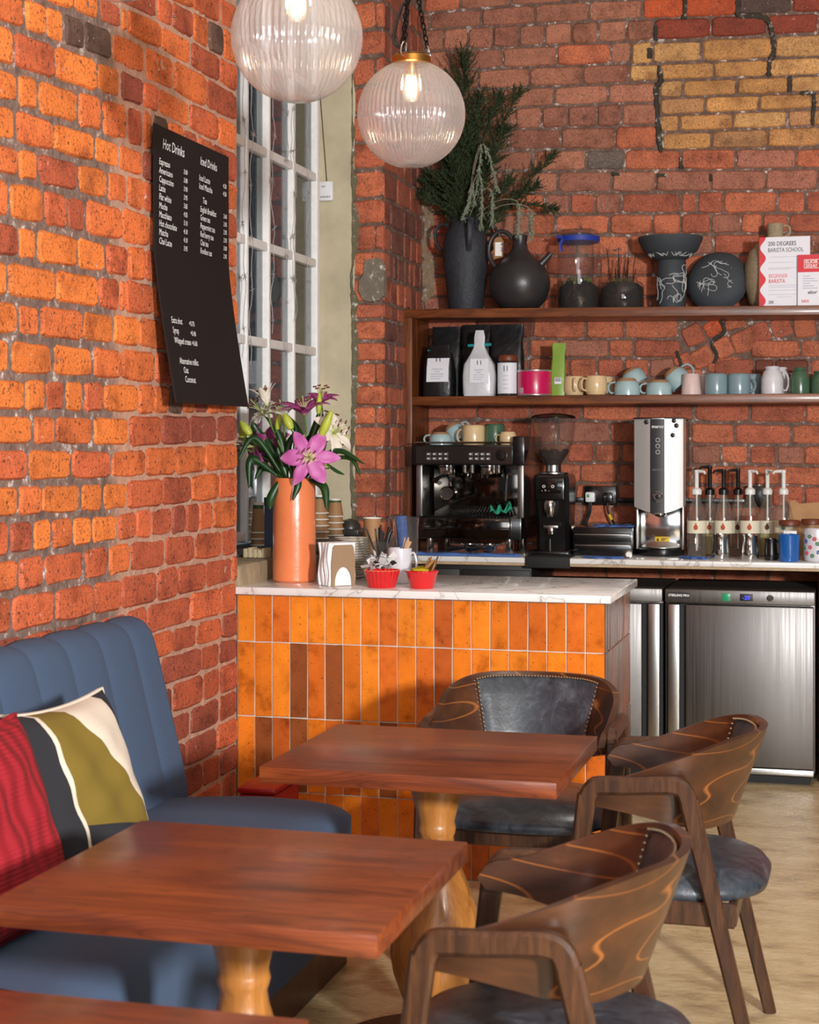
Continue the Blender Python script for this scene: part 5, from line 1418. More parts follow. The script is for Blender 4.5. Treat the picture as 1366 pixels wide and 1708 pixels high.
def mug(label, x, y, z, w, h, mat, shape='straight', hd=None, flip=False, rot=None, foot=None, name='mug', group='mugs on the middle shelf', cat='mug', clay=False):
    """w, h metres; hd = handle direction in degrees (0 = +X, -90 = towards the viewer)"""
    t = thing(name, label, cat, (x, y, z), group=group, rot=rot)
    pr = MUGSHAPE[shape]; inner = [(max(r - .055, 0), max(zv, .06)) for r, zv in pr[::-1] if zv > .05]
    full = pr + [(pr[-1][0] - .03, 1.0)] + inner + [(0, .06)]
    T = Matrix.Translation((0, 0, h)) @ Matrix.Rotation(PI, 4, 'X') if flip else Matrix.Identity(4)
    MB().lathe([(r * w, zv * h) for r, zv in full], 32, mat=T).build('body', mat, t)
    if clay: MB().lathe([(0, -.001), (pr[1][0] * w, -.001), ((pr[2][0] + .012) * w, pr[2][1] * h), ((pr[3][0] * .86) * w, (pr[3][1] * .62) * h)], 32, mat=T).build('bare_foot', CLAY, t)
    if hd is not None:
        a = math.radians(hd); d = Vector((math.cos(a), math.sin(a), 0)); r0 = .47 * w
        pts = [d * r0 + Vector((0, 0, .84 * h)), d * (r0 + .17 * w) + Vector((0, 0, .86 * h)), d * (r0 + .27 * w) + Vector((0, 0, .6 * h)), d * (r0 + .2 * w) + Vector((0, 0, .3 * h)), d * (r0 - .02 * w) + Vector((0, 0, .22 * h))]
        MB().tube(curve_pts(pts, 18), .06 * w, 8, flat=(.75, 1.1), mat=T).build('handle', mat, t)
    return t
def smug(label, u, v0, wpx, hpx, mat, shape, hd=None, Y=7.52, **kw):
    s_ = sc(u, Y); return mug(label, xx(u, Y), Y, kw.pop('z', Z2), wpx * s_, hpx * s_, mat, shape, hd, **kw)
smug('cream mug with its handle turned to the front, beside the green packet', 958, 627, 36, 32, CREAM, 'round', -80, flip=False)
smug('cream mug with its handle to the side, second on the middle shelf', 994, 627, 37, 32, CREAM, 'round', 215, Y=7.47)
smug('cream mug mostly hidden behind the second cream mug', 1007, 627, 34, 32, CREAM, 'round', None, Y=7.64)
smug('upturned pale blue cup with a bare clay foot, next to the cream mugs', 1046, 630, 43, 28, BLUEG, 'cup', 185, Y=7.50, flip=True, clay=True)
zc = Z2 + 30 * sc(1062, 7.6)
smug('pale blue cup tilted on top of the first upturned blue cup', 1050, 620, 40, 26, BLUEG, 'cup', None, Y=7.64, rot=Euler((math.radians(180), math.radians(-28), 0)), z=Z2 + 44 * sc(1060, 7.6), clay=True)
smug('upturned pale blue cup under the tilted blue cup next to the pink mug', 1099, 638, 43, 25, BLUEG, 'cup', 185, Y=7.51, flip=True, clay=True)
smug('pale blue cup leaning steeply against its neighbour beside the pink mug', 1118, 617, 42, 32, BLUEG, 'cup', 0, Y=7.60, rot=Euler((math.radians(180), math.radians(-38), 0)), z=Z2 + 42 * sc(1118, 7.60), clay=True)
smug('pink handleless mug on the middle shelf', 1153, 623, 34, 35, PINKG, 'tumbler', None, flip=True)
smug('pink mug half hidden behind the front pink mug', 1172, 625, 30, 34, PINKG, 'tumbler', None, flip=True, Y=7.66)
smug('grey-blue mug with a curled handle facing the room', 1194, 623, 38, 35, GREYB, 'straight', -115, flip=True, Y=7.51)
smug('grey-blue mug with its handle turned towards the white mugs', 1232, 623, 38, 35, GREYB, 'straight', -15, flip=True, Y=7.54)
smug('grey-blue mug half hidden behind the other two grey-blue mugs', 1254, 623, 33, 35, GREYB, 'straight', -60, flip=True, Y=7.65)
smug('upturned white footed mug with its handle to the side', 1288, 612, 37, 46, WHITEG, 'footed', -20, flip=True, Y=7.51)
smug('upturned white footed mug half hidden behind the front white one', 1302, 612, 32, 46, WHITEG, 'footed', -10, flip=True, Y=7.65)
smug('upturned green mug with a pale foot beside the white mugs', 1334, 612, 33, 44, GREENG_, 'footed', None, flip=True, Y=7.52)
smug('green mug cut off by the right edge of the photo on the shelf', 1368, 618, 33, 38, GREENG_, 'footed', None, flip=True, Y=7.54)
# ------------------------------------------------------------------ espresso machine and its cups
ZC = Z_CT + .0008
YM = 7.30                                   # front plane of the machine
sM = sc(780, YM)
def ux(u): return xx(u, YM) - XM
def vz(v): return zz(780, v, YM) - ZC
XM = xx(780, YM)
MIRR = M('mirror_steel', C(88, 84, 80), .08, 1.0)
BLK = M('gloss_black', C(16, 16, 17), .25, coat=.3)
em = thing('espresso_machine', 'two-group espresso machine of black and polished steel under the shelves', 'coffee machine', (XM, YM, ZC))
h0 = vz(898)
MB().rbox(ux(692), ux(868), .02, .40, vz(900), vz(862), .006).build('base', BLK, em)
MB().rbox(ux(695), ux(852), -.03, .03, vz(898), vz(864), .004).build('drip_tray', MIRR, em)
b = MB()
for i in range(26):
    u = 697 + i * 6; b.box(ux(u), ux(u + 3), -.028, .16, vz(862), vz(861))
b.build('drip_grate', BLK, em, None)
MB().rbox(ux(709), ux(862), .16, .38, vz(863), vz(772), .004).build('back_panel', MIRR, em)
for u in (699, 868): MB().rbox(ux(u - 5), ux(u + 5), .0, .40, vz(863), vz(770), .003).build('side_post', BRSTEEL, em)
MB().rbox(ux(690), ux(862), -.03, .40, vz(776), vz(742), .006).build('head', BLK, em)
MB().add([(ux(697), -.034, vz(773)), (ux(856), -.034, vz(773)), (ux(856), -.030, vz(745)), (ux(697), -.030, vz(745)), (ux(697), -.02, vz(773)), (ux(856), -.02, vz(773)), (ux(856), -.02, vz(745)), (ux(697), -.02, vz(745))],
         [(0, 1, 2, 3), (0, 4, 5, 1), (3, 2, 6, 7), (0, 3, 7, 4), (1, 5, 6, 2)]).build('control_panel', M('dark_panel_steel', C(92, 88, 84), .25, 1.0), em, None)
MB().rbox(ux(857), ux(877), -.035, .40, vz(776), vz(728), .006).build('side_cheek', BLK, em)
MB().tube([(ux(693), -.02, vz(738)), (ux(858), -.02, vz(738))], .004, 8).build('cup_rail', CHROME, em)
KEY = M('lit_key', C(70, 66, 58), .4)
for g0 in (714, 784):
    for i in range(4):
        for j in range(2):
            u = g0 + i * 9.6; v = 754.5 + j * 7.5
            kk = MB().rbox(ux(u), ux(u + 7.2), -.038, -.031, vz(v + 5.8), vz(v), .0012).build('key', KEY, em)
            MB().rbox(ux(u + 2), ux(u + 5.4), -.0388, -.0375, vz(v + 3.9), vz(v + 1.9), .0003).build('key_mark', LAB, kk)
MB().lathe([(0, 0), (9 * sM, 0), (9 * sM, .012), (7.5 * sM, .02), (0, .021)], 28, mat=Matrix.Translation((ux(839), -.032, vz(759))) @ Matrix.Rotation(PI / 2, 4, 'X')).build('steam_knob', BLK, em)
# groups, levers, gauge, steam wand
for u in (741, 812):
    gp = MB().lathe([(0, vz(791)), (13 * sM, vz(791)), (14 * sM, vz(789)), (14 * sM, vz(780)), (16 * sM, vz(778)), (16 * sM, vz(772))], 32, c=(ux(u), .05, 0)).build('group_head', CHROME, em)
for i, u in enumerate((752, 776, 788, 824, 832)):
    MB().lathe([(3.2 * sM, vz(789)), (3.6 * sM, vz(787)), (3.6 * sM, vz(775))], 16, c=(ux(u), -.005, 0)).build('nozzle', CHROME, em)
pf = MB().tube([(ux(742), .03, vz(792)), (ux(736), -.03, vz(796)), (ux(730), -.06, vz(802))], [.012, .008, .013], 12).build('portafilter_handle', BLK, em)
MB().tube(curve_pts([(ux(742), .03, vz(793)), (ux(748), .02, vz(802)), (ux(751), .015, vz(811))], 8), .004, 8).build('spout', CHROME, pf)
MB().tube(curve_pts([(ux(846), .0, vz(785)), (ux(847), -.02, vz(800)), (ux(845), -.02, vz(835))], 12), .0035, 8).build('steam_wand', CHROME, em)
gz = Matrix.Translation((ux(733), .155, vz(825))) @ Matrix.Rotation(PI / 2, 4, 'X')
ga = MB().lathe([(0, 0), (12.5 * sM, 0), (12.5 * sM, .02), (11 * sM, .024), (10.3 * sM, .018)], 32, mat=gz).build('gauge', CHROME, em)
MB().lathe([(0, .016), (10.4 * sM, .016), (10.4 * sM, .0175), (0, .0175)], 32, mat=gz).build('gauge_face', PLASW, ga)
b = MB()
for i in range(11):
    a = math.radians(-130 + 26 * i); R_ = Matrix.Rotation(-a, 4, 'Z'); b.box(-.0008, .0008, 8 * sM, 9.6 * sM, .0178, .0182, mat=gz @ R_)
b.box(-.001, .001, -2 * sM, 7 * sM, .018, .0186, mat=gz @ Matrix.Rotation(math.radians(130), 4, 'Z')); b.build('gauge_marks', INK, ga, None)
for u in (716, 848):
    for y in (.02, .34): MB().lathe([(.016, 0), (.018, .004), (.015, vz(899))], 18, c=(ux(u), y, 0)).build('foot', CHROME, em)
ZM = ZC + vz(742) + .0005
def emug(label, u, wpx, hpx, mat, shape, hd, Y, rot=None, z=None, flip=True, clay=False):
    s_ = sc(u, Y); return mug(label, xx(u, Y), Y, z if z else ZM, wpx * s_, hpx * s_, mat, shape, hd, flip=flip, rot=rot, group='cups on the espresso machine', clay=clay)
emug('upturned pale blue cup at the left end of the espresso machine top', 735, 38, 21, BLUEG, 'cup', 178, 7.37, clay=True)
emug('pale blue cup tilted on the cups on the espresso machine', 752, 36, 30, BLUEG, 'cup', -10, 7.50, rot=Euler((PI, math.radians(-32), 0)), z=ZM + 34 * sM, flip=False, clay=True)
emug('cream mug with its handle to the side on the espresso machine', 790, 38, 33, CREAM, 'straight', 182, 7.40)
emug('green mug on the espresso machine between two cream ones', 825, 34, 35, GREENG_, 'straight', None, 7.42)
emug('small cream cup at the right end of the espresso machine top', 847, 28, 22, CREAM, 'round', 182, 7.35)
emug('cream cup at the back of the espresso machine beside the tilted blue cup', 768, 32, 36, CREAM, 'straight', None, 7.60)
# cloths
CLOTHB = M('blue_cleaning_cloth', C(70, 104, 168), .9, var=.18, vs=120, bmp=.5, bs=160); CLOTHT = M('teal_cloth', C(40, 150, 118), .9, var=.15, vs=60, bmp=.4)
def cloth(name, label, u0, u1, Y0, Y1_, z, mat, amp=.004, seed=1, hang=0.0):
    random.seed(seed); x0, x1 = xx(u0, (Y0 + Y1_) / 2), xx(u1, (Y0 + Y1_) / 2); nx, ny = 26, 12; ph = random.random() * 6
    F = []; B = []
    for i in range(nx + 1):
        f, g_ = [], []
        for j in range(ny + 1):
            x = (i / nx - .5) * (x1 - x0); y = (j / ny - .5) * (Y1_ - Y0); e = math.sin(PI * j / ny) 
            zt_ = .0035 + amp * (.5 + .5 * math.sin(i * .7 + ph + j * .5)) + amp * .6 * math.sin(j * 1.1 + ph)
            x += .02 * math.sin(j * .8 + ph) ; y += .012 * math.sin(i * .5 + ph)
            f.append((x, y, max(zt_, .003))); g_.append((x, y, 0.0004))
        F.append(f); B.append(g_)
    b = MB(); b.grid(F); b.grid([r[::-1] for r in B])
    for a, c_ in ((F[0], B[0]), (B[-1], F[-1]), ([r[-1] for r in F], [r[-1] for r in B]), ([r[0] for r in B], [r[0] for r in F])): b.grid([list(a), list(c_)])
    o = b.build(name, mat, None, 60, loc=((x0 + x1) / 2, (Y0 + Y1_) / 2, z)); return tag(o, label, 'cloth')
cloth('cleaning_cloth', 'blue textured cloth spread along the counter before the coffee machine', 690, 862, 7.168, 7.25, ZC, CLOTHB, .006, 3)
s_ = sc(849, 7.3)
t = MB(); random.seed(8); P = []
for i in range(14):
    row = []
    for j in range(9):
        a, c_ = i / 13 - .5, j / 8 - .5
        row.append((a * 36 * s_ + jit(.004), c_ * .05 + .012 * math.sin(i * 1.4) , (10 + 8 * a + 12 * abs(a) + 7 * math.sin(i * 1.1 + j * .6)) * s_ * (1 - abs(c_) * 1.2)))
    P.append(row)
t.grid(P); o = t.build('cleaning_rag', CLOTHT, None, 70, loc=(xx(838, 7.40), 7.385, ZC + vz(859))); tag(o, 'crumpled teal cloth on the drip tray of the espresso machine', 'cloth')
o.modifiers.new('thick', 'SOLIDIFY').thickness = .003
# two loose portafilters on the cloth
for (u0, v0, u1, v1, lb_) in ((787, 905, 763, 920, 'left'), (820, 905, 803, 922, 'right')):
    a = onY(u0, 922, 7.30); c_ = onY(u1, 925, 7.20)
    t = thing('portafilter', 'chrome portafilter with a black handle lying on the blue cloth, ' + ('nearer the wooden upright' if lb_ == 'left' else 'nearer the grinder'), 'portafilter', (a.x, 7.275, ZC + .013), group='loose portafilters')
    MB().lathe([(0, 0), (.025, .001), (.029, .008), (.031, .03), (.033, .032), (.029, .032), (.026, .006), (0, .005)], 28, c=(0, 0, .004)).build('basket', CHROME, t)
    MB().tube([(-.02, -.01, .022), (-.05, -.045, .020), (-.085, -.085, .02)], [.007, .010, .015], 12).build('handle', BLK, t)
    for k in (-1, 1): MB().tube([(k * .03, .0, .032), (k * .045, 0, .036)], .004, 8).build('lug', CHROME, t)
    MB().tube([(0, -.005, .004), (0, -.012, -.009)], .006, 8).build('spout', CHROME, t)

# ------------------------------------------------------------------ grinder
YG = 7.42; sG = sc(923, YG); XG = xx(923, YG)
def gz_(v): return zz(923, v, YG) - ZC
gr = thing('coffee_grinder', 'black coffee grinder with a clear hopper of beans beside the espresso machine', 'grinder', (XG, YG, ZC))
MB().rbox(-.094, .094, -.14, .16, 0, gz_(916), .008).build('foot_plate', BLK, gr)
b = MB(); P = []
for (v, hw, y0, y1) in ((917, 28, -.02, .15), (880, 27.5, -.03, .15), (840, 29, -.05, .15), (800, 30, -.075, .15), (792, 28, -.07, .14), (790, 22, -.05, .12)):
    w = hw * sG; z = gz_(v); c_ = .018
    P.append([(-w + c_, y0, z), (w - c_, y0, z), (w, y0 + c_, z), (w, y1 - c_, z), (w - c_, y1, z), (-w + c_, y1, z), (-w, y1 - c_, z), (-w, y0 + c_, z), (-w + c_, y0, z)])
b.grid([r[::-1] for r in P]); b.add(P[-1][:8], [tuple(range(8))]); b.build('body', BLK, gr, 30)
sp_ = MB().rbox(-24 * sG, 24 * sG, -.09, -.05, gz_(833), gz_(796), .008).build('screen_housing', BLK, gr)
MB().rbox(-20 * sG, 20 * sG, -.0925, -.0895, gz_(822), gz_(801), .002).build('screen', M('dark_screen', C(20, 17, 16), .12), sp_)
text('screen_icons', 'o   o', .03, PLASW, sp_, (-13 * sG, -.0935, gz_(813)), (1, 0, 0), (0, 0, 1)); text('screen_icons', '-  +  -', .016, PLASW, sp_, (-14 * sG, -.0935, gz_(819)), (1, 0, 0), (0, 0, 1))
ch_ = MB().lathe([(0, gz_(861)), (7 * sG, gz_(861)), (9 * sG, gz_(857)), (11 * sG, gz_(847)), (11.5 * sG, gz_(838)), (10 * sG, gz_(834))], 28, c=(-1 * sG, -.07, 0)).build('chute', CHROME, gr)
MB().rbox(-12 * sG, 12 * sG, -.075, -.04, gz_(880), gz_(875), .002).build('fork', BRSTEEL, gr)
MB().rbox(-5 * sG, 4 * sG, -.078, -.05, gz_(891), gz_(878), .004).build('latch', CHROME, gr)
MB().tube([(0, -.085, gz_(919)), (0, -.085, gz_(897))], .004, 8).build('tray_pin', CHROME, gr)
MB().lathe([(0, 0), (6 * sG, 0), (6 * sG, .012), (4 * sG, .02), (0, .021)], 20, mat=Matrix.Translation((31 * sG, 0, gz_(880))) @ Matrix.Rotation(PI / 2, 4, 'Y')).build('side_knob', CHROME, gr)
MB().lathe([(24 * sG, gz_(791)), (25 * sG, gz_(790)), (25 * sG, gz_(788)), (15 * sG, gz_(787)), (13 * sG, gz_(786)), (13 * sG, gz_(776)), (16 * sG, gz_(775))], 36).build('collar', BRSTEEL, gr)
SMOKE = clear('smoked_plastic', (.90, .86, .84, 1), .04, .09, (.5, .46, .44, 1), 1.5, 1.2)
MB().lathe([(12 * sG, gz_(776)), (18 * sG, gz_(768)), (27 * sG, gz_(755)), (33 * sG, gz_(738)), (35.5 * sG, gz_(718)), (36.5 * sG, gz_(697))], 44).build('hopper', SMOKE, gr).data
MB().lathe([(37.5 * sG, gz_(698)), (38 * sG, gz_(696)), (32 * sG, gz_(692.5)), (16 * sG, gz_(690)), (0, gz_(689))], 44).build('hopper_lid', BLK, gr)
MB().lathe([(0, gz_(775)), (12 * sG, gz_(775)), (19 * sG, gz_(765)), (25 * sG, gz_(754)), (0, gz_(751))], 32).build('bean_core', COFFEE, gr)
b = MB(); random.seed(6); BEAN = M('roast_bean', C(46, 24, 16), .35)
for i in range(150):
    a = random.random() * 6.28; v = random.uniform(750, 768); R_ = (25 - max(0, (v - 752)) * .75) * sG; r_ = R_ * (random.random() ** .5 if v < 753 else .99)
    b.sphere((r_ * math.cos(a), r_ * math.sin(a), gz_(v) + .002), .006, 6, 4, 1.3, .9, .8)
o = b.build('beans', BEAN, gr); o['kind'] = 'stuff'
MAT = M('rubber_mat', C(20, 20, 20), .7, bmp=.3, bs=120)
xa, xb = xx(876, Y_CT), xx(951, Y_CT)
b = MB().rbox(xa, xb, Y_CT - .006, Y_CT + .14, ZC + .0004, ZC + .006, .002); b.rbox(xa, xb, Y_CT - .008, Y_CT - .002, ZC - .045, ZC + .004, .002)
tag(b.build('tamping_mat', MAT), 'black rubber mat folded over the worktop edge below the grinder', 'mat')

# ------------------------------------------------------------------ knock box drawers, thermometer, water boiler
s_ = sc(1005, 7.36)
kb = thing('knock_drawer', 'low black drawer box between the grinder and the steel boiler', 'drawer box', (xx(1005, 7.36), 7.36, ZC))
MB().rbox(-50 * s_, 50 * s_, 0, .3, 0, 47 * s_, .004).build('body', BLK, kb)
for z0, z1 in ((4, 20), (24, 38)):
    d = MB().rbox(-48 * s_, 48 * s_, -.012, .0, z0 * s_, z1 * s_, .003).build('drawer_front', BLK, kb)
    MB().rbox(-46 * s_, 46 * s_, -.018, -.011, (z1 - 4) * s_, (z1 - 1.5) * s_, .002).build('drawer_lip', BRSTEEL, d)
cloth('cleaning_cloth', 'folded blue cloth on top of the black drawer box', 997, 1052, 7.40, 7.52, ZC + 47.2 * s_, CLOTHB, .004, 5)
cloth('cleaning_cloth', 'flat blue cloth on the marble in front of the black drawer box', 978, 1036, 7.17, 7.26, ZC, CLOTHB, .003, 7)
cloth('cleaning_cloth', 'small blue cloth beside the base of the steel boiler', 1140, 1176, 7.24, 7.33, ZC, CLOTHB, .004, 8)
s_ = sc(1047, 7.2)
th = thing('milk_thermometer', 'small dial thermometer with a long probe lying on the front blue cloth', 'thermometer', (xx(1048, 7.2), 7.2, ZC + .001))
dm = Matrix.Translation((0, 0, 6.5 * s_)) @ Matrix.Rotation(PI / 2 - .2, 4, 'X')
d = MB().lathe([(0, -.004), (6.5 * s_, -.004), (6.5 * s_, .004), (5.6 * s_, .005), (0, .004)], 24, mat=dm).build('dial', CHROME, th)
MB().lathe([(0, .0046), (5 * s_, .0046), (0, .0052)], 24, mat=dm).build('dial_face', PLASW, d)
MB().tube([(-5 * s_, .004, 6 * s_), (-36 * s_, .03, 7.5 * s_)], .0018, 6).build('probe', CHROME, th)
YD = 7.38; sD = sc(1099, YD)
def dz_(v): return zz(1099, v, YD) - ZC
wd = thing('water_boiler', 'tall brushed steel hot water dispenser on the marble worktop', 'water dispenser', (xx(1099, YD), YD, ZC))
MB().rbox(-39 * sD, 39 * sD, .105, .34, 0.02, dz_(700), .008).build('body', BLK, wd)
MB().rbox(-39 * sD, 39 * sD, -.005, .11, dz_(843), dz_(700), .004).build('head', BLK, wd)
for k in (-1, 1): MB().rbox(min(k * 40 * sD, k * 36 * sD), max(k * 40 * sD, k * 36 * sD), .03, .12, .03, dz_(842), .003).build('side_panel', BRSTEEL, wd)
MB().lathe([(8 * sD, dz_(862)), (10 * sD, dz_(860)), (11 * sD, dz_(845))], 24, c=(0, .045, 0)).build('outlet', CHROME, wd)
b = MB(); P = []
for i in range(21):
    a = i / 20; x = (-40.5 + 81 * a) * sD; y = -.012 - .03 * math.sin(PI * a)
    zb0 = dz_(845 + 11 * math.sin(PI * a)); P.append([(x, y, zb0), (x, y, dz_(698))])
b.grid([r for r in P]); b.add([P[0][0], P[0][1], (P[0][0][0], .12, P[0][1][2]), (P[0][0][0], .12, P[0][0][2])], [(0, 1, 2, 3)]); b.add([P[-1][0], P[-1][1], (P[-1][0][0], .12, P[-1][1][2]), (P[-1][0][0], .12, P[-1][0][2])], [(3, 2, 1, 0)])
BST = M('satin_steel', C(214, 212, 210), .38, .6)
fc = b.build('front_cover', BST, wd, 60)
b = MB(); P = []
for i in range(9):
    a = .34 + .30 * i / 8; x = (-40.5 + 81 * a) * sD; y = -.0135 - .03 * math.sin(PI * a); P.append([(x, y, dz_(855.5)), (x, y, dz_(699))])
b.grid(P); DGR = M('dark_grey_plastic', C(40, 40, 43), .45); pn = b.build('centre_panel', DGR, fc, 60)
MB().rbox(-41 * sD, 41 * sD, -.04, .34, dz_(699), dz_(696.5), .003).build('top_cap', BLK, wd)
yp = -.0445
text('maker_mark', 'marco', .021, PLASW, pn, (0, yp, dz_(714)), (1, 0, 0), (0, 0, 1), 'CENTER', bold=.0003)
text('maker_mark', 'SHUTTLE', .012, M('grey_mark', C(120, 120, 124), .5), pn, (0, yp, dz_(785)), (1, 0, 0), (0, 0, 1), 'CENTER')
for v in (734, 744, 754): MB().tube([((math.cos(a) * 3.2) * sD, yp - .0006, dz_(v) + math.sin(a) * 3.2 * sD) for a in [2 * PI * k / 16 for k in range(16)]], .0009, 5, closed=True).build('touch_button', PLASW, pn)
kn = MB().lathe([(0, 0), (9 * sD, 0), (9 * sD, .01), (7.5 * sD, .013), (6.5 * sD, .009), (0, .009)], 32, mat=Matrix.Translation((0, yp, dz_(828))) @ Matrix.Rotation(PI / 2, 4, 'X')).build('tap_dial', CHROME, pn)
MB().lathe([(0, .0095), (4.2 * sD, .0095), (4.2 * sD, .012), (0, .013)], 24, mat=Matrix.Translation((0, yp, dz_(828))) @ Matrix.Rotation(PI / 2, 4, 'X')).build('dial_hub', BLK, kn)
for i, (u, v) in enumerate(((1080, 704), (1125, 702), (1129, 710), (1123, 726))):
    a = (u - 1058.5) / 81; MB().lathe([(0, 0), (4 * sD, 0), (4 * sD, .003), (0, .004)], 18, mat=Matrix.Translation(((u - 1099) * sD, -.0135 - .03 * math.sin(PI * a), dz_(v))) @ Matrix.Rotation(PI / 2, 4, 'X')).build('magnet', BLK, fc)
MB().rbox(-35.5 * sD, 35.5 * sD, .088, .106, dz_(916), dz_(845), .006).build('splash_back', CHROME, wd)
MB().lathe([(0, 0), (39 * sD, 0), (40 * sD, .006), (40 * sD, .03), (38 * sD, .034), (0, .034)], 40, c=(0, .10, 0)).build('drip_base', BLK, wd)
MB().lathe([(0, .036), (34 * sD, .036), (34 * sD, .039), (0, .039)], 36, c=(0, .10, 0)).build('drip_grate', BRSTEEL, wd)
wl_ = MB().rbox(-10 * sD, 14 * sD, .0845, .0875, dz_(905), dz_(897), .0005).build('warning_label', M('yellow_label', C(232, 190, 20), .5), wd)
b = MB(); b.add([(-8 * sD, .084, dz_(904)), (-3 * sD, .084, dz_(904)), (-5.5 * sD, .084, dz_(898))], [(0, 1, 2)])
for i in range(3): b.box(0, (12 - 3 * i) * sD, .0835, .084, dz_(900 + 1.8 * i), dz_(899 + 1.8 * i))
b.build('warning_print', INK, wl_, None)

# ------------------------------------------------------------------ sockets and trunking
sS = sc(1003, YB)
so = thing('double_socket', 'black double wall socket with a white plug and a black plug', 'socket', (xx(1003, YB), YB - .004, zz(1003, 826, YB)))
MB().rbox(-27 * sS, 27 * sS, -.035, 0, -16 * sS, 16 * sS, .004).build('back_box', BLK, so)
MB().rbox(-26 * sS, 26 * sS, -.04, -.034, -15 * sS, 15 * sS, .003).build('face_plate', BLK, so)
pw = MB().rbox(-23 * sS, -7 * sS, -.075, -.04, -11 * sS, 6 * sS, .008).build('white_plug', BXW, so)
MB().rbox(-20 * sS, -16 * sS, -.077, -.0745, -3 * sS, 2 * sS, .001).build('plug_label', M('green_label', C(40, 140, 60), .5), pw)
pb = MB().rbox(6 * sS, 22 * sS, -.07, -.04, -12 * sS, 5 * sS, .008).build('black_plug', BLK, so)
for k in (-14, -17): MB().tube(curve_pts([(k * sS, -.06, -10 * sS), (k * sS, -.062, -24 * sS), ((k - 6) * sS, -.06, -42 * sS), ((k - 10) * sS, -.08, -56 * sS)], 16), .0045, 8).build('cable', CABLE, pw)
cbk = MB().tube(curve_pts([(13 * sS, -.055, -11 * sS), (14 * sS, -.06, -24 * sS), (20 * sS, -.065, -38 * sS), (30 * sS, -.08, -52 * sS)], 18), .0055, 8).build('cable', CABLE, pb)
MB().tube([(16.5 * sS, -.0622, -31 * sS), (21 * sS, -.066, -40 * sS)], .0068, 8).build('yellow_tag', M('yellow_tape', C(226, 190, 30), .5), pb)
a = onY(935, 833, YB); c_ = onY(975, 833, YB); b = MB().rbox(a.x, c_.x, YB - .022, YB - .004, a.z - .012, a.z + .012, .002)
tag(b.build('cable_trunking', BLK), 'short black cable trunking on the bricks between grinder and socket', 'trunking')
a = onY(1032, 834, YB); c_ = onY(1262, 834, YB); b = MB().rbox(a.x, c_.x, YB - .022, YB - .004, a.z - .012, a.z + .012, .002)
tag(b.build('cable_trunking', BLK), 'long black cable trunking on the bricks behind the boiler and bottles', 'trunking')
p_ = onY(1264, 828, YB)
so2 = thing('wall_socket', 'black wall socket half hidden behind the syrup bottles', 'socket', (p_.x, YB - .004, p_.z))
MB().rbox(-20 * sS, 20 * sS, -.035, 0, -17 * sS, 17 * sS, .004).build('back_box', BLK, so2); MB().rbox(-19 * sS, 19 * sS, -.04, -.034, -16 * sS, 16 * sS, .003).build('face_plate', BLK, so2)

# ------------------------------------------------------------------ syrup bottles
PUMPW = M('white_pump', C(222, 222, 220), .4); PUMPK = M('black_pump', C(18, 18, 18), .35); LABC = M('cream_label', C(222, 214, 190), .6)
BOTG = clear('bottle_glass', (.95, .95, .93, 1), .04, .10, (.72, .71, .66, 1), 1.5, 1.8)
def syrup(label, u, Y, top_v, body_px, spout, black, liquid, level, emblem):
    s_ = sc(u, Y); t = thing('syrup_bottle', label, 'bottle', (xx(u, Y), Y, ZC), group='syrup bottles with pumps')
    zb = zz(u, HOR, Y)
    def z_(v): return zz(u, v, Y) - ZC
    r = body_px / 2 * s_; hn = z_(823)
    pr = [(0, 0), (r * .96, 0), (r, .005), (r, z_(868)), (r * .97, z_(860)), (r * .75, z_(846)), (r * .45, z_(835)), (r * .36, z_(828)), (r * .36, hn)]
    MB().lathe(pr, 32).build('glass', BOTG, t)
    if level:
        lr = [(0, .004), (r * .93, .004), (r * .94, min(z_(868), z_(level)))]
        if level < 868: lr += [(r * .9, z_(860))] if level < 860 else []
        if level < 850: lr += [(r * .70, z_(846))]
        lr += [(0, lr[-1][1] + .0005)]; MB().lathe(lr, 28).build('syrup', liquid, t)
    b = MB(); rr = r * 1.012
    b.grid([[(rr * math.sin(q), -rr * math.cos(q), z_(889)), (rr * math.sin(q), -rr * math.cos(q), z_(868))] for q in [math.radians(x) for x in range(-85, 86, 10)]])
    lb = b.build('label', LABC, t, 60)
    b = MB(); b.sphere((0, -rr - .0005, z_(879)), .010, 10, 6, 1, .12, 1.2); b.add([(-.006, -rr - .001, z_(876)), (.006, -rr - .001, z_(876)), (0, -rr - .001, z_(871))], [(0, 1, 2)]); b.build('label_emblem', emblem, lb)
    pm = PUMPK if black else PUMPW
    cap = MB().lathe([(r * .42, hn - .006), (r * .52, hn - .004), (r * .52, hn + 6 * s_), (r * .35, hn + 9 * s_), (r * .2, hn + 10 * s_), (3.4 * s_, hn + 11 * s_), (3.4 * s_, z_(top_v + 6)), (4 * s_, z_(top_v + 5)), (4 * s_, z_(top_v + 1)), (0, z_(top_v))], 22).build('pump', pm, t)
    d = Vector((math.cos(math.radians(spout)), math.sin(math.radians(spout)), 0))
    zt_ = z_(top_v + 3)
    MB().tube([Vector((0, 0, zt_)), d * (9 * s_) + Vector((0, 0, zt_)), d * (15 * s_) + Vector((0, 0, zt_ - .002)), d * (17 * s_) + Vector((0, 0, zt_ - .012))], [3 * s_, 2.6 * s_, 2.2 * s_, 1.8 * s_], 8).build('spout', pm, cap)
    MB().tube([(0, 0, hn), (0, 0, .03)], .004, 6).build('dip_tube', PUMPW, t)
AMB = M('amber_syrup', C(120, 44, 10), .15, coat=.5); YEL = M('pale_syrup', C(190, 176, 120), .15, coat=.5); RUST = M('rust_emblem', C(176, 70, 30), .6); DBR = M('dark_emblem', C(90, 40, 24), .6)
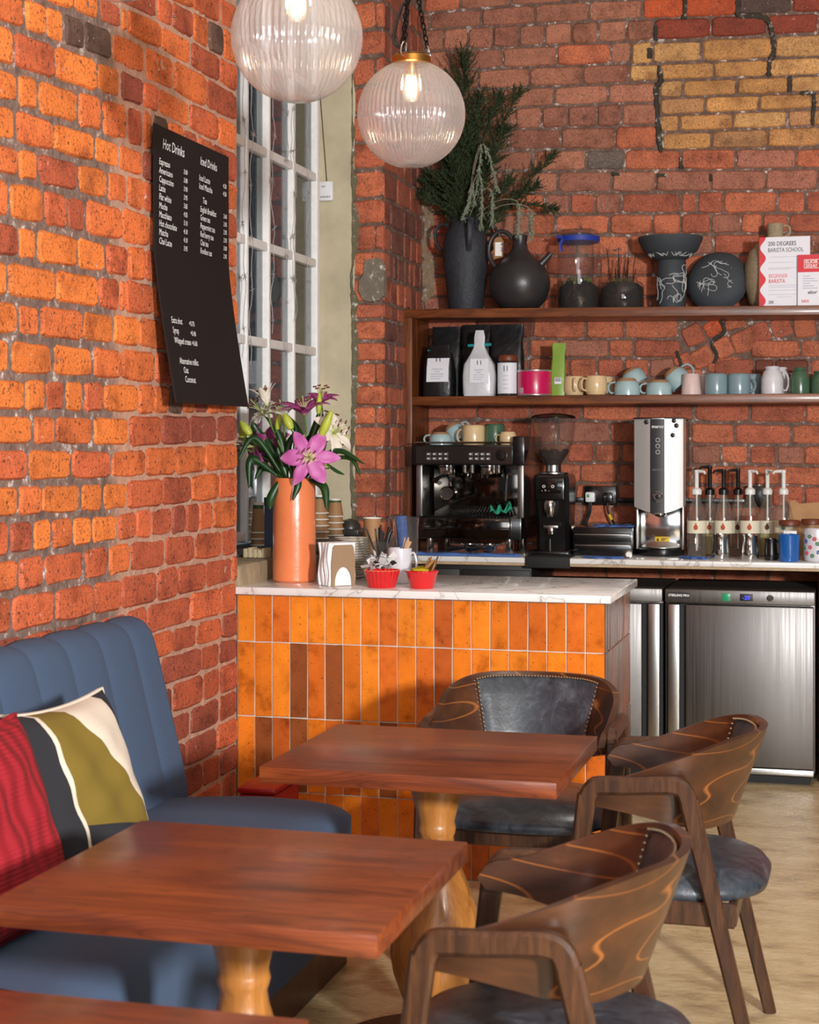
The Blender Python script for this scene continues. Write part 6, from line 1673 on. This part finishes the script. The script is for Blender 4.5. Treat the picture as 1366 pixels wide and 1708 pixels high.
syrup('syrup bottle with a white pump, nearest the steel boiler', 1162, 7.38, 783, 32, -30, False, AMB, None, RUST)
syrup('syrup bottle with a black pump, in the back row behind the first white pump', 1184, 7.56, 776, 30, 180, True, YEL, 880, RUST)
syrup('syrup bottle with a black pump in the front row behind a steel pitcher', 1207, 7.44, 782, 32, 185, True, AMB, None, RUST)
syrup('syrup bottle with a black pump, in the back row between two front bottles', 1231, 7.56, 781, 30, 200, True, AMB, None, DBR)
syrup('syrup bottle of amber syrup with a white pump', 1251, 7.44, 783, 33, -40, False, AMB, 852, RUST)
syrup('syrup bottle of pale syrup with a white pump', 1280, 7.56, 782, 32, -60, False, YEL, 862, DBR)
syrup('syrup bottle with a white pump spout pointing aside, above the blue cup', 1307, 7.45, 783, 31, 180, False, YEL, 868, GREENG_)
# pitchers, cups and jars in front of the bottles
def pitcher(label, u, Y, wpx, hpx, mat, name='milk_pitcher'):
    s_ = sc(u, Y); w, h = wpx * s_, hpx * s_; t = thing(name, label, 'pitcher', (xx(u, Y), Y, ZC), group='milk pitchers')
    MB().lathe([(0, 0), (.47 * w, 0), (.5 * w, .05 * h), (.5 * w, .3 * h), (.44 * w, .75 * h), (.46 * w, h), (.445 * w, h), (.42 * w, .75 * h), (.46 * w, .1 * h), (0, .06 * h)], 36).build('body', mat, t)
    MB().tube(curve_pts([(0, -.43 * w, .86 * h), (0, -.72 * w, .84 * h), (0, -.74 * w, .4 * h), (0, -.49 * w, .22 * h)], 14), .006, 8, flat=(1, 1.4)).build('handle', mat, t); return t
pitcher('steel milk pitcher in front of the black-pumped syrup bottle', 1203, 7.28, 32, 42, CHROME)
pitcher('steel milk pitcher in front of the amber syrup bottle', 1251, 7.27, 31, 42, CHROME)
t = pitcher('small black pitcher beside the blue cup', 1286, 7.27, 22, 36, BLK); t.rotation_euler = (0, 0, 1.2)
t, s_ = lathe_thing('blue_cup', 'glossy blue cup on the marble worktop in front of the jars', 'cup', 1316, 7.22, ZC, [(0, 0), (15.5, 0), (16.5, 2), (17.5, 44), (16.5, 45), (15.5, 40), (14.5, 6), (0, 5)], M('blue_enamel', C(28, 92, 168), .2, coat=.4), 36)
for i, (u, Y, lb_) in enumerate(((1317, 7.325, 'glass jar with a brown lid and handwritten label behind the blue cup'), (1354, 7.42, 'glass jar with a brown lid behind the floral mug'))):
    t, s_ = lathe_thing('lidded_jar', lb_, 'jar', u, Y, ZC, [(0, 0), (16, 0), (17, 3), (17, 52), (15, 58)], GLASS, 32, 'glass', 'brown-lidded jars')
    MB().lathe([(16 * s_, 57 * s_), (17.5 * s_, 58 * s_), (17.5 * s_, 64 * s_), (16 * s_, 66 * s_), (0, 66 * s_)], 30).build('lid', BRLID, t)
    MB().lathe([(0, .004), (15 * s_, .004), (15.5 * s_, 34 * s_), (0, 36 * s_)], 28).build('contents', LABC, t)
    if i == 0:
        lb2 = MB().rbox(-9 * s_, 12 * s_, -.0505, -.049, 37 * s_, 49 * s_, .0006).build('paper_label', PLASW, t); text('label_writing', 'sugar', .024, INK, lb2, (-8 * s_, -.0512, 41 * s_), (1, 0, 0), (0, 0, 1), shear=.2, stretch=.85)
t = mug('white mug printed with blue and red flowers at the photo edge', xx(1362, 7.26), 7.26, ZC, 42 * sc(1362, 7.26), 54 * sc(1362, 7.26), WHITEG, 'straight', 0, group=None, name='floral_mug')

R_ = 42 * sc(1362, 7.26) / 2 * 1.008; s_ = sc(1362, 7.26); random.seed(12)
b1, b2, b3 = MB(), MB(), MB()
for (a, h, k) in ((-50, 34, 0), (-28, 24, 1), (-45, 14, 1), (-8, 38, 1), (10, 16, 0), (5, 30, 2), (-30, 42, 2), (-60, 22, 2), (-18, 10, 2), (22, 44, 0)):
    an = math.radians(-90 + a); q = Vector((R_ * math.cos(an), R_ * math.sin(an), h * s_))
    tx_ = Vector((-math.sin(an), math.cos(an), 0))
    for j in range(5):
        bb_a = 2 * PI * j / 5; c_ = q + tx_ * (.006 * math.cos(bb_a)) + Vector((0, 0, .006 * math.sin(bb_a)))
        (b1, b2, b3)[k].sphere(c_, .0042, 6, 4, 1, .3, 1)
for b, c_ in ((b1, M('blue_flower', C(50, 70, 150), .4)), (b2, M('red_flower', C(190, 50, 60), .4)), (b3, M('green_leaf_print', C(50, 110, 70), .4))): b.build('flower_print', c_, t)
# crumpled paper bag behind the bottles
random.seed(19); F = []; A0, A1 = onY(1312, 850, 7.66), onY(1400, 850, 7.66)
zb0 = ZC; ztp = zz(1340, 838, 7.66)
P = []
for i in range(13):
    ring = []
    zf = i / 12
    for k in range(18):
        an = 2 * PI * k / 18; ca, sa = math.cos(an), math.sin(an)
        ring.append((((A1.x - A0.x) / 2) * math.copysign(abs(ca) ** .4, ca) * (1 - .06 * zf) + jit(.005), .045 * math.copysign(abs(sa) ** .5, sa) * (1.02 - .75 * zf ** 2) + jit(.005), (ztp - zb0) * zf + (jit(.012) if i > 9 else 0)))
    P.append(ring + [ring[0]])
b = MB().grid([r[::-1] for r in P]); b.add(P[0][:18], [tuple(range(18))])
tag(b.build('paper_bag', M('kraft_paper', C(176, 134, 92), .8, var=.15, bmp=.4, bs=25), None, 40, loc=((A0.x + A1.x) / 2, 7.68, ZC)), 'crumpled brown paper bag behind the lidded jars', 'paper bag')

# ------------------------------------------------------------------ things on the bar
ZBm = Z_BAR + .0006
TERR = M('orange_glaze', C(226, 128, 80), .25, coat=.35, var=.06, vs=6, bmp=.08, bs=40)
YV = 5.50; sV = sc(491, YV)
hv = zz(491, 797, YV) - ZBm
vase = thing('orange_vase', 'tall glossy orange cylinder vase of lilies on the marble bar', 'vase', (xx(491, YV), YV, ZBm))
rv = 36 * sV
MB().lathe([(0, 0), (rv * .93, 0), (rv, .006), (rv * 1.0, hv * .5), (rv * .97, hv * .98), (rv * .95, hv), (rv * .90, hv), (rv * .9, .02), (0, .015)], 56).build('body', TERR, vase)
# lilies
STEM = M('lily_stem', C(86, 112, 44), .5); LEAF = M('lily_leaf', C(28, 62, 26), .38, var=.25, vs=8); BUD = M('lily_bud', C(168, 178, 62), .45, var=.15, vs=20)
def petal_mat(name, tip, mid, base):
    m, nt, p = newmat(name); tc = node(nt, 'ShaderNodeTexCoord'); sx = node(nt, 'ShaderNodeSeparateXYZ'); nt.links.new(tc.outputs['Generated'], sx.inputs[0])
    at = node(nt, 'ShaderNodeAttribute'); at.attribute_name = 'along'
    r = ramp(nt, at.outputs['Fac'], [(0.0, base), (.22, mid), (.75, mid), (1.0, tip)])
    nt.links.new(r.outputs[0], p.inputs['Base Color']); p.inputs['Roughness'].default_value = .5; p.inputs['Subsurface Weight'].default_value = 0.0
    return m
PET = petal_mat('pink_petal', C(206, 130, 186), C(186, 92, 160), C(214, 206, 150)); PETD = petal_mat('deep_pink_petal', C(176, 92, 150), C(150, 58, 116), C(206, 196, 150)); PETW = petal_mat('white_petal', C(226, 206, 214), C(224, 214, 200), C(196, 204, 130))
ANTH = M('brown_anther', C(92, 36, 20), .7); STAM = M('pale_stamen', C(190, 200, 130), .5)
V0_ = Vector((vase.location.x, vase.location.y, ZBm + hv))
lb_ = thing('lily_bouquet', 'bouquet of pink and white lilies with buds and dark leaves in the orange vase', 'flowers', V0_)
def petal(parent, org, axis, side, L, W, curl, mat, name='petal'):
    axis, side = axis.normalized(), side.normalized(); nrm = side.cross(axis).normalized()
    n = 12; P = []; al = []
    for i in range(n + 1):
        t = i / n; w = W * (math.sin(PI * min(t * .93 + .07, 1)) ** .75) * (1 if t < .98 else .2); an = curl * t * t
        # centre line curls from axis towards 'side'
        c_ = org + axis * (L * (math.sin(min(an, 3)) / max(an, 1e-3) if an > 1e-3 else 1) * t) + side * (L * t * (.10 + .5 * an))
        row = []
        for k in range(5):
            s_ = (k - 2) / 2; row.append(c_ + nrm * (w * s_) + axis * (-.12 * w * (1 - s_ * s_)) - side * (.18 * w * abs(s_)) + side * (.10 * w * math.sin(t * 14 + s_ * 3) * abs(s_)))
        P.append(row); al += [t] * 5
    b = MB().grid(P); o = b.build(name, mat, parent, 80)
    at = o.data.attributes.new('along', 'FLOAT', 'POINT'); at.data.foreach_set('value', al)
    o.modifiers.new('thick', 'SOLIDIFY').thickness = .0012
    return o
def lily(u, v, Y, face, L, W, curl, mat, spin=0.0, stem=True, op=.75):
    c_ = onY(u, v, Y) - V0_; ax = Vector(face).normalized(); s0 = ax.orthogonal().normalized(); s1 = ax.cross(s0)
    if stem:
        fl = MB().tube(curve_pts([Vector((jit(.03), jit(.03), -.16)), Vector((c_.x * .35, c_.y * .3, c_.z * .25)), c_ - ax * .05 + Vector((0, 0, -.02)), c_], 14), .0038, 7).build('flower', STEM, lb_)
    else: fl = MB().sphere(c_, .006, 8, 5).build('flower', STEM, lb_)
    for k in range(6):
        a = spin + 2 * PI * k / 6; sd = s0 * math.cos(a) + s1 * math.sin(a); pa = (ax * (1 - op) + sd * op).normalized()
        out_ = (sd - pa * sd.dot(pa)) ; out_ = out_ if out_.length > 1e-3 else -ax
        petal(fl, c_ + sd * .004, pa, (out_.normalized() * .3 - ax * .8).normalized() if op > .6 else out_, L * (1 if k % 2 else 1.06), W * (1.0 if k % 2 else .78), curl, mat)
    b = MB(); ba = MB()
    for k in range(6):
        a = spin + .5 + 2 * PI * k / 6; sd = s0 * math.cos(a) + s1 * math.sin(a); e = c_ + ax * .06 + sd * .024
        b.tube([c_, c_ + ax * .035 + sd * .008, e], .0011, 5); ba.tube([e - s0 * .007, e + s0 * .007], .0026, 6)
    b.tube([c_, c_ + ax * .075], .0016, 5); b.build('stamens', STAM, fl); ba.build('anthers', ANTH, fl)
random.seed(77)
lily(516, 763, 5.40, (.25, -.9, .12), .105, .030, .55, PET, .30, op=.86)
lily(508, 694, 5.50, (-.02, -.25, 1.0), .105, .026, .9, PETD, .2, op=.42)
lily(556, 722, 5.52, (.75, -.45, .35), .095, .025, .7, PETW, .5, op=.75)
lily(425, 745, 5.52, (-.6, -.5, .1), .09, .027, .6, PETD, .1, op=.8)
lily(440, 690, 5.60, (-.35, -.4, .5), .075, .022, .8, PETW, .4, op=.7)
lily(472, 700, 5.56, (-.1, -.2, 1.0), .075, .02, .7, PETW, .2, op=.38)
lily(446, 677, 5.5, (-.25, -.1, 1.0), .085, .014, .55, PETW, .9, op=.18)
lily(536, 672, 5.60, (.1, -.3, 1.0), .07, .02, .8, PETD, .9, op=.5)
lily(450, 740, 5.60, (-.2, -.8, .3), .08, .024, .5, PETD, .7, op=.8)
lily(545, 715, 5.58, (.3, .1, 1.0), .06, .015, .4, PETW, .7, op=.2)
def bud(u0, v0, u1, v1, Y, r, mat=BUD):
    a = onY(u0, v0, Y) - V0_; e = onY(u1, v1, Y) - V0_; d = e - a
    st = MB().tube(curve_pts([Vector((jit(.03), jit(.03), -.16)), Vector((a.x * .4, a.y * .3, a.z * .3)), a - d * .3 + Vector((0, 0, -.01)), a], 12), .003, 6).build('bud_stem', STEM, lb_)
    n = 10; MB().tube([a + d * (i / n) for i in range(n + 1)], [r * (.25 + .95 * math.sin(PI * min(1, .12 + .86 * (i / n))) ** .8) for i in range(n + 1)], 12).build('bud', mat, st)
for q in ((418, 725, 401, 703, 5.46, .013), (486, 716, 474, 690, 5.44, .014), (535, 728, 553, 686, 5.44, .014), (531, 690, 533, 655, 5.52, .009), (410, 738, 400, 712, 5.52, .011), (545, 775, 535, 770, 5.46, .008), (462, 716, 468, 690, 5.5, .010), (577, 733, 582, 727, 5.56, .006)): bud(*q)
def leaf(u0, v0, u1, v1, u2, v2, Y0, Y2, W):
    pts = curve_pts([onY(u0, v0, Y0) - V0_, onY(u1, v1, (Y0 + Y2) / 2) - V0_, onY(u2, v2, Y2) - V0_], 16)
    rows = []
    for i, p_ in enumerate(pts):
        t = i / 16; tg_ = (pts[min(i + 1, 16)] - pts[max(i - 1, 0)]).normalized(); sd = tg_.cross(Vector((.35, -1, .25))).normalized(); nn = sd.cross(tg_)
        w = W * (math.sin(PI * min(1, .04 + t * .96)) ** .7 if t < 1 else .02); rows.append([p_ - sd * w - nn * w * .25, p_, p_ + sd * w - nn * w * .25])
    o = MB().grid(rows).build('leaf', LEAF, lb_, 80); o.modifiers.new('thick', 'SOLIDIFY').thickness = .0012
for q in ((470, 800, 440, 745, 402, 730, 5.5, 5.45, .012), (475, 800, 430, 720, 420, 705, 5.52, 5.5, .012), (468, 800, 452, 830, 450, 850, 5.44, 5.40, .016), (498, 795, 497, 810, 488, 835, 5.42, 5.40, .012),
          (515, 800, 540, 812, 545, 852, 5.46, 5.42, .015), (505, 790, 560, 752, 610, 775, 5.5, 5.46, .010), (540, 765, 585, 765, 602, 797, 5.5, 5.48, .008), (540, 770, 560, 785, 575, 792, 5.5, 5.5, .006), (465, 795, 420, 765, 415, 815, 5.48, 5.44, .014),
          (470, 790, 425, 730, 395, 770, 5.46, 5.42, .010), (480, 790, 470, 740, 455, 700, 5.5, 5.5, .014), (500, 790, 520, 730, 535, 680, 5.54, 5.56, .014), (490, 790, 500, 730, 478, 690, 5.58, 5.6, .015), (505, 790, 530, 740, 560, 705, 5.58, 5.6, .013),
          (480, 790, 450, 745, 430, 715, 5.56, 5.56, .016), (495, 790, 480, 750, 495, 715, 5.5, 5.5, .013), (470, 795, 440, 780, 425, 800, 5.52, 5.5, .012), (480, 800, 470, 770, 462, 745, 5.46, 5.45, .014), (505, 800, 525, 770, 545, 740, 5.52, 5.5, .014), (485, 800, 500, 760, 520, 720, 5.56, 5.56, .016), (478, 800, 460, 770, 440, 760, 5.55, 5.55, .014)): leaf(*q)
# napkin holder
YN = 5.38; sN = sc(560, YN)
nh = thing('napkin_holder', 'tan napkin holder with a stack of white paper napkins on the bar', 'napkin holder', (xx(563, YN), YN, ZBm), rz=math.radians(-24))
hn_ = zz(560, 905, YN) - ZBm
NAP = M('white_paper', C(232, 230, 230), .8)
for k in range(12):
    y = -.035 + k * .0062; rows = []
    for i in range(9):
        t_ = i / 8; wv = .004 * math.sin(t_ * 7 + k * .3) + .003 * math.sin(k * 1.7)
        rows.append([(-.055 + wv, y, .001 + t_ * hn_), (.05 + wv * .5, y, .001 + t_ * hn_)])
    b = MB().grid(rows); b.grid([[(p_[0], p_[1] + .0048, p_[2]) for p_ in r[::-1]] for r in rows])
    for e in (0, 1): b.grid([[r[e], (r[e][0], r[e][1] + .0048, r[e][2])][::(1 if e else -1)] for r in rows])
    b.add([rows[-1][0], rows[-1][1], (rows[-1][1][0], rows[-1][1][1] + .0048, rows[-1][1][2]), (rows[-1][0][0], rows[-1][0][1] + .0048, rows[-1][0][2])], [(0, 1, 2, 3)])
    b.build('napkin', NAP, nh, 40)
TAN = M('tan_holder', C(150, 122, 94), .5)
def holder_plate(x):
    out = [(-.034, 0), (-.046, .0), (-.046, hn_ * .55), (-.040, hn_ * .9), (-.034, hn_ * .96), (.034, hn_ * .96), (.040, hn_ * .9), (.046, hn_ * .55), (.046, 0), (.034, 0)] + [(.034 * math.cos(a), .01 + hn_ * .38 * math.sin(a)) for a in [PI * i / 12 for i in range(1, 12)]]
    n = len(out); b = MB(); b.add([(y, x, z) for y, z in out] + [(y, x + .004, z) for y, z in out], [tuple(range(n)), tuple(range(2 * n - 1, n - 1, -1))] + [(i, i + n, (i + 1) % n + n, (i + 1) % n) for i in range(n)])
    return b
holder_plate(-.044).build('front_plate', TAN, nh, 20); holder_plate(.042).build('rear_plate', TAN, nh, 20)
MB().rbox(-.046, .046, -.044, .046, 0, .001, .0003).build('base', TAN, nh)
nh.rotation_euler = (0, 0, math.radians(46))
# plates: a tall stack, every plate its own
YP = 5.70; sP = sc(587, YP); pg = 'stacked white plates on the bar'
PLT = M('white_porcelain', C(222, 216, 204), .2, coat=.3); RIMB = M('plate_rim', C(120, 104, 86), .4)
zp0 = ZBm; ztop = zz(587, 893, YP); npl = 15; dp = (ztop - zp0 - .012) / npl
plate0 = None
for k in range(npl):
    if plate0 is None:
        plate0 = thing('plate', '', 'plate', (0, 0, 0), group=pg); R_ = 30 * sP
        MB().lathe([(0, 0), (R_ * .6, 0), (R_ * .64, .002), (R_ * .98, .0105), (R_, .0125), (R_ * .985, .0135), (R_ * .7, .006), (R_ * .6, .0045), (0, .0045)], 44).build('body', PLT, plate0)
        MB().tube([(R_ * math.cos(a), R_ * math.sin(a), .0126) for a in [2 * PI * i / 44 for i in range(44)]], .0011, 5, closed=True).build('rim', RIMB, plate0); o = plate0
    else: o = copy_tree(plate0)
    o.location = (xx(587, YP) + jit(.0015), YP + jit(.0015), zp0 + k * dp)
    o['label'] = 'topmost white plate of the stack behind the napkins' if k == npl - 1 else 'white plate in the tall stack behind the napkins, below the topmost'
# glass of straws
YS = 5.55; sS2 = sc(632, YS)
gs = thing('straw_glass', 'clear glass holding black straws behind the red dish of sachets', 'glass', (xx(632, YS), YS, ZBm))
hg = zz(632, 903, YS) - ZBm
MB().lathe([(0, 0), (.030, 0), (.032, .004), (.036, hg), (.0345, hg), (.0305, .008), (0, .007)], 32).build('glass', GLASS, gs)
random.seed(2)
for k in range(16):
    a = random.random() * 6.28; r0 = .018; u_t = random.choice([612, 618, 624, 634, 638, 640, 645, 648, 651, 655]) ; tp = onY(u_t + jit(2), random.uniform(875, 890), YS + jit(.04)) - Vector((gs.location.x, YS, ZBm))
    base = Vector((-tp.x * .28 + jit(.012), jit(.015), .012)); 
    o = MB().tube([base, base.lerp(tp, .5), tp], .0034, 8).build('straw', BLK, None, loc=gs.location); tag(o, 'black drinking straw standing in the clear glass on the bar', 'straw', 'black straws in the glass')
cl = MB().lathe([(0, 0), (.033, 0), (.034, .003), (.038, .07), (.0365, .07), (.0325, .006), (0, .005)], 4, mat=Matrix.Translation((xx(668, 5.66), 5.66, ZBm)) @ Matrix.Rotation(PI / 4 + .2, 4, 'Z'))
tag(cl.build('clear_tub', GLASS, None, 30), 'square clear plastic tub behind the white mug of stirrers', 'tub')
# white mug with wooden stirrers
YMg = 5.52; sMg = sc(667, YMg); hm = zz(667, 914, YMg) - ZBm
mg = mug('white mug of wooden stirrers standing on the bar', xx(667, YMg), YMg, ZBm, 40 * sMg, hm, WHITEG, 'straight', -5, name='stirrer_mug', group=None)
STIR = M('birch_stirrer', C(206, 168, 130), .7, var=.1)
random.seed(33)
for k in range(9):
    tp = Vector(((8 + k * 1.5 + jit(1)) * sMg, jit(.02), hm + (14 + jit(5)) * sMg)); bs_ = Vector((-tp.x * .3 + jit(.008), jit(.02), .012))
    o = MB().bar([bs_, tp], .0018, .0055, (.3, 1, 0)).build('wooden_stirrer', STIR, None, loc=mg.location); tag(o, 'flat wooden stirrer leaning in the white mug on the bar', 'stirrer', 'wooden stirrers in the white mug')
# red fluted dishes with sachets
REDG = M('red_enamel', C(206, 26, 30), .22, coat=.4); REDIN = M('red_rim_wear', C(226, 120, 90), .4)
def dish_(label, u, Y, wpx, hpx, fl):
    s_ = sc(u, Y); t = thing('ramekin', label, 'dish', (xx(u, Y), Y, ZBm), group='red ramekins'); r = wpx / 2 * s_; h = hpx * s_
    MB().lathe([(0, 0), (r * .70, 0), (r * .74, .003), (r * .98, h * .97), (r, h), (r * .95, h), (r * .72, .007), (0, .006)], 144 if fl else 60, rib=24 if fl else 0, ribd=.028 if fl else 0).build('bowl', REDG, t, 50)
    if fl: MB().tube([(r * .975 * (1 + .028 * math.cos(24 * a)) * math.cos(a), r * .975 * (1 + .028 * math.cos(24 * a)) * math.sin(a), h) for a in [2 * PI * i / 144 for i in range(144)]], .0016, 5, closed=True).build('rim', REDIN, t)
    else: MB().lathe([(r * .98, h - .004), (r * 1.03, h - .001), (r * 1.03, h + .003), (r * .98, h + .004)], 80, rib=20, ribd=.02).build('rim', REDG, t)
    return t, r, h
YR = 5.335
t, r, h = dish_('fluted red dish filled with black and white sugar sachets', 637, YR, 60, 29, True)
SACH = M('white_sachet', C(224, 222, 222), .55); SACK = M('black_sachet_print', C(28, 28, 30), .5)
random.seed(90)
def sachet(parent_loc, x, y, z, rx, ry, rz_, L, W, mat, mat2, label, group):
    t = thing('sachet', label, 'sachet', Vector(parent_loc) + Vector((x, y, z)), rot=(rx, ry, rz_), group=group)
    P = [[(-L / 2, -W / 2, 0), (-L / 2, 0, .0006), (-L / 2, W / 2, 0)], [(-L / 2 * .8, -W / 2, .0005), (-L / 2 * .8, 0, .002), (-L / 2 * .8, W / 2, .0005)], [(0, -W / 2, .001), (0, 0, .005), (0, W / 2, .001)], [(L / 2 * .8, -W / 2, .0005), (L / 2 * .8, 0, .002), (L / 2 * .8, W / 2, .0005)], [(L / 2, -W / 2, 0), (L / 2, 0, .0006), (L / 2, W / 2, 0)]]
    b = MB().grid(P); b.grid([[(p_[0], p_[1], -p_[2] - .0008) for p_ in q[::-1]] for q in P]); b.build('packet', mat, t, 60)
    if mat2:
        f = lambda q: (q[0], q[1] * .86, q[2] + .0006)
        b = MB().grid([[f(p_) for p_ in (P[1])], [f(p_) for p_ in P[2]]]); b.build('print', mat2, t, 60)
for k in range(26):
    a = random.random() * 6.28; rr = random.uniform(.0, .82) * r
    sachet(t.location, rr * math.cos(a), rr * math.sin(a) * .9, h + .004 + random.uniform(0, .03) + .014 * (1 - rr / r), random.uniform(-.6, 1.1), random.uniform(-1.1, 1.1), random.random() * 6.28, .055, .022, SACH, SACK, 'black and white sugar sachet in the fluted red dish', 'sugar sachets in the red dish')
t, r, h = dish_('plain red dish with a frilled rim holding yellow and brown sachets', 704, 5.34, 54, 28, False)
YS_ = M('yellow_sachet', C(196, 176, 40), .45); KS_ = M('kraft_sachet', C(176, 132, 84), .7)
for k in range(7): sachet(t.location, random.uniform(-.6, .2) * r, jit(.7) * r, h + .003 + random.uniform(0, .012), jit(.5), jit(.5), random.random() * 6.28, .055, .02, YS_, None, 'yellow sachet in the frilled red dish', 'yellow sachets')
for k in range(5): sachet(t.location, random.uniform(.3, .8) * r, jit(.5) * r, h + .012 + random.uniform(0, .016), jit(.4), random.uniform(-1.2, -.5), jit(.5), .06, .018, KS_, None, 'brown kraft sachet sticking out of the frilled red dish', 'brown sachets')
# takeaway cups on the sill slab
CUPB = M('kraft_cup', C(160, 118, 78), .6); CUPW = M('cup_rim_white', C(228, 224, 216), .5); CUPG = M('cup_green_band', C(60, 82, 48), .6)
def cup_stack(u, Y, z0, n, tag_, top_v, wpx):
    s_ = sc(u, Y); htot = zz(u, top_v, Y) - z0; r = wpx / 2 * s_; dz = 10.5 * s_; hc = htot - dz * (n - 1)
    c0 = None
    for k in range(n):
        if c0 is None:
            c0 = thing('paper_cup', '', 'paper cup', (0, 0, 0), group='upturned paper cups on the window sill')
            MB().lathe([(r * .97, .001), (r * .72, hc * .80), (r * .70, hc * .80)], 30).build('wall', CUPB, c0)
            MB().tube([(r * math.cos(a), r * math.sin(a), .003) for a in [2 * PI * i / 30 for i in range(30)]], .003, 6, closed=True).build('rim', CUPW, c0)
            MB().lathe([(r * .725, hc * .80), (r * .70, hc * .92)], 30).build('green_band', CUPG, c0)
            MB().lathe([(r * .715, hc * .92), (r * .70, hc), (r * .62, hc), (r * .6, hc * .97), (0, hc * .97)], 30).build('base', CUPW, c0); o = c0
        else: o = copy_tree(c0)
        o.location = (xx(u, Y) + jit(.001), Y, z0 + k * dz)
        o['label'] = ('topmost upturned brown paper cup of the stack ' if k == n - 1 else 'brown paper cup nested in the stack ') + tag_
ZS = 1.0458
cup_stack(559, 6.86, ZS, 4, 'beside the plaster reveal', 832, 29)
cup_stack(533, 6.62, ZS, 5, 'half hidden by the orange vase', 826, 30)
cup_stack(431, 6.10, ZS, 3, 'close to the brick edge', 838, 25)
# lone upright cup, tumbler with rolled cloth
YU = 6.98; s_ = sc(621, YU)

YU = 6.0 - .13; s_ = sc(621, YU); zc0 = ZBm
hcup = zz(621, 864, YU) - zc0
t = thing('paper_cup', 'single upright brown paper cup behind the black straws', 'paper cup', (xx(621, YU), YU, zc0))
MB().lathe([(0, .004), (10.5 * s_, .004), (10.5 * s_, 0), (11 * s_, 0), (15 * s_, hcup), (14.4 * s_, hcup), (10.6 * s_, .008), (0, .007)], 32).build('wall', CUPB, t)
MB().tube([(15 * s_ * math.cos(a), 15 * s_ * math.sin(a), hcup) for a in [2 * PI * i / 32 for i in range(32)]], .0022, 6, closed=True).build('rim', CUPW, t)
YU = 5.84; s_ = sc(676, YU); ht = zz(676, 862, YU) - ZBm
t, s_ = lathe_thing('plastic_tumbler', 'clear plastic tumbler with a rolled blue cloth, beside the wooden upright', 'tumbler', 678, YU, ZBm, [(0, 0), (17, 0), (18, 2), (21, ht / s_), (20, ht / s_), (17, 4), (0, 4)], GLASS, 32, 'glass')
rl = MB().tube([(-.005, 0, .012), (-.012, 0, ht * .5), (-.022, -.004, ht + .002)], [.016, .02, .022], 14)
tag(rl.build('rolled_cloth', CLOTHB, None, 50, loc=t.location), 'rolled blue cloth standing in the clear plastic tumbler', 'cloth')
# window corner: navy box, pale stone block, dark lidded tray
p0 = onX(447, 925, -2.12)
nb = thing('navy_carton', 'slim dark blue carton standing on the ledge behind the orange vase', 'carton', (-2.14, 5.90, 1.0459))
hb = .20
MB().rbox(-.04, .04, -.04, .04, 0, hb, .003).build('carton', M('navy_card', C(70, 80, 104), .6), nb); MB().rbox(-.041, .041, -.041, .041, hb - .03, hb + .002, .002).build('lid', M('navy_card_lid', C(48, 58, 82), .6), nb)
random.seed(17)
q = onZ(421, 931, 1.0365)
sb = thing('stone_block', 'small pale carved block lying on the stone sill beside the brick edge', 'block', (q.x - .0, q.y + .05, 1.0358))
PALE = M('pale_stone', C(176, 160, 126), .85, bmp=.4, bs=40)
for k in range(5): MB().rbox(-.045 + k * .0182, -.028 + k * .0182, -.03, .03, 0, .034 + .004 * math.sin(k * 1.7), .004).build('segment', PALE, sb)
MB().rbox(-.043, .043, -.028, .028, .002, .02, .003).build('core', PALE, sb)
dt = thing('dark_tray', 'dark lidded tray on the slate sill beside the stacked cups', 'tray', (xx(588, 6.97), 6.93, ZS))
DKM = M('dark_grey_metal', C(64, 62, 60), .35, .4)
MB().rbox(-.05, .06, -.07, .06, 0, .03, .006).build('tray', DKM, dt)
MB().lathe([(.0, .0), (.05, 0), (.05, .012), (.035, .035), (0, .045)], 28, c=(.0, 0, .03)).build('lid', DKM, dt)
MB().tube([(-.035, -.06, .03), (-.035, -.06, .055)], .006, 8).build('knob', CHROME, dt)
# red box on the floor between banquette and bar
rb_ = thing('red_crate', 'red box tucked between the banquette and the tiled bar', 'box', (-1.79, 4.86, 0))
MB().rbox(-.06, .06, -.12, .12, 0, .36, .01).build('box', M('red_plastic', C(150, 16, 22), .4), rb_); MB().rbox(-.065, .065, -.125, .125, .361, .38, .008).build('lid', M('red_plastic', C(150, 16, 22), .4), rb_)
